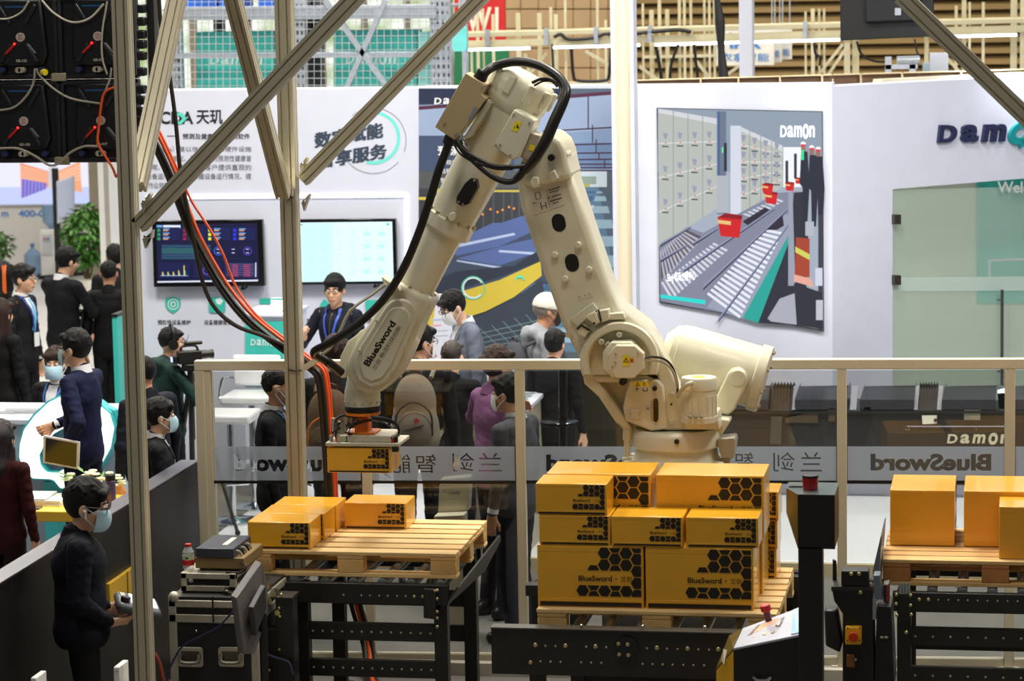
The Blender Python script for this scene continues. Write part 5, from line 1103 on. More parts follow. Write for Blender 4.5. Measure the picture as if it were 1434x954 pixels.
for x, y in ((814, 878), (900, 879), (987, 880)): MB().ball(PY(x, y, 13.62) + [0, 0, .004], .010, 8, 5).build('bolt', M_chrome, T2)
p = PY(746, 826, 15.0); MB().cbox((p[0], 15.02, p[2]), (.07, .1, .06)).build('end_bracket', M_cblk, T2, .003); MB().cbox((p[0] + .01, 15.06, p[2] - .12), (.05, .04, .24)).build('end_post', M_cblk, T2)
# right
xa, xb = PY(1250, 840, 15.15)[0], .75
T3 = table('black steel roller conveyor frame under the right pallet', xa, xb, 15.14, 16.1, .832, .105, [PY(1266, 880, 15.2)[0], .68], [(PY(1350, 893, 15.2)[2], .10), (PY(1350, 948, 15.2)[2], .10)])
zb_ = PY(1350, 841, 15.14)[2]; f = lambda xs, y: [PY(x, y, 15.14)[0] for x in xs]
bolt_row(T3, f((1287, 1300), 840), 15.138, zb_, .0105); bolt_row(T3, f((1314, 1328, 1342, 1355, 1369, 1383, 1397, 1411, 1425), 841), 15.14, zb_, .0055, M_bolt)
b = MB(); b.prism([PY(x, y, 15.1) for x, y in ((1258, 832), (1275, 832), (1275, 866), (1262, 872), (1258, 862))], (0, .05, 0)); b.build('corner_block', M_cblk, T3, .004)
for x, y in ((1255, 833), (1255, 846), (1256, 862), (1275, 834), (1275, 848), (1276, 861), (1269, 886)): MB().ball(PY(x, y, 15.09), (.010, .008, .010), 8, 5).build('bolt', M_brass, T3)
for k in range(4): MB().cyl(PY(1261 + 4 * k, 817, 15.1), PY(1261 + 4 * k, 830, 15.1), .007, n=8).build('air_pipe', M_roll, T3)
b = MB(); b.prism([PY(x, y, 15.0) for x, y in ((1233, 752), (1235, 750), (1229, 838), (1236, 842), (1224, 842), (1222, 800))], (0, .5, 0)); b.build('guide_plate', mat('guide_blue', (120, 130, 144), .3, .4), T3, .002)
b = MB(); b.prism([PY(1338, 821, 15.13), PY(1346, 820, 15.13), PY(1346, 823, 15.13), PY(1338, 823, 15.13)], (0, -.002, 0)); b.build('maker_plate', M_bolt, T3)
# ================================================================ kiosk with beacon, control desk, stop-button post
YK = 12.4; M_kiosk = mat('kiosk_black', (24, 23, 22), .4, var=.2); M_kside = mat('kiosk_bronze', (112, 92, 44), .3, .3); M_ktop = mat('kiosk_top', (122, 138, 138), .2, .4)
KI = thing('control_kiosk', 'tall black kiosk post with a red beacon on its head', 'kiosk', (PY(1135, 800, YK)[0], YK, 0))
f = plane(YK); g = lambda x, y, q: PY(x, y, q)
p0, p1 = f(1118, 860), f(1152, 860); MB().box(p0[0], p1[0], YK, YK + .10, 0, f(1130, 765)[2]).build('mast', M_kiosk, KI, .006)
zt_, zb_ = f(1140, 693)[2], f(1140, 769)[2]; xl, xm, xr = f(1097, 700)[0], f(1117, 700)[0], f(1169, 700)[0]
b = MB(); hd = [(xm, YK), (xr, YK), (xr, YK + .30), (xl, YK + .30), (xl, YK + .16)]
v = [(x, y, zb_) for x, y in hd] + [(x, y, zt_) for x, y in hd]; v[4] = (xl, YK + .16, zb_ + .13); v[3] = (xl, YK + .30, zb_ + .13)
b.add(v, [(4, 3, 2, 1, 0), (0, 1, 6, 5), (1, 2, 7, 6), (2, 3, 8, 7)]); b.mi(1).add(v, [(3, 4, 9, 8), (4, 0, 5, 9)]); b.mi(2).add(v, [(5, 6, 7, 8, 9)])
b.build('head', [M_kiosk, M_kside, M_ktop], KI)
bc = np.array([f(1132, 680)[0], YK + .12, zt_]); MB().cyl(bc, bc + [0, 0, .058], .034, .036, 20).build('beacon', mat('beacon_red', (170, 12, 10), .15, coat=.4), KI, .004); MB().cyl(bc + [0, 0, .058], bc + [0, 0, .066], .037, n=20).build('beacon_cap', M_kiosk, KI)
b = MB(); b.box(xl + .01, xm + .02, YK + .17, YK + .21, zt_, zt_ + .006); b.build('vent_slot', M_black, KI)
YD = 12.75
DK = thing('control_desk', 'sloping control desk with a pale panel and screen, yellow sided, beside the kiosk post', 'desk', (PY(1060, 950, YD)[0], YD, 0))
# sloped top: near edge 1022-1118 lower, far edge 1040-1118 upper
A, B_, C_, D_ = PY(1027, 908, YD), PY(1119, 889, YD), PY(1119, 851, YD + .28), PY(1040, 880, YD + .28)
E_, F_ = PY(1003, 936, YD + .05), PY(1021, 890, YD + .3)
b = MB(); dn = np.array([0, 0, -.012]); b.prism([A, B_, C_, D_], dn); b.build('panel', mat('desk_panel', (186, 188, 202), .3), DK, .003)
b = MB(); b.prism([A, D_, F_, E_], (0, 0, -.01)); b.build('bevelled_edge', M_kside, DK)
b = MB(); b.add([A + dn, B_ + dn, C_ + dn, D_ + dn] + [np.array([p[0], p[1], 0.0]) for p in (A, B_, C_, D_)], [(4, 5, 6, 7), (0, 1, 5, 4), (1, 2, 6, 5), (2, 3, 7, 6), (3, 0, 4, 7)]); b.build('cabinet', M_kiosk, DK)
b = MB(); b.add([E_ + dn, A + dn, np.array([A[0], A[1], 0]), np.array([E_[0], E_[1], 0]), F_ + dn, np.array([F_[0], F_[1], 0]), D_ + dn, np.array([D_[0], D_[1], 0])], [(0, 1, 2, 3), (0, 3, 5, 4), (4, 5, 7, 6)]); b.build('yellow_side', mat('desk_yellow', (236, 178, 30), .4), DK)
nn = nrm(np.cross(B_ - A, D_ - A)); nn = nn if nn[2] > 0 else -nn
def on(u, v, e=.002): return A + (B_ - A) * u + (D_ - A) * v + (A - B_ + C_ - D_) * u * v + nn * e
b = MB(); b.prism([on(.17, .42), on(.70, .42), on(.78, .80), on(.30, .80)], nn * .004); sc = b.build('display', mat('display_frame', (120, 84, 60), .3), DK)
b = MB(); b.prism([on(.26, .47, .007), on(.60, .47, .007), on(.68, .76, .007), on(.36, .76, .007)], nn * .002); b.build('screen', glow('desk_screen', (206, 150, 118), .6), sc)
b = MB(); b.prism([on(.62, .47, .007), on(.69, .47, .007), on(.76, .76, .007), on(.70, .76, .007)], nn * .002); b.build('screen', M_blackg, sc)
for u in (.26, .42, .56): b = MB(); b.prism([on(u, .25), on(u + .06, .25), on(u + .06, .31), on(u, .31)], nn * .006); b.build('key', M_brass, DK, .001)
b = MB(); b.prism([on(.88, .05), on(.995, .05), on(.995, .97), on(.90, .97)], nn * .002); b.build('blue_strip', mat('strip_blue', (150, 196, 214), .3), DK)
bs = on(.48, .86); MB().cyl(bs, bs + nn * .05, .016, n=14).build('stop_stem', mat('stem_violet', (110, 50, 70), .4), DK); MB().cyl(bs + nn * .05, bs + nn * .08, .024, n=16).build('stop_button', mat('stop_red', (200, 30, 24), .35), DK, .003)
b = MB(); h0 = (E_ + A) / 2; b.prism([PY(1010, 925, YD + .02), PY(1013, 909, YD + .06), PY(1018, 911, YD + .05), PY(1014, 931, YD + .01)], (0, -.006, 0)); b.build('lock_plate', M_bolt, DK)
b = MB(); b.tube([PY(1055, 949, YD - .02), PY(1062, 953, YD - .03), PY(1073, 953, YD - .03), PY(1079, 949, YD - .02)], .008, 6); b.build('handle', M_chrome, DK)
YM = 13.5
MC = thing('stop_button_post', 'black machine column with a yellow emergency stop box and red button', 'machine', (PY(1195, 900, YM)[0], YM, 0)); f = plane(YM)
b = MB(); b.prism([f(x, y) for x, y in ((1165, 826), (1222, 826), (1224, 960), (1180, 960), (1180, 860), (1168, 842))], (0, .22, 0)); b.build('body', M_kiosk, MC, .006)
p0, p1 = f(1180, 950), f(1222, 950); MB().box(p0[0], p1[0], YM + .02, YM + .2, 0, p0[2] + .05).build('pedestal', M_kiosk, MC)
b = MB(); b.prism([f(x, y) for x, y in ((1178, 800), (1216, 800), (1217, 821), (1178, 821))], (0, .1, 0)); b.build('motor_block', M_black, MC, .004)
b = MB(); b.prism([f(x, y) for x, y in ((1164, 822), (1220, 822), (1222, 827), (1164, 828))], (0, .22, 0)); b.build('top_plate', mat('guide_grey', (62, 60, 55), .35, .3), MC)
b = MB(); b.prism([PY(x, y, YM + .15) for x, y in ((1166, 784), (1171, 786), (1172, 822), (1166, 822))], (0, .02, 0)); b.build('fin', M_cblk, MC)
for x, y in ((1192, 804), (1203, 804), (1205, 830)): MB().ball(PY(x, y, YM - .004), (.010, .006, .010), 8, 5).build('bolt', M_brass, MC)
MB().cyl(f(1216, 815) + [0, .05, 0], f(1224, 816) + [0, .05, 0], .012, n=10).build('shaft', M_chrome, MC)
b = MB(); b.prism([f(x, y) for x, y in ((1223, 806), (1232, 806), (1236, 838), (1236, 841), (1225, 838))], (0, .1, 0)); b.build('guard', mat('guide_blue', (120, 130, 144), .3, .4), MC, .003)
b = MB(); b.prism([f(x, y) for x, y in ((1237, 820), (1245, 818), (1245, 846), (1237, 844))], (0, .1, 0)); b.build('relay', M_cblk, MC, .003); b = MB(); b.cyl(f(1243, 820), f(1243, 842), .006, n=6); b.build('red_wire', mat('wire_red', (150, 40, 30), .5), MC)
b = MB(); b.prism([f(x, y) for x, y in ((1222, 838), (1227, 838), (1227, 868), (1222, 868))], (0, .05, 0)); b.build('rail', M_roll, MC)
b = MB(); b.prism([f(x, y) for x, y in ((1228, 848), (1248, 850), (1253, 960), (1224, 960))], (0, .25, 0)); b.build('side_cabinet', M_kiosk, MC, .005)
b = MB(); b.prism([PY(x, y, YM + .1) for x, y in ((1154, 855), (1172, 855), (1180, 900), (1176, 915), (1156, 905))], (0, .1, 0)); b.build('motor', mat('motor_dark', (58, 56, 60), .35, .3), MC, .01)
b = MB(); b.prism([PY(x, y, YM - .002) for x, y in rrect(1184.5, 876, 1207, 900, 2)], (0, -.045, 0)); EB = b.build('stop_box', mat('desk_yellow', (236, 178, 30), .4), MC, .003)
c = PY(1195.5, 891, YM - .047); MB().cyl(c, c + [0, -.03, 0], .021, .024, 18).build('stop_button', mat('stop_orange', (214, 58, 14), .35), EB, .003)
for x, y in ((1187, 879), (1204, 879), (1187, 897), (1204, 897)): MB().ball(PY(x, y, YM - .047), .004, 6, 4).build('screw', M_black, EB)
b = MB(); b.prism([f(x, y) for x, y in ((1186, 916), (1197, 916), (1197, 934), (1186, 933))], (0, -.02, 0)); b.build('switch_box', mat('switch_bronze', (140, 96, 36), .4), MC, .003); MB().ball(f(1198, 923) + [0, -.01, 0], .009, 8, 5).build('key', M_chrome, MC)
for x, y in ((1235, 893), (1241, 893)): MB().ball(PY(x, y, YM - .004), (.010, .005, .007), 8, 5).build('bolt', M_bolt, MC)

# ================================================================ aluminium frame, LED wall backs, cables
M_alu = mat('aluminium_profile', (196, 188, 164), .32, .35, var=.04)
def profile(b, p, q, s, side):
    p, q = np.array(p, float), np.array(q, float); d = nrm(q - p); u = nrm(np.array(side, float) - d * np.dot(side, d)); v = np.cross(d, u); h = s / 2; gw, gd = s * .05, s * .16
    seg = []
    for k in range(4):
        a = math.pi / 2 * k; c, n = math.cos(a), math.sin(a)
        loc = [(-h, -h)]
        for t in (-s * .25, s * .25): loc += [(t - gw, -h), (t - gw, -h + gd), (t + gw, -h + gd), (t + gw, -h)]
        seg += [(x * c - y * n, x * n + y * c) for x, y in loc]
    b.prism([p + u * x + v * y for x, y in seg], q - p); return b
FR = thing('aluminium_frame', 'silver aluminium profile frame with slim posts and diagonal struts at the left', 'frame', (-4.2, 13.2, 0))
XL = PY(177, 300, 13.2)[0] - .0; zT = 4.75
XL = (PY(159, 100, 13.16)[0] + .04)
profile(MB(), (XL, 13.2, 0), (XL, 13.2, zT), .08, (1, 0, 0)).build('post', M_alu, FR, smooth=False)
XM = PY(385.5, 60, 16.2)[0] + .048
profile(MB(), (XM, 16.25, 0), (XM, 16.25, zT), .096, (1, 0, 0)).build('post', M_alu, FR, smooth=False)
profile(MB(), (.55, 13.2, 0), (.55, 13.2, zT), .08, (1, 0, 0)).build('post', M_alu, FR, smooth=False)
profile(MB(), (XL, 13.2, zT), (.55, 13.2, zT), .08, (0, 1, 0)).build('beam', M_alu, FR, smooth=False)
profile(MB(), (XM, 16.25, zT), (.55, 16.25, zT), .08, (0, 1, 0)).build('beam', M_alu, FR, smooth=False)
profile(MB(), (XL, 13.2, zT), (XM, 16.25, zT), .08, (1, 0, 0)).build('beam', M_alu, FR, smooth=False)
profile(MB(), (.55, 13.2, zT), (.55, 16.25, zT), .08, (1, 0, 0)).build('beam', M_alu, FR, smooth=False)
def strut(p, q, s=.08, side=(0, 1, 0)): profile(MB(), p, q, s, side).build('strut', M_alu, FR, smooth=False)
strut(PY(195, 316, 13.2), PY(528, -36, 13.2))
strut(PY(424, 252, 16.25), PY(688, -18, 16.25), .084)
sa, sb = PY(1262, -6, 13.2), PY(1470, 196, 13.2); strut(sa, sa + (sb - sa) * ((.51 - sa[0]) / (sb[0] - sa[0])))
strut(PX(192, 262, XL), PX(253, -28, XL), .08, (1, 0, 0))
strut(PX(397, 272, XM), PX(322, -18, XM), .08, (1, 0, 0))
for x, y, q in ((197, 285, 13.15), (199, 334, 13.15), (419, 232, 16.2), (422, 284, 16.2), (398, 275, 16.15)):
    b = MB(); p = PY(x, y, q); b.prism([p + np.array(o) for o in ((0, 0, 0), (.045, 0, .05 if y < 300 and x != 398 else -.0), (.05, 0, .04), (.012, 0, -.05))], (0, .05, 0)); b.build('corner_bracket', M_alu, FR)
    MB().ball(p + [.02, -.01, .01], .011, 8, 5).build('bolt', M_chrome, FR)
p = PY(424, 517, 16.15); q = PY(447, 502, 16.12); MB().beam(p, q, .035, .03).build('cable_arm', M_fence, FR); b = MB(); b.tube([PY(x, y, 16.19) for x, y in ((404, 518), (415, 519.5), (426, 518))], .006, 6); b.build('cable_tie', M_rub, FR)
# LED cabinets seen from behind
YC = 16.9; fc = plane(YC); M_led = mat('cabinet_black', (20, 21, 26), .38, var=.25, scale=10); M_led2 = mat('cabinet_ridge', (34, 34, 42), .35, var=.2)
c0 = fc(-18, 229); w_, h_ = fc(89, 229)[0] - c0[0], fc(50, 112)[2] - fc(50, 229)[2]
lbl = [['lower left LED wall panel seen from behind', 'lower right LED wall panel seen from behind, beside the slim post'], ['upper left LED wall panel seen from behind', 'upper right LED wall panel seen from behind, beside the slim post']]
def cabinet(i, j):
    x0, z0 = c0[0] + i * w_, c0[2] + j * h_
    t = thing('led_cabinet', lbl[j][i], 'screen panel', (x0 + w_ / 2, YC, z0), 'LED wall panels seen from behind')
    P = lambda u, v, e=0: np.array([x0 + w_ * u, YC - e, z0 + h_ * v])
    MB().box(x0 + .002, x0 + w_ - .002, YC, YC + .07, z0 + .002, z0 + h_ - .002).build('body', M_led, t, .008)
    for a, c, wd in (((.03, .05), (.03, .95), .03), ((.97, .05), (.97, .95), .03), ((.03, .04), (.97, .04), .03), ((.03, .96), (.97, .96), .03)):
        MB().beam(P(*a, .012), P(*c, .012), wd, .025, side=(0, 1, 0)).build('frame_bar', M_led2, t, .004)
    b = MB(); b.prism([P(.22, .16), P(.80, .16), P(.86, .30), P(.80, .96), P(.24, .96), P(.18, .30)], (0, -.035, 0)); hub = b.build('rear_housing', M_led, t, .015)
    for s in (-1, 1):
        for e in (-1, 1): MB().beam(P(.5 + s * .10, .55 + e * .12, .036), P(.5 + s * .24, .55 + e * .34, .036), .035, .02, side=(0, 1, 0)).build('cast_rib', M_led2, hub, .005)
    MB().cyl(P(.53, .51, .034), P(.53, .51, .045), .028, n=20).build('round_label', mat('round_label', (196, 186, 178), .5), t)
    b = MB(); 
    for k in range(3): b.poly([P(.50, .53 - k * .025, .0455), P(.56, .53 - k * .025, .0455), P(.56, .54 - k * .025, .0455), P(.50, .54 - k * .025, .0455)])
    b.build('label_print', mat('label_red', (170, 90, 90), .5), t)
    MB().beam(P(.46, .43, .04), P(.33, .31, .04), .034, .014, side=(0, 1, 0)).build('latch', mat('latch_red', (214, 40, 36), .3), t, .006); MB().ball(P(.455, .43, .05), .008, 8, 5).build('indicator', glow('led_red', (255, 40, 30), 3), t)
    MB().beam(P(.62, .43, .04), P(.72, .31, .04), .026, .014, side=(0, 1, 0)).build('latch', mat('latch_grey', (92, 92, 98), .35), t, .006)
    b = MB(); text_into(b, ('GE-1%d2' % (i + 2 * j), 'GE-0%d7' % (j + 1))[i], P(.46, .215, .037), P(.60, .215, .037), P(.46, .245, .037), .0005, bold=.02); b.build('lettering', M_stw, t, smooth=False)
    b = MB(); b.prism([P(.34, .86, .036), P(.62, .86, .036), P(.62, .88, .036), P(.34, .88, .036)], (0, -.002, 0)); b.build('blue_strip', mat('cab_blue', (28, 84, 140), .4), t)
    for u, m in ((.28, mat('plug_blue', (40, 48, 90), .4)), (.80, mat('plug_blue', (40, 48, 90), .4)), (.50, M_grey), (.54, M_grey)): MB().cyl(P(u, .12, .01), P(u, .12, .07), .018, n=10).build('plug', m, t)
    if i == 0 and j == 1: MB().cyl(P(.80, .10, .05), P(.86, .09, .07), .020, n=10).build('yellow_plug', M_sty, t)
    MB().cbox(P(.955 if i == 0 else .045, .03, .02), (.05, .03, .05)).build('corner_lock', M_bolt, t, .004)
for j in (0, 1):
    for i in (0, 1): cabinet(i, j)
p = fc(212, 60); MB().box(p[0] - .022, p[0] + .022, YC, YC + .06, fc(212, 126)[2], 5.2).build('hanging_bar', M_cblk); tag(bpy.data.objects['hanging_bar'], 'black vertical bar hanging beside the LED wall panels', 'bar')
b = MB(); zt2 = c0[2] + 2 * h_; b.box(c0[0] - .4, p[0] - .03, YC, YC + .06, zt2 + .001, zt2 + .06); b.box(c0[0] + .4, c0[0] + .45, YC, YC + .06, zt2 + .05, 5.2); tag(b.build('hanging_bar', M_cblk), 'black carrying bar above the upper LED wall panels', 'bar')
b = MB(); p = fc(200, 60)
ORD = ['topmost', 'second', 'third', 'fourth', 'fifth', 'sixth', 'seventh', 'eighth', 'ninth', 'lowest']
for n_, y in enumerate((12, 30, 48, 62, 78, 100, 125, 140, 156, 170)): q = fc(196, y); b = MB(); b.cbox((q[0] + .02, YC - .02, q[2]), (.05, .07, .055)); tag(b.build('cable_clip', M_led, bevel=.01), ('%s black cable connector down the right edge of the LED wall' % ORD[n_]) if n_ in (0, 9) else ('%s black cable connector from the top at the right edge of the LED wall' % ORD[n_]), 'connector', 'black connectors down the LED wall edge')
M_wcab = mat('cable_pale', (172, 166, 152), .45)
for lb, pts_, m, r in (('pale cable sagging across the upper LED wall panels', [(58, 0), (75, 18), (100, 31), (125, 26), (145, 6)], M_wcab, .007), ('pale cable looping at the upper left corner of the LED wall', [(-5, 26), (12, 26), (30, 17), (40, 2)], M_wcab, .006), ('pale cable from the upper to the lower right LED wall panel', [(51, 96), (56, 106), (75, 124), (100, 138), (140, 145)], M_wcab, .007), ('pale cable from the upper panel down to the lower left edge', [(49, 96), (47, 115), (38, 133), (20, 150), (-4, 155)], M_wcab, .007), ('pale cable hanging along the bottom of the LED wall', [(-4, 208), (25, 208), (50, 219), (68, 231), (82, 229), (98, 214), (118, 205), (138, 205)], M_wcab, .008), ('pale cable running down beside the slim post over the panels', [(150, 2), (143, 45), (143, 80), (150, 104)], M_wcab, .006), ('thin pale cord dropping between the right panels', [(156, 95), (154, 110), (148, 126)], M_wcab, .006)):
    tag(MB().tube([PY(x, y, YC - .06) for x, y in pts_], r, 6).build('cable', m), lb, 'cable')
M_ocab = mat('cable_orange', (226, 88, 34), .4)
tag(MB().tube([PY(x, y, YC - .08) for x, y in ((172, 118), (160, 122), (147, 129), (142, 145), (138, 180), (137, 200), (147, 218), (158, 236), (163, 248), (166, 238), (164, 220))], .008, 6).build('cable', M_ocab), 'bright orange cable hanging over the LED wall panels', 'cable')
M_ccab = mat('cable_brown', (44, 36, 28), .45)
path = [(208, 178), (222, 206), (240, 246), (256, 290), (272, 330), (292, 368), (318, 410), (350, 448), (392, 482), (428, 508), (446, 522), (452, 545), (457, 600), (461, 660), (464, 720)]
base = np.array([PY(x, y, 16.38) for x, y in path])
for k, (lb, ox, oz, m, r, bow) in enumerate((('thick black cable in the bundle crossing before the wall television', -.02, -.01, M_ccab, .016, 0), ('bright orange cable in the bundle crossing before the wall television', .02, .015, M_ocab, .012, 0), ('second orange cable, bowed out in front of the wall television', .03, .022, M_ocab, .008, .06), ('black cable lying along the orange ones of the bundle', .0, .0, M_rub, .013, 0), ('thin grey cable in the middle of the bundle', .008, -.012, M_wcab, .006, .01))):
    q = base.copy(); n = len(q)
    for i in range(n): q[i] += [ox + bow * math.exp(-((i - 4.5) / 1.3) ** 2), .02 * (k % 3), oz + bow * .4 * math.exp(-((i - 4.5) / 1.3) ** 2)]
    tag(MB().tube(q, r, 7, 4).build('cable', m), lb, 'cable', 'cables of the long hanging bundle')
tag(MB().tube([PY(x, y, 16.36) for x, y in ((222, -8), (226, 40), (238, 110), (246, 170), (252, 236), (258, 270), (270, 330), (283, 392), (300, 430), (330, 456), (372, 472), (412, 492), (440, 516))], .013, 8).build('cable', M_ccab), 'black cable dropping from above past the left television, sagging lowest', 'cable')
for x, lb, m in ((508, 'black cable bundle end on the floor under the left conveyor', M_rub), (515, 'orange cable end on the floor under the left conveyor', M_ocab), (521, 'dark cable on the floor under the left conveyor, right of the orange one', M_ccab)):
    tag(MB().tube([PY(x - 22, 815, 16.32), PY(x - 14, 855, 16.32), PY(x + 1, 905, 16.32), PZ(x + 6, 951, .016), PZ(x + 12, 957, .016)], .014, 7).build('cable', m), lb, 'cable')
# ================================================================ black conveyor machine and booth furniture behind the fence
YK2 = 21.75; f = plane(YK2); M_mach = mat('machine_black', (38, 36, 34), .3, var=.15, scale=3); M_hood = mat('hood_black', (52, 52, 58), .25, var=.1); M_clear = clear_glass('clear_guard', (0.85, 0.93, 0.9, 1)); M_bell = mat('bellows', (52, 44, 36), .5)
zt_, zb_ = f(1200, 575)[2], .10
MA = thing('sorting_machine', 'long black conveyor machine with dark hoods and bellows in front of the right booth walls', 'machine', (f(1200, 600)[0], YK2, .1))
x0, x1 = f(880, 600)[0], f(1500, 600)[0]
MB().box(x0, x1, YK2, YK2 + .6, .205, zt_).build('base', M_mach, MA, .006); MB().box(x0 + .02, x1 - .02, YK2 + .08, YK2 + .55, .1, .205).build('plinth', M_white, MA)
for xa, xb in ((890, 1008), (1012, 1078), (1113, 1188), (1204, 1282), (1319, 1396), (1413, 1440), (1444, 1500)):
    b = MB(); b.prism([PY(xa + 6, 541, YK2 + .3), PY(xb, 540, YK2 + .3), PY(xb, 540, YK2 + .58), PY(xa + 6, 541, YK2 + .58)], (0, 0, -.01))
    top0, top1, f0, f1, g0, g1 = PY(xa + 6, 541, YK2 + .3), PY(xb, 541, YK2 + .3), PY(xa, 560, YK2 - .02), PY(xb - 2, 560, YK2 - .02), PY(xa, 574, YK2 - .02), PY(xb - 2, 574, YK2 - .02)
    b.add([top0, top1, f1, f0, g0, g1], [(0, 1, 2, 3), (3, 2, 5, 4)]); bk = [np.array([p[0], YK2 + .58, p[2]]) for p in (top0, top1, f1, f0, g0, g1)]; b.add([top0, top1, f1, f0, g0, g1] + bk, [(0, 3, 9, 6), (3, 4, 10, 9), (1, 7, 8, 2), (2, 8, 11, 5), (4, 5, 11, 10)])
    b.build('hood', M_hood, MA)
for xa, xb in ((1079, 1110), (1285, 1312)):
    n = 7; b = MB()
    for k in range(n):
        x = xa + (xb - xa) * (k + .5) / n; p = PY(x, 565, YK2 + .02); q = PY(x + 2, 541, YK2 + .25); b = MB(); w2 = .006
        b.prism([PY(x - 2.2, 575, YK2), PY(x + 2.2, 575, YK2), PY(x + 3.2, 546, YK2 + .25), PY(x + 1, 541, YK2 + .25), PY(x - .6, 546, YK2 + .25)], (0, .25, 0)); b.build('bellows_fold', M_bell, MA)
M_pale = mat('bracket_pale', (170, 168, 176), .4, .3)
for xa, xb in ((1109, 1114), (1190, 1199), (1280, 1285), (1312, 1318)):
    b = MB(); b.prism([PY(xa, 574, YK2 - .03), PY(xb, 574, YK2 - .03), PY(xb + 2.5, 542, YK2 + .25), PY(xa + 2.5, 542, YK2 + .25)], (0, .03, .005)); b.build('bracket', M_pale, MA)
b = MB(); b.prism([PY(1399, 573, YK2 - .03), PY(1411, 573, YK2 - .03), PY(1408, 541, YK2 + .25), PY(1396, 541, YK2 + .25)], (0, .02, .005)); b.build('clear_guard', M_clear, MA)
MB().beam(f(885, 577.5) + [0, -.02, 0], f(1498, 576) + [0, -.02, 0], .02, .02, side=(0, 0, 1)).build('edge_rail', M_mach, MA)
for q, m in (([(1291, 581), (1312, 581), (1312, 593), (1292, 594)], M_stw), ([(1350, 572), (1373, 572), (1373, 588), (1350, 588)], mat('box_olive', (128, 124, 104), .5)), ([(1138, 575), (1146, 575), (1146, 592), (1100, 592), (1100, 586)], mat('panel_brown', (74, 62, 42), .4)), ([(1160, 571), (1170, 571), (1170, 590), (1160, 590)], mat('panel_brown', (74, 62, 42), .4)), ([(1080, 583), (1096, 583), (1094, 622), (1078, 622)], mat('panel_dim', (70, 66, 58), .4)), ([(1210, 570), (1220, 569), (1220, 573), (1208, 574)], M_pale)):
    b = MB(); b.prism([f(*p) for p in q], (0, -.02, 0)); b.build('control_box', m, MA, .003)
MB().ball(f(1310, 588) + [0, -.024, 0], .014, 8, 5).build('knob', M_black, MA); b = MB(); 
for x, y in ((1084, 601), (1269, 601), (1273, 601), (1367, 601), (1180, 601)): MB().ball(f(x, y) + [0, -.004, 0], .007, 6, 4).build('bolt', M_chrome, MA)
MB().beam(f(1270, 597) + [0, -.01, 0], f(1410, 597) + [0, -.01, 0], .008, .01, side=(0, 0, 1)).build('cable_rail', M_pale, MA)
b = MB(); logo_px(b, f, 1326, 608, 1414, 621, off=.006, slant=.15); b.build('lettering', mat('machine_letter', (196, 190, 160), .5), MA)
x0_, x1_ = PY(742, 560, 21.0)[0], PY(874, 560, 21.0)[0]
CB = thing('dark_cabinet', 'tall dark cabinet behind the glass fence, left of the robot base', 'cabinet', ((x0_ + x1_) / 2, 21.0, .1))
MB().box(x0_, x1_, 21.0, 21.6, .1, PY(800, 508, 21.0)[2]).build('body', mat('cabinet_dark', (44, 40, 32), .3), CB, .008); MB().box(x0_ + .03, x1_ - .03, 20.985, 21.0, .2, PY(800, 520, 21.0)[2]).build('door', mat('cabinet_door', (52, 48, 38), .3), CB, .004)
ys = 18.9; st = PY(783, 592, ys); S1 = thing('black_stand', 'black pole stand with a round plate, behind the fence post right of the grey suit', 'stand', (st[0], ys, 0))
MB().cyl((st[0] + .02, ys, .0), (st[0] + .03, ys, PY(783, 508, ys)[2]), .028).build('pole', M_blackg, S1); MB().lathe((st[0], ys, st[2] - .02), (0, 0, 1), [(.10, 0), (.13, .01), (.13, .03), (.11, .035)], 24).build('tray', M_blackg, S1); MB().lathe((st[0], ys, .0), (0, 0, 1), [(.2, 0), (.2, .015), (.04, .03)], 24).build('base', M_blackg, S1)
# teal reception counter with a display tablet
yc = 21.9; f = plane(yc); RC = thing('reception_counter', 'white counter with a teal logo front before the wall television', 'counter', (f(372, 500)[0], yc, .1))
xa, xb = f(339, 480)[0], f(405, 480)[0]; MB().box(xa, xb, yc, yc + .6, .1, f(370, 444)[2]).build('body', M_white, RC, .006); MB().box(xa - .02, xb + .02, yc - .03, yc + .62, f(370, 444)[2], f(370, 440)[2]).build('worktop', M_white, RC, .006)
b = MB(); b.prism([f(344, 450), f(397, 450), f(397, 540), f(344, 540)], (0, -.012, 0)); b.build('teal_front', M_teal, RC); b = MB(); logo_px(b, plane(yc - .013), 351, 475, 392, 484, bold=.02); b.build('lettering', mat('board_white', (214, 236, 236), .5), RC)
MB().beam(f(392, 480) + [0, -.02, 0], f(405, 480) + [0, -.02, 0], .03, .03, side=(0, 0, 1)).build('shelf', M_white, RC)
TB = thing('display_tablet', 'upright pale display tablet standing on the teal counter', 'tablet', (f(391, 440)[0], yc + .2, f(391, 440)[2])); g = plane(yc + .2)
b = MB(); b.prism([g(379, 417), g(401, 417), g(402, 440), g(378, 440)], (0, .03, 0)); b.build('housing', M_white, TB, .004); b = MB(); b.prism([plane(yc + .198)(*p) for p in ((380, 420), (400, 420), (401, 437), (379, 437))], (0, -.002, 0)); b.build('screen', glow('tablet_pale', (238, 246, 222), .9), TB); b = MB(); b.prism([plane(yc + .196)(*p) for p in ((380, 418.5), (400, 418.5), (400, 420.4), (380, 420.4))], (0, -.002, 0)); b.build('screen_bar', M_teal, TB)
MB().box(g(384, 440)[0], g(398, 440)[0], yc + .1, yc + .3, f(391, 440)[2], f(391, 440)[2] + .02).build('foot', M_white, TB)
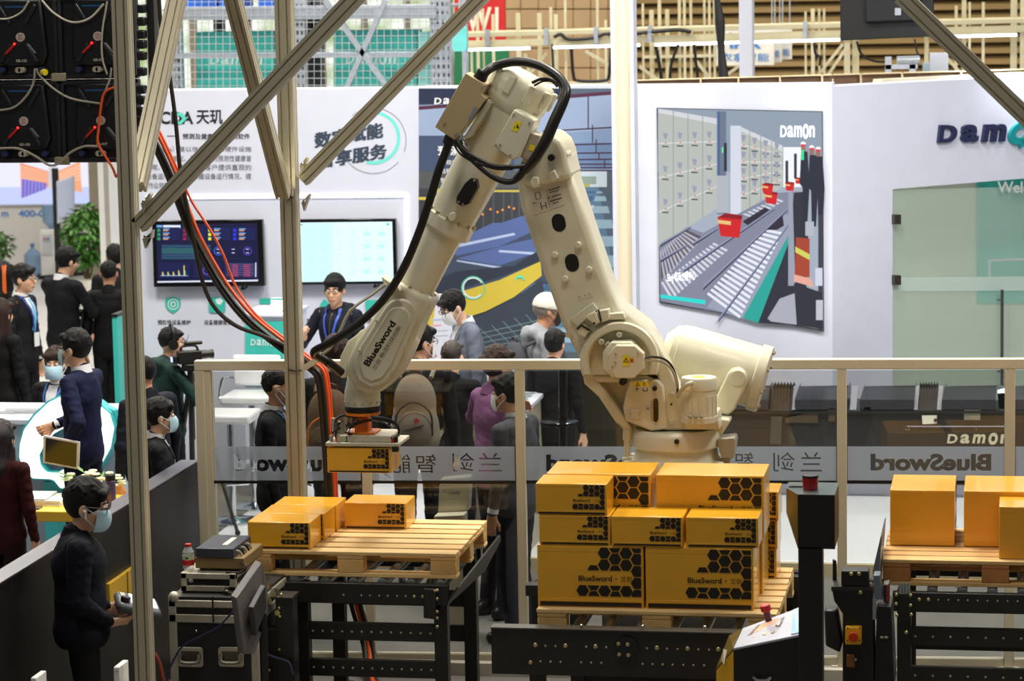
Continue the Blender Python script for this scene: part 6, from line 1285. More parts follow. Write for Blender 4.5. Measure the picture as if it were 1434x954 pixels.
# bar stools on the stage
M_seat = mat('stool_white', (236, 236, 240), .25)
def stool(label, x, y, zs, back):
    t = thing('bar_stool', label, 'stool', (x, y, .1), 'white bar stools on the stage')
    MB().lathe((x, y, .1), (0, 0, 1), [(.2, 0), (.2, .012), (.05, .03), (.028, .04)], 24).build('base', M_chrome, t); MB().cyl((x, y, .13), (x, y, zs - .03), .026).build('column', M_chrome, t); MB().cyl((x + .05, y - .02, zs - .25), (x + .08, y - .05, zs - .33), .012).build('lift_lever', M_black, t)
    MB().box(x - .2, x + .2, y - .19, y + .19, zs - .04, zs + .03).build('seat', M_seat, t, .02); b = MB(); b.tube([(x - .17, y - .15, .42), (x, y - .22, .42), (x + .17, y - .15, .42)], .012, 8); b.tube([(x, y, .42), (x, y - .2, .42)], .010, 6, 0); b.build('footrest', M_chrome, t)
    if back:
        MB().box(x - .19, x + .19, y + .17, y + .21, zs + .06, zs + .3).build('backrest', M_seat, t, .02); b = MB()
        b.tube([(x - .2, y + .2, zs + .12), (x - .22, y, zs + .14), (x - .21, y - .14, zs + .02), (x - .17, y - .14, zs - .02)], .012, 8); b.build('arm', M_chrome, t); b = MB(); b.tube([(x + .2, y + .2, zs + .12), (x + .22, y, zs + .14), (x + .21, y - .14, zs + .02), (x + .17, y - .14, zs - .02)], .012, 8); b.build('arm', M_chrome, t)
p = PY(322, 582, 20.4); stool('white bar stool with chrome stem nearest the fence corner', p[0], 20.4, p[2], False)
p = PY(352, 556, 21.0); stool('white bar stool with backrest and chrome arms behind the man at the fence', p[0], 21.0, p[2], True)
# display furniture among the visitors
yd = 19.15; f = plane(yd); DC = thing('display_counter', 'beige display counter with a patterned dark green and white top', 'counter', (f(690, 650)[0], yd, .1)); z_ = f(690, 578)[2]
xa, xb = f(652, 600)[0], f(728, 600)[0]; MB().box(xa, xb, yd + .25, yd + .95, .1, z_ - .03).build('body', mat('counter_beige', (176, 168, 146), .5), DC, .006); MB().box(xa - .02, xb + .02, yd + .22, yd + .98, z_ - .03, z_).build('worktop', M_white, DC, .004)
b = MB(); 
for i in range(16):
    for j in range(9):
        u, v = xa + .05 + i * (xb - xa - .1) / 16, yd + .27 + j * .075; b.col = rgb((30, 52, 52) if (i + j) % 2 else (150, 205, 190)); b.poly([(u, v, z_ + .001), (u + .03, v + .012, z_ + .001), (u + .022, v + .05, z_ + .001), (u - .008, v + .038, z_ + .001)])
b.build('patterned_inlay', M_print, DC, smooth=False)
yp = 17.35; f = plane(yp); PD = thing('cream_pedestal', 'cream leaning display pedestal with a small printed mark, behind the left pallet', 'pedestal', (f(634, 727)[0], yp, 0)); M_cr = mat('pedestal_cream', (204, 198, 172), .45)
b = MB(); b.prism([f(616, 672), f(658, 668), f(655, 716), f(613, 718)], (0, .12, 0)); b.build('board', M_cr, PD, .006); b = MB(); b.prism([f(613, 718) + [0, -.12, 0], f(655, 716) + [0, -.12, 0], f(655, 716), f(613, 718)], (0, 0, -.05)); b.build('ledge', M_cr, PD, .005)
MB().box(f(622, 727)[0], f(650, 727)[0], yp + .0, yp + .12, 0, f(634, 718)[2]).build('stem', M_cr, PD); b = MB(); logo_px(b, plane(yp - .001), 629, 689, 644, 693, bold=.01); b.build('lettering', mat('print_grey', (96, 100, 112), .6), PD)
yo = 21.55; f = plane(yo); BN = thing('poster_board', 'white leaning poster board with red marks behind the man in the grey blazer', 'poster', (f(620, 510)[0], yo, .1))
b = MB(); b.prism([f(612, 412), f(650, 412), f(640, 560), f(592, 560)], (0, .02, 0)); b.build('board', M_white, BN, .003)
MB().box(f(596, 560)[0], f(638, 560)[0], yo - .02, yo + .25, .1, f(615, 560)[2]).build('foot', M_white, BN)
b = MB(); g = plane(yo - .001)
for q, c in (([(611, 425), (616, 422), (614, 432)], (214, 60, 90)), ([(604, 447), (622, 446), (622, 448), (604, 449)], (180, 190, 220)), ([(603, 455), (618, 454), (618, 456), (603, 457)], (230, 170, 180)), ([(604, 463), (628, 462), (628, 463), (604, 464)], (190, 196, 214)), ([(604, 497), (612, 497), (611, 500), (604, 500)], (214, 40, 40)), ([(603, 470), (626, 469), (626, 470), (603, 471)], (190, 196, 214))): shape_px(b, q, g, c)
b.build('print', M_print, BN, smooth=False, fix=False)
tp = PY(157, 450, 22.7); tq = PY(164.5, 450, 22.7); TP = thing('teal_post', 'teal stand post at the left end of the booth wall', 'post', (tp[0], 22.7, 0)); MB().box(tp[0], tq[0], 22.7, 22.95, 0, PY(160, 443, 22.7)[2]).build('post', M_teal, TP, .004); MB().box(tp[0] - .003, tq[0] + .003, 22.69, 22.95, PY(160, 444, 22.7)[2], PY(160, 440, 22.7)[2]).build('cap', M_black, TP)
# ================================================================ glowing logo sign, counters and table at the left
yg = 18.95; f = plane(yg); M_glowr = glow('logo_glow', (250, 252, 255), 1.25); M_tealb = mat('logo_edge', (62, 180, 186), .35)
LG = thing('glowing_logo', 'big white glowing ring logo with teal edges standing at the front of the info counter', 'sign', (f(90, 690)[0], yg, 0))
outer = [(28, 622), (34, 602), (48, 583), (68, 564), (88, 554), (112, 553), (136, 566), (153, 580), (159, 600), (154, 628), (140, 653), (121, 672), (112, 680), (104, 690), (84, 683), (76, 673), (70, 671), (46, 670), (32, 656), (27, 640)]
inner = [(54, 638), (62, 622), (74, 608), (92, 598), (108, 594), (118, 600), (114, 622), (104, 642), (92, 656), (80, 663), (64, 662), (56, 652)]
def ringfill(A, B, yy, dep, m, nm, n=40):
    rs = lambda P_: [tuple(q) for q in [np.array([np.interp(t, np.linspace(0, 1, len(P_) + 1), [p[k] for p in P_ + P_[:1]]) for k in (0, 1)]) for t in np.linspace(0, 1, n, endpoint=False)]]
    cA, cB = np.mean(A, 0), np.mean(B, 0)
    ang = lambda P_, c: sorted(P_, key=lambda p: math.atan2(p[1] - c[1], p[0] - c[0]))
    a, c = ang(rs(A), cB), ang(rs(B), cB); b = MB()
    for i in range(n):
        q = [a[i], a[(i + 1) % n], c[(i + 1) % n], c[i]]; b.prism([PY(x, y, yy) for x, y in q], (0, dep, 0))
    return b.build(nm, m, LG, smooth=False)
ringfill([(x + (2.2 if x > 90 else -2.2), y + (2 if y > 620 else -2)) for x, y in outer], [(x * .93 + 6, y * .97 + 18.5) for x, y in inner], yg + .012, .12, M_tealb, 'teal_edge'); ringfill(outer, inner, yg, .012, M_glowr, 'glowing_face')
b = MB(); b.prism([PY(x, y, yg + .05) for x, y in ((132, 578), (138, 571), (150, 570), (160, 575), (164, 590), (160, 604), (152, 588))], (0, .08, 0)); b.build('teal_leaf', M_tealb, LG, .006)
MB().box(f(60, 690)[0], f(110, 690)[0], yg + .02, yg + .10, 0, f(90, 676)[2]).build('foot', M_tealb, LG)
yi = 19.12; f = plane(yi); IC = thing('info_counter', 'white info counter behind the glowing logo, with papers on it', 'counter', (f(90, 650)[0], yi, 0)); M_pb = mat('counter_blue', (176, 196, 216), .35)
xa, xb = f(-60, 600)[0], f(160, 600)[0]; z_ = f(60, 588)[2]; MB().box(xa, xb, yi + .02, yi + .75, 0, z_ - .04).build('body', M_pb, IC, .006); MB().box(xa - .02, xb + .02, yi, yi + .78, z_ - .04, z_).build('worktop', M_white, IC, .006)
M_pap = mat('paper', (236, 234, 230), .6); 
def papers(label, c, w_, d, n, ang=0.0, col=M_pap, group='paper piles'):
    t = thing('paper_pile', label, 'papers', c, group); ca, sa = math.cos(ang), math.sin(ang)
    for k in range(n):
        o = (random.uniform(-.01, .01), random.uniform(-.01, .01)); MB().obox((c[0] + o[0], c[1] + o[1], c[2] + .006 + k * .0122), (w_, d, .011), (ca, sa, 0), (-sa, ca, 0), (0, 0, 1)).build('booklet', col, t)
papers('thick pile of white leaflets on the info counter', (PY(40, 580, yi + .35)[0], yi + .35, z_), .30, .22, 4, .1); papers('low pile of white leaflets at the left end of the info counter', (PY(5, 580, yi + .35)[0], yi + .35, z_), .28, .22, 2, -.1)
yt = 17.4; zt_ = .75; M_ytab = mat('table_yellow', (232, 186, 58), .45, var=.05); x0, x1 = PY(-60, 730, yt)[0], PY(165, 730, yt)[0]
YT_ = thing('yellow_table', 'yellow table with leaflets, flowers and a flask, behind the black partition', 'table', ((x0 + x1) / 2, yt + .3, 0)); MB().box(x0, x1, yt, yt + .62, zt_ - .07, zt_).build('tabletop', M_ytab, YT_, .006)
for x in (x0 + .08, x1 - .08):
    for y in (yt + .06, yt + .56): MB().cbox((x, y, (zt_ - .07) / 2), (.05, .05, zt_ - .07)).build('leg', M_black, YT_)
papers('flat pile of printed leaflets on the yellow table', (PY(52, 712, yt + .35)[0], yt + .3, zt_), .22, .28, 4, .05); papers('second pile of leaflets beside the flowers on the yellow table', (PY(80, 712, yt + .35)[0], yt + .3, zt_), .20, .27, 3, -.1)
t = thing('phone', 'dark phone lying near the front edge of the yellow table', 'phone', (PY(42, 722, yt + .08)[0], yt + .08, zt_)); MB().cbox((t.location[0], yt + .08, zt_ + .005), (.15, .08, .01)).build('body', mat('phone_dark', (60, 52, 48), .25), t, .003)
fx = PY(156, 715, yt + .3); t = thing('flask', 'dark purple vacuum flask standing on the yellow table', 'flask', (fx[0], yt + .3, zt_)); MB().lathe((fx[0], yt + .3, zt_), (0, 0, 1), [(.033, 0), (.034, .01), (.034, .15), (.030, .155)], 20).build('body', mat('flask_purple', (92, 78, 118), .3, .5), t); MB().lathe((fx[0], yt + .3, zt_ + .155), (0, 0, 1), [(.034, 0), (.034, .035), (.032, .037)], 20).build('lid', M_black, t)
fx = PY(133, 712, yt + .42); t = thing('flower_bunch', 'bunch of white flowers with green leaves on the yellow table, behind the flask', 'flowers', (fx[0], yt + .42, zt_)); MB().lathe((fx[0], yt + .42, zt_), (0, 0, 1), [(.05, 0), (.06, .08), (.05, .10)], 18).build('vase', M_white, t)
M_leaf = mat('leaf_green', (96, 140, 62), .5, var=.2); M_petal = mat('petal_white', (232, 232, 196), .5); rnd = random.Random(3)
for k in range(26):
    a, r = rnd.uniform(0, 6.28), rnd.uniform(.02, .17); c = (fx[0] + r * math.cos(a) * 1.3, yt + .42 + r * math.sin(a) * .7, zt_ + .12 + rnd.uniform(0, .09) - r * .25); b = MB()
    for e in range(5): g_ = e * 1.256 + a; b.ball((c[0] + .017 * math.cos(g_), c[1] + .017 * math.sin(g_), c[2]), (.014, .014, .008), 6, 4)
    b.build('blossom', M_petal, t)
for k in range(16):
    a = rnd.uniform(0, 6.28); c = np.array([fx[0] + .12 * math.cos(a) * 1.3, yt + .42 + .1 * math.sin(a), zt_ + .12 + rnd.uniform(-.04, .08)]); d = np.array([math.cos(a), math.sin(a) * .6, rnd.uniform(-.1, .5)]); s_ = np.cross(d, [0, 0, 1]); b = MB(); b.add([c, c + d * .05 + s_ * .02, c + d * .11, c + d * .05 - s_ * .02], [(0, 1, 2, 3)]); b.build('leaf', M_leaf, t)
# black partition
PT = thing('black_partition', 'low black partition wall running back past the slim post towards the fence corner', 'partition', (-4.99, 14.6, 0)); M_part = mat('partition_black', (16, 15, 16), .4, var=.15); M_ptop = mat('partition_top', (82, 80, 92), .3)
MB().box(-5.05, -4.95, 11.8, 16.80, .0, 1.196).build('panel', M_part, PT, .004); MB().box(-5.06, -4.945, 11.8, 16.81, 1.196, 1.205).build('top_cap', M_ptop, PT)
MB().box(-4.95, -4.94, 15.4, 16.80, .34, 1.19).build('panel', M_part, PT)
p = PX(148, 832, -4.95); q = PX(196, 798, -4.95); zy0, zy1 = PX(170, 838, -4.945)[2], PX(170, 803, -4.945)[2]
MB().box(-4.95, -4.925, p[1], q[1], zy0, zy1).build('yellow_panel', M_ytab, PT, .004); MB().box(-4.926, -4.922, (p[1] + q[1]) / 2 - .01, (p[1] + q[1]) / 2 + .01, zy0, zy1).build('panel_seam', mat('seam_brown', (150, 110, 30), .5), PT)
# ================================================================ flight case, devices, monitor
yf = 14.5; f = plane(yf); M_fc = mat('case_black', (30, 29, 28), .5, var=.2); M_fal = mat('case_aluminium', (186, 180, 162), .4, .35, var=.15, scale=14)
x0, x1 = f(237, 900)[0], f(362, 900)[0]; zt_ = f(290, 836)[2]
FC = thing('flight_case', 'big black flight case with worn aluminium edges and two chrome handles', 'case', ((x0 + x1) / 2, yf + .3, 0))
MB().box(x0 + .01, x1 - .01, yf + .01, yf + .62, .03, zt_ - .005).build('body', M_fc, FC)
for a, c, w_ in ((f(237, 845.5), f(360, 845.5), .040), (f(237, 866), f(360, 866), .046)): MB().box(x0, x1, yf, yf + .63, a[2] - w_ / 2, a[2] + w_ / 2).build('edge_profile', M_fal, FC, .005)
MB().box(x0 + .04, x1 - .04, yf + .005, yf + .2, f(300, 860)[2] , f(300, 851)[2]).build('lid_gap', M_black, FC)
for x in (x0, x1 - .045): MB().box(x, x + .045, yf, yf + .045, .03, zt_).build('edge_profile', M_fal, FC, .006)
MB().box(x0, x1, yf, yf + .63, .02, .07).build('edge_profile', M_fal, FC, .006)
for x in (x0 + .03, x1 - .03): MB().ball((x, yf + .02, zt_ - .01), .032, 12, 8).build('ball_corner', M_fal, FC)
for xa in (249, 306):
    a, c = f(xa, 934), f(xa + 35, 907); cx = (a[0] + c[0]) / 2; cz = (a[2] + c[2]) / 2; hw, hh = (c[0] - a[0]) / 2, (c[2] - a[2]) / 2
    b = MB(); pl_ = [(cx + hw * x, yf + .006, cz + hh * z) for x, z in ((-1, -.8), (-.85, -1), (.85, -1), (1, -.8), (1, .8), (.85, 1), (-.85, 1), (-1, .8))]; b.prism(pl_, (0, -.008, 0)); hp = b.build('handle', M_fal, FC, .003)
    MB().box(cx - hw * .72, cx + hw * .72, yf - .004, yf + .003, cz - hh * .62, cz + hh * .62).build('dish', mat('dish_dark', (92, 86, 70), .4, .4), hp, .002); b = MB(); b.tube([(cx - hw * .7, yf - .01, cz + hh * .35), (cx - hw * .62, yf - .025, cz - hh * .4), (cx + hw * .62, yf - .025, cz - hh * .4), (cx + hw * .7, yf - .01, cz + hh * .35)], .010, 8, 3); b.build('grip', mat('grip_steel', (150, 146, 132), .45, .6), hp)
MB().ball(f(275, 884), .008, 8, 5).build('rivet', M_chrome, FC)
y2 = yf + .12; f = plane(y2); x0, x1 = f(253, 820)[0], f(330, 820)[0]; z0, z1 = zt_, f(290, 803)[2]
RKC = thing('rack_case', 'small aluminium edged rack case on the flight case', 'case', ((x0 + x1) / 2, y2 + .2, z0)); MB().box(x0 + .01, x1 - .01, y2 + .02, y2 + .42, z0 + .005, z1 - .005).build('body', M_black, RKC)
for za in (z0 + .016, z1 - .018): MB().box(x0, x1, y2, y2 + .43, za - .016, za + .016).build('edge_profile', M_fal, RKC, .004)
for x in (x0, x1 - .035): MB().box(x, x + .035, y2, y2 + .035, z0, z1).build('edge_profile', M_fal, RKC, .004)
for k in range(9): x = x0 + .06 + k * .018; MB().box(x, x + .008, y2 + .012, y2 + .02, z0 + .045, z1 - .05).build('vent_rib', mat('rib_dark', (48, 46, 42), .5), RKC)
MB().ball((x0 + .055, y2 + .012, z0 + .06), .016, 10, 6).build('knob', M_fal, RKC)
x0, x1 = PY(273, 790, y2 + .06)[0], PY(342, 790, y2 + .06)[0]; za, zb2 = z1, PY(300, 781, y2 + .06)[2] + .01
t = thing('beige_device', 'flat khaki device with cables, under the dark one on the rack case', 'device', ((x0 + x1) / 2, y2 + .2, za)); MB().box(x0, x1, y2 + .06, y2 + .46, za + .012, zb2 - .01).build('housing', mat('device_khaki', (128, 106, 64), .5), t, .006)
for x in (x0 + .03, x1 - .03): MB().cbox((x, y2 + .12, za + .006), (.03, .03, .012)).build('foot', M_black, t)
b = MB(); b.tube([(x1 - .02, y2 + .05, za + .05), (x1 + .02, y2 + .03, za + .03), (x1 - .01, y2 + .02, za + .002), (x1 - .09, y2 + .01, za + .002)], .005, 6); b.build('cable', M_rub, t)
x0, x1 = PY(274, 778, y2 + .05)[0], PY(327, 778, y2 + .05)[0]; zc = PY(300, 771, y2 + .05)[2]
t = thing('dark_device', 'flat dark blue-grey device with a pale strip lying on the khaki one', 'device', ((x0 + x1) / 2, y2 + .2, zb2 - .01)); b = MB(); b.box(x0, x1, y2 + .05, y2 + .42, zb2 - .009, zc + .01); b.build('housing', mat('device_blue', (52, 56, 70), .35), t, .005); MB().obox(((x0 + x1) / 2 + .03, y2 + .25, zc + .0105), (.03, .2, .002), (1, 0, 0), (0, 1, 0), (0, 0, 1)).build('pale_strip', M_stw, t)
for k in range(5): MB().tube([(x1 + .001, y2 + .1 + .05 * k, zc - .01), (x1 + .02, y2 + .1 + .05 * k, zc - .015), (x1 + .03, y2 + .12 + .05 * k, zb2 - .02)], .006, 6).build('plug_cable', M_rub if k % 2 else M_grey, t)
bt = PY(264.5, 803, y2 + .1); bx_ = (bt[0], y2 + .1, z1 + .001); t = thing('water_bottle', 'clear water bottle with a red cap and red label on the rack case', 'bottle', bx_)
M_pet = glass('pet_plastic', (220, 228, 226), .35, .08); s_ = PY(264, 762, y2 + .1)[2] - z1
MB().lathe(bx_, (0, 0, 1), [(.028, 0), (.032, .008), (.032, s_ * .55), (.030, s_ * .6), (.032, s_ * .68), (.018, s_ * .86), (.014, s_ * .9), (.014, s_ * .94)], 20).build('body', M_pet, t); MB().lathe(bx_, (0, 0, 1), [(.0175, s_ * .9), (.0175, s_), (.015, s_ * 1.005)], 16).build('cap', mat('cap_red', (206, 24, 24), .35), t)
b = MB(); b.lathe(bx_, (0, 0, 1), [(.0327, s_ * .17), (.0327, s_ * .38)], 20, cap=False); LB_ = b.build('label', mat('label_red2', (200, 30, 34), .45), t); b = MB(); b.lathe(bx_, (0, 0, 1), [(.0327, s_ * .38), (.0327, s_ * .56)], 20, cap=False); b.build('label', mat('label_pale', (220, 214, 190), .45), t)
b = MB(); c = np.array(bx_); b.poly([c + [x, -.0335, s_ * z] for x, z in ((-.012, .45), (0, .53), (.012, .47), (.004, .41))]); b.build('label_mark', mat('leaf_mark', (30, 110, 60), .5), t)
t = thing('keyboard', 'dark keyboard tray leaning at the right of the rack case', 'keyboard', (PY(328, 815, y2 - .02)[0], y2, zt_)); b = MB(); n0, n1, n2, n3 = PY(312, 827, y2 - .05), PY(330, 833, y2 - .05), PY(347, 806, y2 + .3), PY(343, 789, y2 + .3); b.prism([n0, n1, n2, n3], (0, 0, -.02)); b.build('tray', M_black, t, .003)
n4 = (n0 + n1) / 2; MB().box(n4[0] - .03, n4[0] + .03, y2 - .06, y2 - .0, zt_, n4[2] - .012).build('support', M_black, t)
for k in range(8): u = k / 8; q = n0 * (1 - u) * .7 + n3 * u * .7 + n1 * (1 - u) * .3 + n2 * u * .3; MB().ball(q + [0, 0, .004], .007, 6, 4).build('key', M_fal if k % 3 == 0 else M_cblk, t)
t = thing('flat_monitor', 'tilted flat monitor seen edge-on at the corner of the left conveyor', 'monitor', (PY(352, 880, 14.15)[0], 14.15, 0)); b = MB()
b.prism([PY(331.5, 838, 13.95), PY(366, 788, 14.3), PY(375, 816, 14.3), PY(375, 862, 14.3), PY(357, 916, 14.0), PY(341, 917, 13.95)], (-.035, .01, .012)); b.build('housing', mat('monitor_grey', (88, 84, 84), .35), t, .004)
b = MB(); b.prism([PY(347, 850, 14.0), PY(364, 818, 14.2), PY(366, 850, 14.2), PY(351, 890, 14.02)], (.03, 0, -.005)); b.build('rear_cover', mat('monitor_dark', (46, 44, 44), .4), t, .006); MB().cyl((PY(358, 860, 14.15)[0] + .03, 14.18, 0), PY(358, 860, 14.15) + [.03, .03, 0], .022).build('stand', M_black, t); MB().cbox((PY(358, 860, 14.15)[0] + .03, 14.18, .01), (.25, .25, .02)).build('foot', M_black, t)
tag(MB().tube([PY(x, y, yf - .04) for x, y in ((331, 849), (318, 866), (300, 882), (275, 894), (255, 906), (243, 925), (232, 948), (224, 957))], .006, 6).build('cable', mat('cable_indigo', (52, 48, 92), .45)), 'dark indigo cable slung across the front of the flight case', 'cable')
tag(MB().tube([PY(x, y, yf - .02) for x, y in ((298, 836), (298, 850), (299, 872))], .005, 6).build('cable', M_rub), 'short black cable hanging down the lid of the flight case', 'cable')
for x, lb in ((168, 'white paper bag beside the technician, near the slim post'), (52, 'crumpled pale paper at the bottom edge, left of the technician')):
    p = PY(x, 954, 13.2); t = thing('paper_bag', lb, 'bag', (p[0], 13.2, 0)); b = MB(); zt3 = PY(x, 931 if x > 100 else 946, 13.2)[2]; b.box(p[0] - .015, p[0] + .015, 13.15, 13.3, 0, zt3); b.build('body', M_pap, t, .005); MB().box(p[0] - .012, p[0] + .012, 13.148, 13.15, zt3 - .02, zt3 - .005).build('fold', M_pap, t)
# ================================================================ neighbouring booth far left
yb = 38.6; f = plane(yb); struct(MB().box(f(-60, 300)[0], f(162, 300)[0], yb, yb + .2, 0, 5.6).build('wall_far_left', mat('booth_pale', (214, 210, 206), .5, var=.02)))
LW = tag(thing('led_screen', 'bright far screen showing orange and violet warehouse shelves', 'screen', (f(60, 285)[0], yb, f(60, 285)[2]))); b = MB(); b.prism([q + np.array([0, -.01, 0]) for q in (f(-30, 190), f(128, 190), f(128, 286), f(-30, 288))], (0, -.03, 0)); b.build('panel', M_white, LW)
g = plane(yb - .045); b = MB(); S = lambda p, c: shape_px(b, p, g, c)
S([(-30, 190), (127, 190), (127, 285), (-30, 287)], (232, 232, 252)); S([(-30, 262), (127, 262), (127, 285), (-30, 287)], (196, 206, 246)); S([(28, 228), (68, 240), (68, 262), (30, 278)], (238, 150, 110)); S([(30, 250), (66, 257), (64, 265), (30, 278)], (150, 140, 220)); S([(80, 240), (112, 226), (115, 270), (84, 262)], (240, 170, 130)); S([(88, 252), (102, 248), (103, 284), (88, 280)], (150, 140, 232)); S([(68, 232), (80, 232), (80, 264), (68, 264)], (206, 206, 216))
for k in range(7): S([(32 + 5 * k, 251 + .8 * k), (34 + 5 * k, 251.4 + .8 * k), (33.5 + 5 * k, 276 - 1.8 * k), (31 + 5 * k, 277 - 1.8 * k)], (110, 96, 190))
for k in range(5): S([(28, 232 + 4 * k), (68, 242 + 3 * k), (68, 243 + 3 * k), (28, 233.5 + 4 * k)], (250, 206, 180)); S([(82, 244 + 3 * k), (114, 230 + 5 * k), (114, 231.2 + 5 * k), (82, 245 + 3 * k)], (252, 214, 190))
b.build('screen', print_mat('far_picture', 1.0), LW, smooth=False, fix=False)
b = MB(); h = plane(yb - .002); text_px(b, 'm', h, 2, 297, 12, 304, bold=.03); text_px(b, '400-0', h, 26, 294, 62, 304, bold=.03); b.build('lettering', mat('letter_blue', (70, 130, 200), .5), bpy.data.objects['wall_far_left'])
for xa, xb, c in ((139, 147, (226, 226, 224)), (147.5, 153, (170, 162, 156)), (153.5, 170, (224, 224, 228))): p, q = PY(xa, 300, 30), PY(xb, 300, 30); struct(MB().box(p[0], q[0], 30, 30.2, 0, 5.0).build('column', mat('column_%d' % xa, c, .5, var=.02)))
M_bot = glass('bottle_blue', (120, 160, 200), .6, .1); M_cool = mat('cooler_white', (222, 220, 218), .4)
def jug(t, c, s): MB().lathe(c, (0, 0, 1), [(.12 * s, 0), (.13 * s, .02), (.13 * s, .14 * s), (.125 * s, .15 * s), (.13 * s, .16 * s), (.13 * s, .30 * s), (.06 * s, .37 * s), (.028 * s, .39 * s), (.028 * s, .43 * s)], 20).build('jug', M_bot, t); MB().lathe(c, (0, 0, 1), [(.032 * s, .42 * s), (.032 * s, .46 * s), (.02 * s, .465 * s)], 14).build('cap', mat('cap_blue', (60, 110, 180), .4), t)
p = PZ(47, 386, 0); c = (p[0], p[1], 0.013); t = thing('water_jug', 'large blue water jug standing on the floor of the far booth', 'bottle', c); jug(t, c, .95)
yw = 37.6; xa, xb = PY(56, 350, yw)[0], PY(77, 350, yw)[0]; zt_ = PY(66, 322, yw)[2]; t = thing('water_cooler', 'white water cooler with an upturned blue jug, far left', 'cooler', ((xa + xb) / 2, yw + .2, .013)); MB().box(xa, xb, yw, yw + .4, .013, zt_).build('body', M_cool, t, .015); MB().box(xa + .03, xb - .03, yw - .01, yw, zt_ - .35, zt_ - .06).build('tap_panel', mat('cooler_grey', (196, 198, 202), .4), t)
for x, m in ((.08, M_sty), (.13, M_bl)): MB().cbox((xa + x, yw - .02, zt_ - .12), (.025, .03, .03)).build('tap', mat('tap_red', (200, 80, 90), .4) if m is M_sty else m, t)
MB().lathe(((xa + xb) / 2, yw + .2, zt_), (0, 0, 1), [(.03, 0), (.05, .03), (.12, .09), (.125, .30), (.12, .33)], 18).build('jug', M_bot, t)
yt2 = 36.0; f = plane(yt2); t = thing('screen_on_stand', 'tall screen on a black wheeled stand in the far booth', 'screen', (f(79, 385)[0], yt2, .013)); MB().box(f(74.5, 300)[0], f(82, 300)[0], yt2, yt2 + .06, .1, f(79, 236)[2]).build('pole', M_black, t)
b = MB(); b.prism([PY(79, 254, yt2 - .05), PY(104, 246, yt2 + .3), PY(104, 303, yt2 + .3), PY(80, 313, yt2 - .05)], (.02, -.05, 0)); b.build('housing', M_white, t, .005); b = MB(); b.prism([PY(81, 256, yt2 - .11), PY(103.5, 249, yt2 + .24), PY(103.5, 298, yt2 + .24), PY(82, 306, yt2 - .11)], (.0, -.005, 0)); b.build('screen', glow('far_tv', (150, 156, 172), .7), t)
for a, c in (((55, 389), (118, 383)), ((62, 392), (108, 380))): MB().beam(PZ(a[0], a[1], .06), PZ(c[0], c[1], .06), .05, .05).build('foot', M_black, t)
for x, y in ((55, 390), (117, 385), (62, 393), (107, 382)): q = PZ(x, y, .013); MB().ball((q[0], q[1], .045), .035, 8, 6).build('castor', M_black, t)
def plant(label, cx, top, base_y, yy, rx, hh, seed, n):
    p = PY(cx, base_y, yy); t = thing('potted_plant', label, 'plant', (p[0], yy, .013)); r = random.Random(seed); zt = PY(cx, top, yy)[2]
    MB().lathe((p[0], yy, .013), (0, 0, 1), [(.13, 0), (.17, .3), (.18, .34), (.16, .35)], 20).build('pot', mat('pot_cream', (222, 216, 206), .4), t); b = MB()
    for k in range(4): b.tube([(p[0] + .02 * k - .03, yy, .35), (p[0] + .08 * (k - 1.5), yy + .05 * (k % 2), zt - hh * .5)], .014, 6, 0)
    b.build('stem', mat('stem_brown', (90, 74, 46), .7), t); b = MB(); b.col = None
    for k in range(n):
        while True:
            u = np.array([r.uniform(-1, 1), r.uniform(-1, 1), r.uniform(-1, 1)])
            if .25 < np.dot(u, u) < 1: break
        c = np.array([p[0] + u[0] * rx * (1 - .25 * abs(u[2])), yy + u[1] * rx, zt - hh / 2 + u[2] * hh / 2]); d = nrm([u[0], u[1], r.uniform(-.9, .2)]); s_ = nrm(np.cross(d, [0.1, .2, 1])); L = r.uniform(.07, .13); up = np.cross(s_, d) * .012
        b.add([c, c + d * L * .4 + s_ * L * .28 + up, c + d * L, c + d * L * .4 - s_ * L * .28 + up, c + d * L * .45], [(0, 1, 4), (1, 2, 4), (2, 3, 4), (3, 0, 4)])
    tag(b.build('foliage', mat('plant_green', (78, 128, 52), .45, var=.35, scale=9), t, smooth=False), kind='stuff')
plant('leafy green potted plant by the pale column of the far booth', 123, 287, 388, 34.5, .30, .78, 5, 1100)
plant('second leafy plant cut by the left edge of the picture', -3, 322, 372, 36.5, .22, .42, 8, 260)
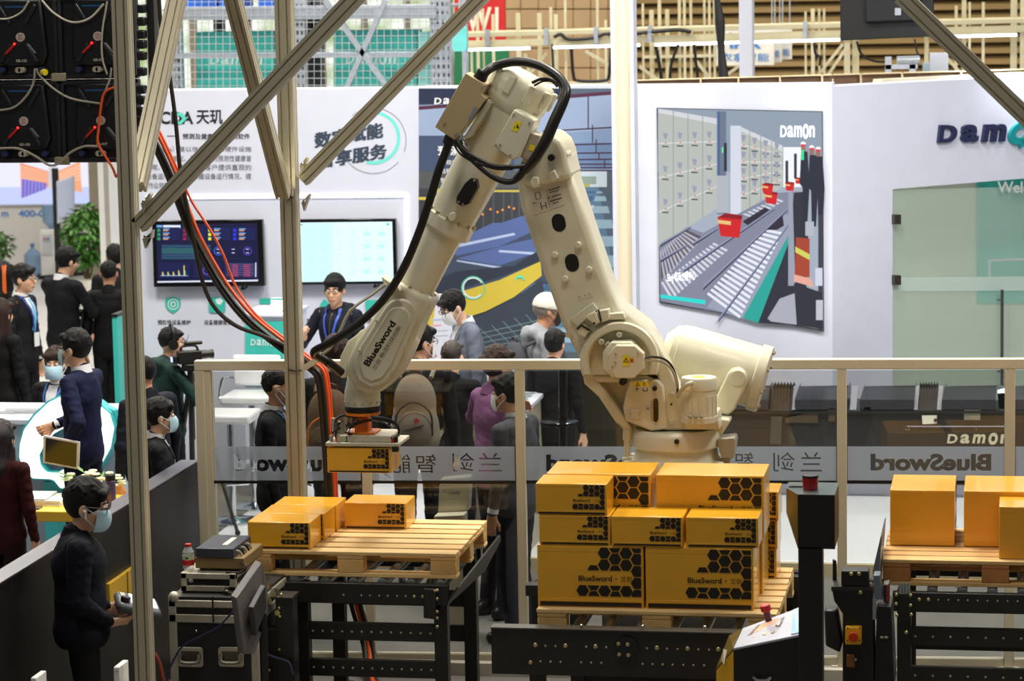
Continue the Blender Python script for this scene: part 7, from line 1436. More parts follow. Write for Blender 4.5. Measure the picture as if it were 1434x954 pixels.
# ================================================================ people
V3 = lambda *a: np.array(a, float)
def smin(a, b, k):
    h = np.clip(.5 + .5 * (b - a) / k, 0, 1); return b + (a - b) * h - k * h * (1 - h)
class Field:
    """a solid blended from tapered capsules ('c', a, b, ra, rb, k) and ellipsoids ('e', centre, radii, R, k); k < 0 carves"""
    def __init__(s, prims, vox, cuts=(), fold=0.0, seed=0):
        lo, hi = np.full(3, 9.), np.full(3, -9.)
        for p in prims:
            if p[-1] < 0: continue
            if p[0] == 'c': r = max(p[3], p[4]); l, h = np.minimum(p[1], p[2]) - r, np.maximum(p[1], p[2]) + r
            else: r = max(p[2]); l, h = np.array(p[1]) - r, np.array(p[1]) + r
            lo, hi = np.minimum(lo, l), np.maximum(hi, h)
        lo -= 3 * vox; hi += 3 * vox; s.lo, s.vox = lo, vox; n = np.ceil((hi - lo) / vox).astype(int) + 1; s.n = n
        g = np.full(n, .12, np.float32); ax = [lo[i] + vox * np.arange(n[i]) for i in range(3)]; s.ax = ax
        for p in prims:
            k = abs(p[-1]); m = k + 2.5 * vox
            if p[0] == 'c': r = max(p[3], p[4]); l, h = np.minimum(p[1], p[2]) - r - m, np.maximum(p[1], p[2]) + r + m
            else: r = max(p[2]); l, h = np.array(p[1]) - r - m, np.array(p[1]) + r + m
            i0 = np.clip(np.floor((l - lo) / vox).astype(int), 0, n); i1 = np.clip(np.ceil((h - lo) / vox).astype(int) + 1, 0, n)
            if (i1 <= i0).any(): continue
            X, Y, Z = np.meshgrid(*[ax[i][i0[i]:i1[i]].astype(np.float32) for i in range(3)], indexing='ij', sparse=True)
            if p[0] == 'c':
                a, b = np.array(p[1], float), np.array(p[2], float); d = b - a; L = max(np.dot(d, d), 1e-9)
                t = np.clip(((X - a[0]) * d[0] + (Y - a[1]) * d[1] + (Z - a[2]) * d[2]) / L, 0, 1)
                D = np.sqrt((X - a[0] - t * d[0]) ** 2 + (Y - a[1] - t * d[1]) ** 2 + (Z - a[2] - t * d[2]) ** 2) - (p[3] + (p[4] - p[3]) * t)
            else:
                x, y, z_ = X - p[1][0], Y - p[1][1], Z - p[1][2]; R = p[3]
                if R is not None: x, y, z_ = R[0][0] * x + R[1][0] * y + R[2][0] * z_, R[0][1] * x + R[1][1] * y + R[2][1] * z_, R[0][2] * x + R[1][2] * y + R[2][2] * z_
                r = p[2]; k0 = np.sqrt((x / r[0]) ** 2 + (y / r[1]) ** 2 + (z_ / r[2]) ** 2); k1 = np.sqrt((x / r[0] ** 2) ** 2 + (y / r[1] ** 2) ** 2 + (z_ / r[2] ** 2) ** 2)
                D = k0 * (k0 - 1) / np.maximum(k1, 1e-6)
            sl = tuple(slice(i0[i], i1[i]) for i in range(3))
            g[sl] = smin(g[sl], D, max(k, 1e-4)) if p[-1] >= 0 else -smin(-g[sl], D, max(k, 1e-4))
        if fold:
            X, Y, Z = np.meshgrid(*[a.astype(np.float32) for a in ax], indexing='ij', sparse=True); rg = random.Random(seed)
            for q_ in range(5):
                d = V3(rg.uniform(-1, 1), rg.uniform(-1, 1), rg.uniform(-1.6, 1.6)); d = nrm(d) * rg.uniform(38, 75); ph = rg.uniform(0, 6); g = g + fold * .45 * np.abs(np.sin(d[0] * X + d[1] * Y + d[2] * Z + ph + 1.2 * np.sin(14 * X + 11 * Z + q_))).astype(np.float32)
        if cuts:
            X, Y, Z = np.meshgrid(*[a.astype(np.float32) for a in ax], indexing='ij', sparse=True)
            for nx, ny, nz, d in cuts: g = np.maximum(g, nx * X + ny * Y + nz * Z - d)
        s.g = g
    def mesh(s, name, m, adapt=0.0):
        gr = openvdb.FloatGrid(.12); gr.copyFromArray(np.clip(s.g, -.12, .12).astype(np.float32)); v, t, q = gr.convertToPolygons(isovalue=0.0, adaptivity=adapt)
        me = bpy.data.meshes.new(name); v = v * s.vox + s.lo
        nv, nq, nt = len(v), len(q), len(t); me.vertices.add(nv); me.vertices.foreach_set('co', v.astype(np.float32).ravel())
        me.loops.add(nq * 4 + nt * 3); me.polygons.add(nq + nt); me.loops.foreach_set('vertex_index', np.concatenate([q[:, ::-1].ravel(), t[:, ::-1].ravel()]).astype(np.int32))
        me.polygons.foreach_set('loop_start', np.concatenate([np.arange(nq) * 4, nq * 4 + np.arange(nt) * 3]).astype(np.int32)); me.update(calc_edges=True); me.validate()
        me.materials.append(m); me.shade_smooth(); return me
    def surf(s, x, z_, sg=1, axis=1):
        """y of the outermost surface at (x, z) seen from +y (sg 1) or -y (sg -1)"""
        i, k = int(round((x - s.lo[0]) / s.vox)), int(round((z_ - s.lo[2]) / s.vox)); i = min(max(i, 0), s.n[0] - 1); k = min(max(k, 0), s.n[2] - 1)
        col = s.g[i, :, k]; w_ = np.where(col < 0)[0]
        if not len(w_): return None
        j = w_[-1] if sg > 0 else w_[0]; a = col[j]; j2 = min(max(j + sg, 0), s.n[1] - 1); b = col[j2]; t = a / (a - b) if b > 0 else 0
        return s.lo[1] + s.vox * (j + sg * t)
    def patch(s, mb, rows, sg=1, off=.004, n=4):
        """strip draped on the solid: rows of (z, x0, x1)"""
        ns = []
        for a, b in zip(rows[:-1], rows[1:]):
            m = max(1, int(abs(a[0] - b[0]) / .02)); ns += [tuple(a[i] + (b[i] - a[i]) * k / m for i in range(3)) for k in range(m)]
        ns.append(rows[-1]); P = []; last = 0
        for z_, x0, x1 in ns:
            for k in range(n + 1):
                x = x0 + (x1 - x0) * k / n; y = s.surf(x, z_, sg); y = last if y is None else y; last = y; P.append((x, y + sg * off, z_))
        m = n + 1; mb.add(P, [(j * m + k, j * m + k + 1, (j + 1) * m + k + 1, (j + 1) * m + k) for j in range(len(ns) - 1) for k in range(n)]); return mb
def rotm(yaw=0, pitch=0, roll=0):
    return np.array(Matrix.Rotation(math.radians(yaw), 3, 'Z') @ Matrix.Rotation(math.radians(-pitch), 3, 'X') @ Matrix.Rotation(math.radians(roll), 3, 'Y'))
def ik(a, t, l1, l2, pole):
    d = t - a; L = min(np.linalg.norm(d), (l1 + l2) * .995); d = nrm(d); x = (l1 * l1 - l2 * l2 + L * L) / (2 * L); h = math.sqrt(max(l1 * l1 - x * x, 0)); p = nrm(pole - d * np.dot(pole, d)); return a + d * x + p * h, a + d * L
def hand(w_, d, nrml, side, curl=.35):
    """palm, four unequal bent fingers and a thumb from the wrist w along d; nrml is the palm's facing"""
    d = nrm(d); nl = nrm(nrml - d * np.dot(nrml, d)); u = np.cross(d, nl) * side; P = []; k = .006
    for s in (-.028, -.009, .010, .028): P.append(('c', w_ + u * s * .55, w_ + d * .088 + u * s, .015, .0125, .012))
    for i, (s, L) in enumerate(((-.031, .062), (-.0105, .074), (.0105, .080), (.031, .070))):
        b = w_ + d * .088 + u * s; a1 = curl * (.7 + .12 * i); a2 = a1 + curl * 1.3; m = b + (d * math.cos(a1) + nl * math.sin(a1)) * L * .52; e = m + (d * math.cos(a2) + nl * math.sin(a2)) * L * .48; P += [('c', b, m, .0098, .0088, .004), ('c', m, e, .0088, .0072, .004)]
    b = w_ + d * .022 + u * .022; m = b + d * .038 + u * .030 + nl * .012; e = m + d * .034 + u * .004 + nl * .014; P += [('c', b, m, .014, .0105, .010), ('c', m, e, .0105, .0085, .005)]; return P
M_skin = [mat('skin_%d' % i, c, .5, var=.04, scale=20) for i, c in enumerate(((222, 172, 140), (206, 152, 118), (190, 136, 102)))]
M_hairb = mat('hair_black', (12, 11, 11), .5, spec=.3, var=.4, scale=30, bump=.5, bscale=160, stretch=(6, 6, 1)); M_hairbr = mat('hair_brown', (46, 28, 19), .5, spec=.3, var=.4, scale=30, bump=.5, bscale=160, stretch=(6, 6, 1))
M_eyew = mat('eye_white', (236, 232, 226), .2); M_iris = mat('eye_dark', (24, 16, 12), .15); M_lip = mat('lip', (176, 96, 84), .45); M_shoe = mat('shoe_black', (20, 19, 19), .3)
M_mw = mat('mask_white', (232, 234, 236), .7, var=.02); M_mb = mat('mask_blue', (176, 210, 226), .7, var=.02); M_mk = mat('mask_black', (24, 24, 26), .7)
M_gls = mat('glasses_dark', (34, 28, 24), .3); M_shirt = mat('shirt_white', (232, 232, 236), .6)
def cloth(n, c, rough=.75): return mat('cloth_' + n, tuple(int(a * .86) for a in c), rough, var=.1, scale=9, bump=.25, bscale=26, spec=.2)
def person(label, px, py, Y, yaw, top='black', tc=(20, 20, 22), bc=(24, 24, 28), pose=None, head=(0, 0, 0), hair='short', hairm=None, skin=0, mask=None, glasses=False, shirt=False, tie=None, lanyard=None, zf=0.0, vox=.0095, hem=.80, seat=None, hs=1.0, wide=1.0, face=True, group=None, hood=False, lean=0, height=None, extra=None, thick=1.0):
    P0 = PY(px, py, Y); H = (P0[2] - zf) if height is None else height; s = H / 1.735
    if seat is not None: s = 1.0 if height is None else height / 1.735
    pose = pose or {}; dz = 0.0
    if seat is not None: dz = (P0[2] - zf) / s - 1.735 
    RB_ = rotm(0, lean); piv = V3(0, 0, .95)
    U = lambda *a: RB_ @ (V3(*a) - piv) + piv + V3(0, 0, dz)
    hc0 = U(0, .025, 1.50); Rh = RB_ @ rotm(*head); hcen = hc0 + Rh @ V3(0, .012, .118)
    Hd = lambda *a: hcen + Rh @ (V3(*a) * hs)
    E = lambda c, r, R, k: ('e', c, r, R, k)
    w = wide
    # limbs
    hipz = .93 + dz; feet = []
    legs = []
    for sd in (-1, 1):
        hip = V3(sd * .088, 0, hipz)
        if seat is None: st = pose.get('step', 0) * sd; kn = V3(sd * .095, .03 + st * .5, .49); an = V3(sd * .10, -.02 + st, .085)
        else: kn = V3(sd * .11, .42, hipz + .02); an = V3(sd * .11, .36, max(.085, hipz - .40))
        to = an + V3(sd * .02, .15, -.045); legs.append((hip, kn, an, to))
    sh = [U(-.175 * w, -.005, 1.405), U(.175 * w, -.005, 1.405)]
    arms = []
    for i, sd in enumerate((-1, 1)):
        tgt, pole = pose.get('LR'[i], ((sd * .25, .05, .80), (sd * .4, -1, 0)))
        tg = V3(*tgt) + V3(0, 0, dz); el, wr = ik(sh[i], tg, .285, .255, V3(*pole)); arms.append((sh[i], el, wr))
    body = [E(U(0, 0, .96), (.155 * w, .105, .13), RB_, .05), E(U(0, 0, 1.10), (.135 * w, .095, .14), RB_, .05), E(U(0, 0, 1.29), (.155 * w, .105, .17), RB_, .05), ('c', U(-.14 * w, -.01, 1.41), U(.14 * w, -.01, 1.41), .052, .052, .04), ('c', U(0, -.012, 1.42), hc0 + Rh @ V3(0, .0, .05), .054, .050, .03)]
    for hip, kn, an, to in legs: body += [('c', hip, kn, .082, .054, .03), ('c', kn, an, .052, .036, .02), ('c', an + V3(0, -.04, -.04), to, .036, .030, .02)]
    for i, (a, b, c) in enumerate(arms):
        sd = (-1, 1)[i]; body += [('c', a, b, .048, .038, .03), ('c', b, c, .038, .027, .02)]
        hd = pose.get('hand' + 'LR'[i], {}); d = V3(*hd['dir']) if 'dir' in hd else (c - b); nl = V3(*hd['palm']) if 'palm' in hd else V3(-sd, .2, -.1); body += hand(c, d, nl, -sd if 'palm' not in hd else hd.get('side', -sd), hd.get('curl', .45))
    # head: skull, jaw, cheeks, brow, nose, lips, ears, eye hollows
    h = hs
    body += [E(Hd(0, -.012, .022), (.074 * h, .094 * h, .098 * h), Rh, .02), E(Hd(0, .026, -.045), (.060 * h, .062 * h, .068 * h), Rh, .03), ('c', Hd(0, .062, -.100), Hd(0, .050, -.085), .020 * h, .030 * h, .02), E(Hd(0, .066, .030), (.052 * h, .020 * h, .016 * h), Rh, .014), E(Hd(-.040, .056, -.028), (.022 * h, .024 * h, .022 * h), Rh, .016), E(Hd(.040, .056, -.028), (.022 * h, .024 * h, .022 * h), Rh, .016)]
    for sd in (-1, 1): body += [('c', Hd(sd * .031, .098, .010), Hd(sd * .031, .090, .010), .012 * h, .013 * h, -.008), E(Hd(sd * .078, -.008, -.012), (.010 * h, .020 * h, .031 * h), Rh, .006)]
    body += [('c', Hd(0, .086, .012), Hd(0, .108, -.028), .008 * h, .014 * h, .008), ('c', Hd(-.016, .089, -.060), Hd(.016, .089, -.060), .007 * h, .007 * h, .005), ('c', Hd(-.013, .087, -.070), Hd(.013, .087, -.070), .007 * h, .007 * h, .005)]
    me = Field(body, vox).mesh('person', M_skin[skin], .02)
    o = bpy.data.objects.new('person', me); COL.objects.link(o); o.location = (float(P0[0]), Y, zf); o.rotation_euler = (0, 0, math.radians(yaw)); o.scale = (s, s, s); tag(o, label, 'person', group)
    # where the head top should stand: shift so that the hair's top meets the picture's point
    off = Matrix.Rotation(math.radians(yaw), 3, 'Z') @ Vector(hcen * s); o.location.x -= off.x; o.location.y -= off.y
    def kid(nm, mesh_): c = bpy.data.objects.new(nm, mesh_); COL.objects.link(c); c.parent = o; return c
    kb = lambda nm, mb, m, **k: kid(nm, mb.mesh(nm, m, **k))
    # trousers and shoes
    tr = [E(U(0, 0, .95), (.168 * w, .120, .14), RB_, .04)]
    for hip, kn, an, to in legs: tr += [('c', hip, kn, .096, .070, .03), ('c', kn, an + V3(0, 0, .0), .070, .056, .02)]
    kid('trousers', Field(tr, .012, [(0, 0, 1, 1.04 + dz)], .004, int(py)).mesh('trousers', cloth('t%d_%d_%d' % bc, bc), .02))
    for hip, kn, an, to in legs: kid('shoe', Field([('c', an + V3(0, -.045, -.045), to, .046, .040, .02), ('c', an, an + V3(0, .02, -.03), .052, .05, .02)], .012, [(0, 0, -1, -(an[2] - .082))]).mesh('shoe', M_shoe))
    # jacket, with its sleeves
    M_t = cloth(top, tc)
    jk = [E(U(0, 0, 1.10), (.165 * w, .122 * thick, .17), RB_, .05), E(U(0, .0, 1.29), (.180 * w, .130 * thick, .18), RB_, .05), E(U(0, 0, .93), (.182 * w, .132 * thick, .17), RB_, .05), ('c', U(-.145 * w, -.012, 1.408), U(.145 * w, -.012, 1.408), .066 * thick, .066 * thick, .04), ('c', U(0, -.02, 1.40), U(0, -.012, 1.465), .088, .070, .03)]
    for a, b, c in arms: jk += [('c', a, b, .066 * thick, .056 * thick, .035), ('c', b, c - (c - b) * .06, .056 * thick, .042, .02)]
    if hood: jk += [('c', U(-.07, -.085, 1.455), U(.07, -.085, 1.455), .05, .05, .04), ('c', U(0, -.10, 1.42), U(0, -.11, 1.36), .07, .05, .04), ('c', U(-.085, -.02, 1.47), U(-.06, .05, 1.45), .028, .022, .02), ('c', U(.085, -.02, 1.47), U(.06, .05, 1.45), .028, .022, .02)]
    cut_body = [(0, 0, -1, -(hem + dz))] if seat is None else [(0, 0, -1, -(.86 + dz))]
    armlow = min(min(b[2], c[2]) for a, b, c in arms)
    F = Field(jk[:5] + (jk[-4:] if hood else []), .010, cut_body, .004, int(px))
    # keep sleeves below the hem: body cut at the hem, sleeves whole
    SL = Field([q for q in jk[5:9]], .010, [], .0055, int(px) + 1)
    kid('jacket', F.mesh('jacket', M_t, .02)); kid('sleeves', SL.mesh('sleeves', M_t, .02))
    if shirt:
        b = MB(); F.patch(b, [(1.455 + dz, -.045, .045), (1.40 + dz, -.048, .048), (1.26 + dz, -.030, .030), (1.13 + dz, -.004, .004)], 1, .004); kb('shirt_front', b, M_shirt, fix=False)
        b = MB(); c0 = U(0, -.012, 1.455); d = U(0, .004, 1.53) - U(0, -.012, 1.455); b.lathe(c0, d, [(.070, -.005), (.067, .03), (.064, .052), (.058, .052), (.060, .0)], 24, cap=False); kb('shirt_collar', b, M_shirt)
        b = MB()
        for sd in (-1, 1): F.patch(b, [(1.45 + dz, sd * .045, sd * .075), (1.38 + dz, sd * .048, sd * .095), (1.33 + dz, sd * .042, sd * .075), (1.13 + dz, sd * .004, sd * .02)], 1, .007, 3)
        kb('lapels', b, M_t, fix=False)
    else:
        b = MB(); c0 = U(0, -.014, 1.445); d = U(0, .004, 1.53) - U(0, -.012, 1.455)
        if not hood: b.lathe(c0, d, [(.080, -.01), (.074, .03), (.070, .05), (.062, .05), (.062, .0)], 24, cap=False); kb('collar', b, M_t)
        b = MB(); F.patch(b, [(1.43 + dz, -.006, .006), (hem + .02 + dz, -.006, .006)], 1, .003, 1); kb('zip', b, mat('zip_dark', (60, 60, 66), .4), fix=False)
    if tie: b = MB(); F.patch(b, [(1.445 + dz, -.020, .020), (1.42 + dz, -.013, .013), (1.18 + dz, -.034, .034), (1.14 + dz, -.004, .004)], 1, .010, 3); kb('tie', b, mat('tie_%d_%d_%d' % tie, tie, .4), fix=False)
    if lanyard:
        b = MB()
        for sd in (-1, 1): F.patch(b, [(1.47 + dz, sd * .060, sd * .080), (1.40 + dz, sd * .055, sd * .075), (1.16 + dz, sd * .004, sd * .022)], 1, .013, 2)
        kb('lanyard', b, mat('lanyard_%d_%d_%d' % lanyard, lanyard, .5), fix=False); b = MB(); y = (F.surf(0, 1.10 + dz) or .1) + .02; b.box(-.045, .045, y, y + .004, 1.03 + dz, 1.15 + dz); kb('badge', b, M_shirt)
    if shirt:
        for a, b_, c in arms: b = MB(); d = nrm(c - b_); b.lathe(c - d * .045, d, [(.036, 0), (.037, .03), (.030, .032)], 16); kb('shirt_cuff', b, M_shirt)
    # hair
    hm = hairm or M_hairb
    HF = None
    if hair in ('short', 'long', 'bun', 'crop'):
        t = .008 if hair == 'crop' else .0
        hp = [E(Hd(0, -.016, .030), ((.084 - t) * h, (.104 - t) * h, (.106 - t) * h), Rh, .02), ('c', Hd(-.045, .066, .082), Hd(.05, .070, .074), .026 * h - t, .024 * h - t, .02)]
        if hair == 'long': hp += [('c', Hd(0, -.055, .02), Hd(0, -.085, -.20), .085 * h, .080 * h, .04), ('c', Hd(0, -.085, -.20), Hd(0, -.105, -.34), .085 * h, .055 * h, .04), ('c', Hd(-.07, .0, .0), Hd(-.085, -.02, -.2), .028, .03, .03), ('c', Hd(.07, .0, .0), Hd(.085, -.02, -.2), .028, .03, .03)]
        if hair == 'bun': hp += [E(Hd(0, -.115, .035), (.045, .04, .045), Rh, .02)]
        rr = random.Random(int(px * 7 + py))
        for q_ in range(64 if hair != 'crop' else 34):
            az = rr.uniform(-math.pi, math.pi); e0 = rr.uniform(.25, 1.5); e1 = e0 - rr.uniform(.35, .75); az2 = az + rr.uniform(-.35, .35)
            if e1 < (-.05 if abs(az) > 1.9 else .42 + .2 * (abs(az) < .9)): e1 = (-.05 if abs(az) > 1.9 else .42 + .2 * (abs(az) < .9))
            pt = lambda a_, e_, q2: Hd((.084 - t) * q2 * math.cos(e_) * math.sin(a_), -.016 + (.104 - t) * q2 * math.cos(e_) * math.cos(a_), .030 + (.106 - t) * q2 * math.sin(e_))
            hp.append(('c', pt(az, e0, .965), pt(az2, e1, 1.01 + rr.uniform(-.02, .05)), (.013 - t * .6) * h, .0055 * h, .004))
        hp += [E(Hd(0, .105, -.042), (.074 * h, .080 * h, .083 * h), Rh, -.010)]
        for sd in (-1, 1): hp += [E(Hd(sd * .088, .004, -.022), (.022 * h, .024 * h, .040 * h), Rh, -.008)]
        nz = Rh @ V3(0, 0, 1); ny = Rh @ V3(0, -.55, -1); ny = ny / np.linalg.norm(ny); cuts = [] if hair == 'long' else [(-nz[0], -nz[1], -nz[2], -np.dot(nz, Hd(0, 0, -.095 if hair == 'bun' else -.066)))]
        kid('hair', Field(hp, .0065, cuts).mesh('hair', hm, .0))
    elif hair == 'cap':
        nz = Rh @ V3(0, 0, 1); kid('hair', Field([E(Hd(0, -.016, .012), (.080 * h, .100 * h, .085 * h), Rh, .02), E(Hd(0, .105, -.040), (.08 * h, .085 * h, .092 * h), Rh, -.01)], .008, [(-nz[0], -nz[1], -nz[2], -np.dot(nz, Hd(0, 0, -.045)))]).mesh('hair', mat('hair_grey', (120, 112, 104), .5)))
        M_cp = mat('cap_cream', (222, 216, 204), .8, var=.05, bump=.2, bscale=40)
        kid('cap', Field([E(Hd(0, -.012, .035), (.092 * h, .112 * h, .106 * h), Rh, .01)], .0085, [(-nz[0], -nz[1], -nz[2], -np.dot(nz, Hd(0, 0, .018)))]).mesh('cap', M_cp)); kid('cap_peak', Field([E(Hd(0, .115, .024), (.075 * h, .075 * h, .014 * h), Rh, .01)], .006).mesh('cap_peak', M_cp))
    if face:
        for sd in (-1, 1):
            b = MB(); b.ball(Hd(sd * .031, .080, .010), .0125 * h, 10, 6); b.mi(1).ball(Hd(sd * .031, .0885, .009), .0062 * h, 8, 5); kb('eye', b, [M_eyew, M_iris])
            b = MB(); b.tube([Hd(sd * .014, .091, .030), Hd(sd * .032, .090, .035), Hd(sd * .050, .078, .029)], .0042 * h, 6, 3); kb('eyebrow', b, hm)
        if not mask: b = MB(); b.tube([Hd(-.024, .086, -.064), Hd(0, .0965, -.0645), Hd(.024, .086, -.064)], .0050 * h, 6, 3); kb('lips', b, M_lip)
    if mask:
        mm, mo = {'white': (M_mw, 0), 'blue': (M_mb, 0), 'black': (M_mk, 0), 'chin': (M_mb, -.045)}[mask]; b = MB(); N = 8; P = []
        for j in range(N + 1):
            for i in range(N + 1):
                a, c = -1.3 + 2.6 * i / N, -1.15 + 2.2 * j / N; P.append(Hd(.071 * math.sin(a), .036 + .088 * math.cos(a) * (.55 + .45 * math.cos(c)), -.052 + mo + .060 * math.sin(c)))
        b.add(P, [(j * (N + 1) + i, j * (N + 1) + i + 1, (j + 1) * (N + 1) + i + 1, (j + 1) * (N + 1) + i) for j in range(N) for i in range(N)]); mk = kb('face_mask', b, mm, fix=False)
        for sd in (-1, 1): b = MB(); b.tube([Hd(sd * .066, .056, -.025 + mo), Hd(sd * .080, .02, -.004 + mo * .4), Hd(sd * .087, -.012, .012)], .0028, 5, 3); b.tube([Hd(sd * .062, .056, -.085 + mo), Hd(sd * .078, .015, -.05 + mo * .6), Hd(sd * .087, -.014, -.03)], .0028, 5, 3); kb('mask_loop', b, mm)
    if glasses:
        b = MB()
        for sd in (-1, 1):
            c = Hd(sd * .034, .103, .008); u, v = Rh @ V3(1, 0, 0), Rh @ V3(0, 0, 1); R_ = [c + (u * math.cos(t) * .026 + v * math.sin(t) * .019) * h for t in np.linspace(0, 2 * math.pi, 17)]; b.tube(R_, .0024 * h, 5, 0); b.tube([Hd(sd * .060, .100, .012), Hd(sd * .078, .06, .012), Hd(sd * .086, -.01, .008)], .0024 * h, 5, 0)
        b.tube([Hd(-.009, .105, .012), Hd(.009, .105, .012)], .0024 * h, 5, 0); kb('glasses', b, M_gls)
    if extra: extra(o, kid, kb, Hd, U, arms, F, dz, s)
    return o, arms, s
def world(o, p): return np.array(Matrix.Translation(o.location) @ Matrix.Rotation(o.rotation_euler.z, 4, 'Z') @ Matrix.Scale(o.scale[0], 4) @ Vector([float(a) for a in p]))
def backpack(label, o, U0, col, accent=None, w_=.30, h_=.46, d_=.17, z0=.98, pocket=True, badge=False):
    """a rucksack on the back of the person o (things of their own, placed in world space)"""
    yaw = o.rotation_euler.z; s = o.scale[0]; c = world(o, (0, -.13 - d_ / 2, z0)); t = thing('backpack', label, 'backpack', c); t.rotation_euler = (0, 0, yaw); t.scale = (s, s, s)
    m = cloth('bag_%d_%d_%d' % col, col, .85)
    def kid(nm, me): q = bpy.data.objects.new(nm, me); COL.objects.link(q); q.parent = t; return q
    f = Field([('e', V3(0, 0, h_ * .30), (w_ * .53, d_ * .52, h_ * .36), None, .03), ('e', V3(0, .01, h_ * .62), (w_ * .47, d_ * .48, h_ * .38), None, .03), ('c', V3(-w_ * .25, 0, .07), V3(w_ * .25, 0, .07), d_ * .42, d_ * .42, .05)], .010); kid('body', f.mesh('body', m))
    g = Field([('e', V3(0, -d_ * .42, h_ * .28), (w_ * .40, d_ * .26, h_ * .26), None, .02)], .009); kid('front_pocket', g.mesh('front_pocket', cloth('bagp_%d_%d_%d' % col, tuple(int(c_ * .9) for c_ in col), .85)))
    b = MB(); b.tube([(-w_ * .40, -d_ * .45, h_ * .22), (-w_ * .36, -d_ * .53, h_ * .52), (0, -d_ * .56, h_ * .66), (w_ * .36, -d_ * .53, h_ * .52), (w_ * .40, -d_ * .45, h_ * .22)], .007, 6, 5); kid('piping', b.mesh('piping', mat('pipe_%d_%d_%d' % (accent or (30, 28, 26)), accent or (30, 28, 26), .5)))
    b = MB(); b.tube([(-w_ * .22, -d_ * .70, h_ * .30), (0, -d_ * .70, h_ * .335), (w_ * .22, -d_ * .68, h_ * .37)], .005, 6, 3); kid('zip', b.mesh('zip', M_rub))
    b = MB(); b.tube([(-.04, .02, h_ * .97), (-.035, 0, h_ * 1.05), (.035, 0, h_ * 1.05), (.04, .02, h_ * .97)], .009, 6, 4); kid('grab_loop', b.mesh('grab_loop', m))
    for sd in (-1, 1): b = MB(); b.tube([(sd * .10, .06, h_ * .92), (sd * .115, .18, h_ * 1.00), (sd * .12, .32, h_ * .92), (sd * .135, .36, h_ * .6), (sd * .16, .26, h_ * .25), (sd * .13, .08, h_ * .1)], .016, 6, 5); kid('strap', b.mesh('strap', m))
    if badge: b = MB(); b.cyl((0.02, -d_ * .70, h_ * .43), (0.02, -d_ * .68 - .012, h_ * .43), .017, n=12); kid('badge', b.mesh('badge', mat('badge_red', (170, 60, 50), .5)))
    return t
HANG = lambda sd, y=.06: ((sd * .25, y, .80), (sd * .4, -1, 0))
# ---- technician with the teach pendant, in front
def x_front(o, kid, kb, Hd, U, arms, F, dz, s):
    b = MB(); b.ball(Hd(.089, .002, -.012), (.009, .009, .009), 8, 6); b.cyl(Hd(.090, .004, -.015), Hd(.088, .014, -.048), .0045, n=8); kb('earbud', b, M_shirt)
    b = MB(); F.patch(b, [(1.28, -.12, -.03), (1.20, -.12, -.03)], 1, .006, 4); kb('chest_pocket', b, cloth('navyp', (24, 26, 38)), fix=False)
TECH, ta, ts = person('technician in dark navy jacket and pale blue mask holding a handheld control unit', 121, 678, 13.75, -68, 'navyblack', (20, 22, 34), (20, 20, 24), pose={'L': ((-.13, .165, 1.005), (-.7, -1, -.6)), 'R': ((.12, .155, .98), (.7, -1, -.5)), 'handL': {'dir': (.15, 1, .05), 'palm': (.8, .1, .6), 'side': 1, 'curl': .5}, 'handR': {'dir': (-.1, 1, .05), 'palm': (-.6, .1, .8), 'side': -1, 'curl': .6}}, head=(-12, 10, 0), mask='blue', glasses=True, vox=.007, hs=1.16, hem=.84, wide=1.14, thick=1.22, extra=x_front)
c = world(TECH, (0.0, .30, 1.045)); yw_ = TECH.rotation_euler.z
t = thing('teach_pendant', 'grey handheld control unit with lit screen in the technician\'s hands', 'controller', c); t.rotation_euler = (math.radians(-16), 0, yw_); t.scale = (1.15, 1.15, 1.15)
def lk(nm, mb, m, par, bevel=0):
    q = bpy.data.objects.new(nm, mb.mesh(nm, m)); COL.objects.link(q); q.parent = par
    if bevel: bv = q.modifiers.new('edge_bevel', 'BEVEL'); bv.width = bevel; bv.segments = 2
    return q
M_pend = mat('pendant_grey', (74, 76, 80), .4)
lk('housing', MB().box(-.135, .135, -.09, .11, -.025, .02), M_pend, t, .02); lk('screen', MB().box(-.10, .10, -.03, .09, .02, .024), glow('pendant_screen', (206, 214, 226), .75), t); lk('jog_dial', MB().cyl((.09, -.06, .02), (.09, -.06, .045), .022, n=16), M_black, t, .004); lk('grip', MB().box(-.16, -.11, -.06, .06, -.05, .0), M_black, t, .015)
for k in range(4): lk('key', MB().cbox((-.07 + .035 * k, -.06, .022), (.022, .022, .006)), M_stw, t)
pc = world(TECH, (.0, .30, 1.02)); MB_ = MB(); MB_.tube([pc, pc + [.02, -.03, -.08], pc + [.07, -.02, -.2], pc + [.12, .03, -.34], (pc[0] + .16, pc[1] + .1, .02)], .011, 8); tag(MB_.build('cable', mat('cable_red', (150, 66, 52), .45)), 'dull red cable hanging from the handheld control unit', 'cable')
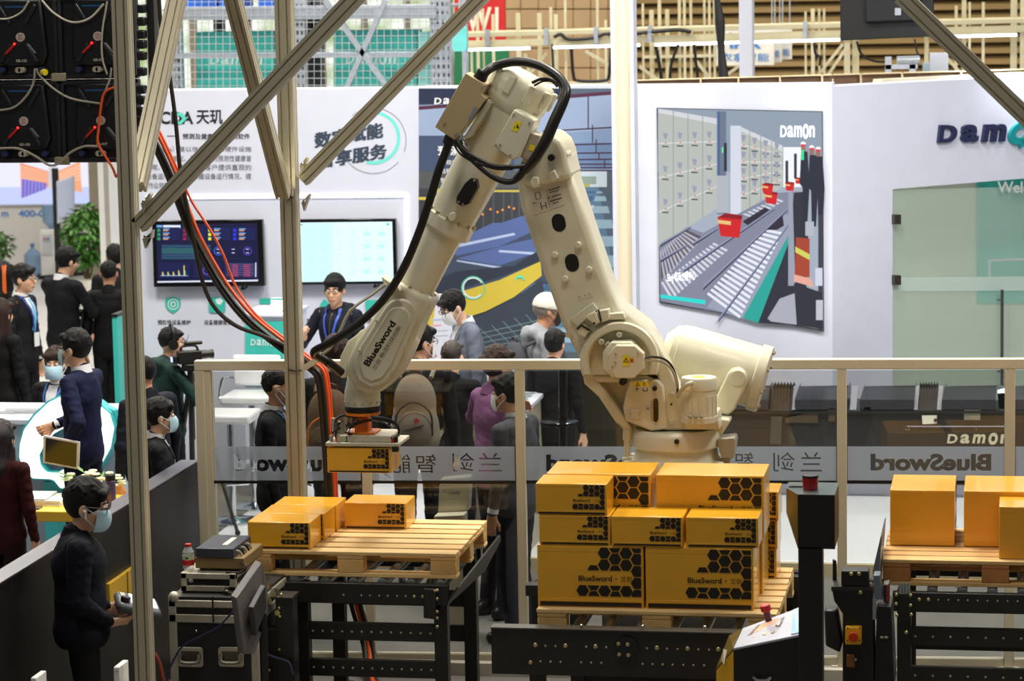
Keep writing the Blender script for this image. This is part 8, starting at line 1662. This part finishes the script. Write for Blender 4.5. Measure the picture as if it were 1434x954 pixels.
# ---- men at the left booth
NAVY, na, ns = person('man in navy suit with glasses and blue mask holding a tablet at his hip', 104, 464, 18.55, 78, 'navy', (22, 28, 66), (20, 25, 58), pose={'L': ((-.22, .02, .96), (-.5, -1, 0)), 'R': ((.16, .32, 1.06), (.8, -.6, -.6)), 'handL': {'curl': .9}, 'handR': {'curl': 1.3}}, mask='blue', glasses=True, shirt=True, tie=(70, 170, 180), hem=.86, vox=.008)
c = world(NAVY, (-.285, .0, .965)); t = thing('tablet', 'white framed tablet held at the navy suited man\'s hip', 'tablet', c); t.rotation_euler = (math.radians(8), math.radians(8), math.radians(-6)); lk('housing', MB().box(-.135, .135, -.006, .006, -.10, .10), M_shirt, t, .004); lk('screen', MB().box(-.115, .115, -.008, -.006, -.085, .085), M_blackg, t)
person('seated woman with blue mask, white shirt and dark blazer behind the glowing logo', 76, 488, 20.5, 165, 'dark', (26, 26, 32), (24, 24, 28), seat=.6, mask='blue', shirt=True, lanyard=(60, 110, 190), hair='bun', hairm=M_hairbr, head=(20, 4, 0), pose={'L': ((-.16, .30, 1.02), (-.6, -.5, -1)), 'R': ((.16, .30, 1.02), (.6, -.5, -1))}, hs=.98)
sp = PY(76, 488, 20.5); t = thing('stool', 'dark high stool under the seated woman behind the info counter', 'stool', (sp[0], 20.5, 0)); zs_ = sp[2] - 1.735 + .93 - .12; lk('seat', MB().cyl((0, .03, zs_ - .06), (0, .03, zs_), .19, n=20), M_black, t, .01); lk('column', MB().cyl((0, .03, .02), (0, .03, zs_ - .06), .03), M_chrome, t); lk('base', MB().cyl((0, .03, 0), (0, .03, .02), .22, n=20), M_chrome, t)
def x_lan(o, kid, kb, Hd, U, arms, F, dz, s): pass
person('man in black suit with glasses, light blue tie and blue lanyard, seen in profile', 33, 372, 23.3, -98, 'black', (26, 27, 32), (24, 24, 28), shirt=True, tie=(110, 190, 226), lanyard=(40, 60, 150), glasses=True, zf=.012)
BKS, ba, bs_ = person('man in black suit seen from behind, looking at a phone in his hand', 93, 347, 24.3, -28, 'black', (26, 27, 32), (24, 24, 28), shirt=True, face=False, zf=.012, pose={'L': ((-.05, .34, 1.12), (-.8, -.4, -1)), 'R': ((.14, .36, 1.14), (.8, -.4, -1)), 'handR': {'dir': (-.2, 1, .3), 'palm': (-.3, 0, 1), 'side': -1, 'curl': .7}}, head=(-10, 12, 0), wide=1.06)
c = world(BKS, (.12, .47, 1.20)); t = thing('phone', 'phone held by the black suited man seen from behind', 'phone', c); t.rotation_euler = (math.radians(40), 0, BKS.rotation_euler.z); lk('body', MB().box(-.036, .036, -.075, .075, -.005, .005), mat('phone_pale', (206, 208, 200), .3), t, .003)
BT, _, _ = person('man in black t-shirt from behind at the end of the white wall', 152, 366, 24.4, 10, 'blackt', (22, 22, 24), (26, 26, 30), hair='crop', face=False, zf=.012, skin=1)
c = world(BT, (-.28, -.02, .72)); t = thing('shoulder_bag', 'black bag hanging beside the man in the black t-shirt', 'bag', c); t.rotation_euler = BT.rotation_euler; lk('body', MB().box(-.10, .03, -.16, .16, -.12, .14), M_black, t, .05); lk('strap', MB().tube([(-.03, -.1, .13), (0.02, -.06, .45), (.1, 0, .70), (.06, .06, .45), (-.03, .1, .13)], .012, 6), M_black, t)
person('dark haired man beyond the end of the white wall, behind the black t-shirt', 160, 344, 25.6, 20, 'black', (26, 27, 32), (24, 24, 28), face=False, zf=.012)
person('woman with long brown hair and black coat seen from behind at the left edge', 2, 421, 21.4, -25, 'coat', (20, 20, 22), (22, 22, 24), hair='long', hairm=M_hairbr, face=False, hem=.6)
def x_orange(o, kid, kb, Hd, U, arms, F, dz, s):
    b = MB()
    for k in range(9): x = -.07 + .0175 * k; b = MB(); b.tube([Hd(x, -.075 - .02 * (k % 2), .10), Hd(x * 1.15, -.112, .03), Hd(x * 1.2, -.118, -.05), Hd(x * 1.25, -.125, -.16)], .010, 6, 4); kb('orange_strand', b, mat('hair_orange', (226, 106, 36), .5))
person('person with long black hair streaked bright orange at the left edge', 4, 368, 24.2, -10, 'coat', (20, 20, 22), (22, 22, 24), hair='long', face=False, zf=.012, extra=x_orange)
person('woman in dark red coat with long black hair, back to us at the left edge', 2, 592, 16.55, -12, 'darkred', (66, 20, 22), (40, 16, 18), hair='long', hairm=mat('hair_darkbrown', (32, 22, 20), .4, var=.4, scale=30, bump=.5, bscale=160), face=False, hem=.45, vox=.010, hs=1.05, wide=1.05)
# ---- cameraman and the men beside the slim post
def x_cam(o, kid, kb, Hd, U, arms, F, dz, s):
    b = MB()
    for sd in (-1, 1): b.cyl(Hd(sd * .080, -.006, -.01), Hd(sd * .108, -.006, -.01), .040, n=16)
    kb('headphone_cup', b, M_black); b = MB(); b.tube([Hd(-.094, -.006, .02), Hd(-.085, -.01, .10), Hd(0, -.012, .148), Hd(.085, -.01, .10), Hd(.094, -.006, .02)], .010, 6, 5); kb('headband', b, M_black)
CAMM, ca_, cs_ = person('cameraman in dark green hoodie with headphones behind a video camera', 240, 459, 19.65, -52, 'green', (32, 62, 56), (24, 26, 30), pose={'L': ((-.06, .28, 1.33), (-.8, -.2, -1)), 'R': ((.12, .26, 1.30), (.8, -.2, -.8)), 'handL': {'curl': .9}, 'handR': {'curl': .9}}, hood=True, glasses=True, hair='crop', head=(-10, 4, 0), zf=.1, extra=x_cam, wide=1.1)
cp = PY(266, 500, 19.5); t = thing('video_camera', 'black video camera with a lit viewfinder in front of the cameraman', 'camera', cp); t.rotation_euler = (0, 0, math.radians(-58)); t.scale = (.66, .66, .66)
lk('body', MB().box(-.06, .06, -.14, .12, -.07, .07), M_black, t, .012); lk('lens', MB().lathe((0, .11, .02), (0, 1, 0), [(.045, 0), (.05, .05), (.042, .10), (.05, .13), (.05, .15)], 20), M_cblk, t); lk('top_handle', MB().tube([(0, -.1, .07), (0, -.08, .12), (0, .06, .12), (0, .09, .07)], .014, 8, 3), M_black, t); lk('microphone', MB().cyl((0, -.06, .15), (0, .14, .15), .022, n=12), M_cblk, t, .004); lk('viewfinder', MB().box(-.055, .035, -.20, -.14, -.06, .02), M_black, t, .006); lk('lit_screen', MB().box(-.045, .025, -.204, -.20, -.045, .010), glow('camera_screen', (190, 200, 240), 1.0), t); lk('aerial', MB().cyl((.03, -.05, .15), (.05, -.02, .25), .003, n=6), M_black, t)
t2 = thing('tripod', 'black camera tripod standing on the stage under the video camera', 'tripod', (cp[0], cp[1], .1)); hz_ = cp[2] - .047 - .1
lk('head', MB().box(-.05, .05, -.06, .06, hz_ - .05, hz_), M_black, t2, .008); lk('centre_column', MB().cyl((0, 0, hz_ - .55), (0, 0, hz_ - .05), .022), M_cblk, t2)
fp = PZ(333, 750, .1)
for fx_, fy_ in ((fp[0] - cp[0], fp[1] - cp[1]), (-.30, .25), (.0, -.05)):
    d = np.array([fx_, fy_, 0.02]); a = np.array([0, 0, hz_ - .12]); m_ = a + (d - a) * .55; lg = lk('leg', MB().cyl(a, m_, .020).cyl(a + (d - a) * .5, d, .013), M_cblk, t2); lk('rubber_foot', MB().ball(d, .022, 8, 6), M_black, lg); lk('leg_clamp', MB().cyl(m_ - nrm(d - a) * .03, m_ + nrm(d - a) * .02, .027, n=10), M_black, lg)
person('broad man in dark navy jacket and blue mask half hidden by the slim post', 199, 500, 18.3, 62, 'darknavy', (22, 26, 40), (24, 26, 34), mask='blue', wide=1.2, hair='crop', skin=1, hem=.72, pose={'L': ((-.32, .0, .78), (-1, -.6, 0)), 'R': ((.30, .06, .80), (1, -.6, 0))})
person('man in black suit with blue mask looking right above the black partition', 224, 560, 16.95, -68, 'black', (26, 27, 32), (24, 24, 28), mask='blue', shirt=True, wide=1.15)
# ---- at the fence
person('man in black suit with glasses and lowered mask standing close behind the glass fence', 390, 516, 17.2, -84, 'black', (26, 27, 32), (24, 24, 28), mask='chin', glasses=True, shirt=True, tie=(60, 76, 110), lanyard=(70, 100, 150), hair='crop', wide=1.12, skin=1)
def x_pres(o, kid, kb, Hd, U, arms, F, dz, s):
    b = MB(); w_ = arms[1][2]; b.cyl(w_ + V3(0, .06, .02), w_ + V3(.0, .075, .12), .012, n=10); b.ball(w_ + V3(0, .078, .15), (.02, .02, .028), 10, 8); kb('microphone', b, M_black)
PRES, _, _ = person('presenter in dark hooded jacket with glasses and blue lanyard holding a microphone', 468, 386, 21.9, 160, 'hoodnavy', (28, 34, 48), (28, 30, 38), hood=True, glasses=True, lanyard=(60, 90, 190), zf=.1, head=(18, 6, 0), vox=.008, pose={'R': ((.16, .26, 1.24), (.9, -.3, -1)), 'L': HANG(-1), 'handR': {'dir': (-.2, .5, .9), 'palm': (-1, .3, 0), 'side': -1, 'curl': 1.2}}, extra=x_pres)
person('man in grey blazer and white mask bent over before the poster board', 634, 405, 21.0, 118, 'greyblazer', (124, 132, 150), (40, 44, 56), mask='white', glasses=True, shirt=True, zf=.1, head=(8, 22, 0), vox=.008, lean=6)
CAPM, _, _ = person('man in cream cap and grey hoodie with black mask, looking right', 766, 413, 20.75, -62, 'greyhood', (168, 172, 180), (50, 52, 60), mask='black', hood=True, hair='cap', zf=.1, head=(0, 10, 0), skin=2)
backpack('dark grey rucksack on the man in the cream cap', CAPM, None, (84, 86, 92), (40, 44, 60), .28, .42)
person('dark haired man just below the cream cap, seen from behind', 777, 463, 20.15, -15, 'darksuit', (30, 30, 34), (24, 24, 28), face=False, zf=.1)
BPM, _, _ = person('man with glasses and black jacket carrying a large grey rucksack', 587, 454, 18.75, 7, 'blackj', (24, 25, 28), (34, 36, 46), mask='white', glasses=True, head=(-52, 4, 0))
backpack('large grey brown rucksack with a small red badge', BPM, None, (156, 144, 126), (36, 34, 34), .29, .50, .19, z0=.95, badge=True)
person('man with short brown hair and black jacket, right of the grey rucksack', 633, 478, 19.2, -8, 'blackj', (24, 25, 28), (28, 30, 40), hair='crop', hairm=mat('hair_dkb', (46, 36, 28), .5, var=.4, scale=30, bump=.5, bscale=160), face=False, pose={'L': ((-.16, .3, 1.05), (-1, -.4, -1)), 'R': ((.2, .3, 1.05), (1, -.4, -1))})
person('woman in purple jacket with her arm raised, seen from behind', 698, 487, 17.95, -48, 'purple', (164, 108, 160), (40, 36, 48), hair='bun', hairm=M_hairbr, mask='blue', pose={'L': ((-.22, .26, 1.30), (-1, -.2, -.6)), 'R': HANG(1)}, hem=.84)
person('man in grey suit with pale mask in profile at the fence post', 711, 526, 17.25, 72, 'greysuit', (86, 86, 94), (34, 38, 54), mask='white', shirt=True, wide=1.15, skin=1, vox=.008, head=(0, 4, 0))
RBP, _, _ = person('man in black jacket behind the robot wrist, wearing a brown rucksack', 470, 472, 18.5, 2, 'blackj', (24, 25, 28), (30, 34, 50), face=False, wide=1.1, hairm=M_hairbr)
backpack('brown rucksack with orange piping behind the gripper', RBP, None, (116, 94, 74), (226, 120, 40), .32, .50, .19, z0=.93)
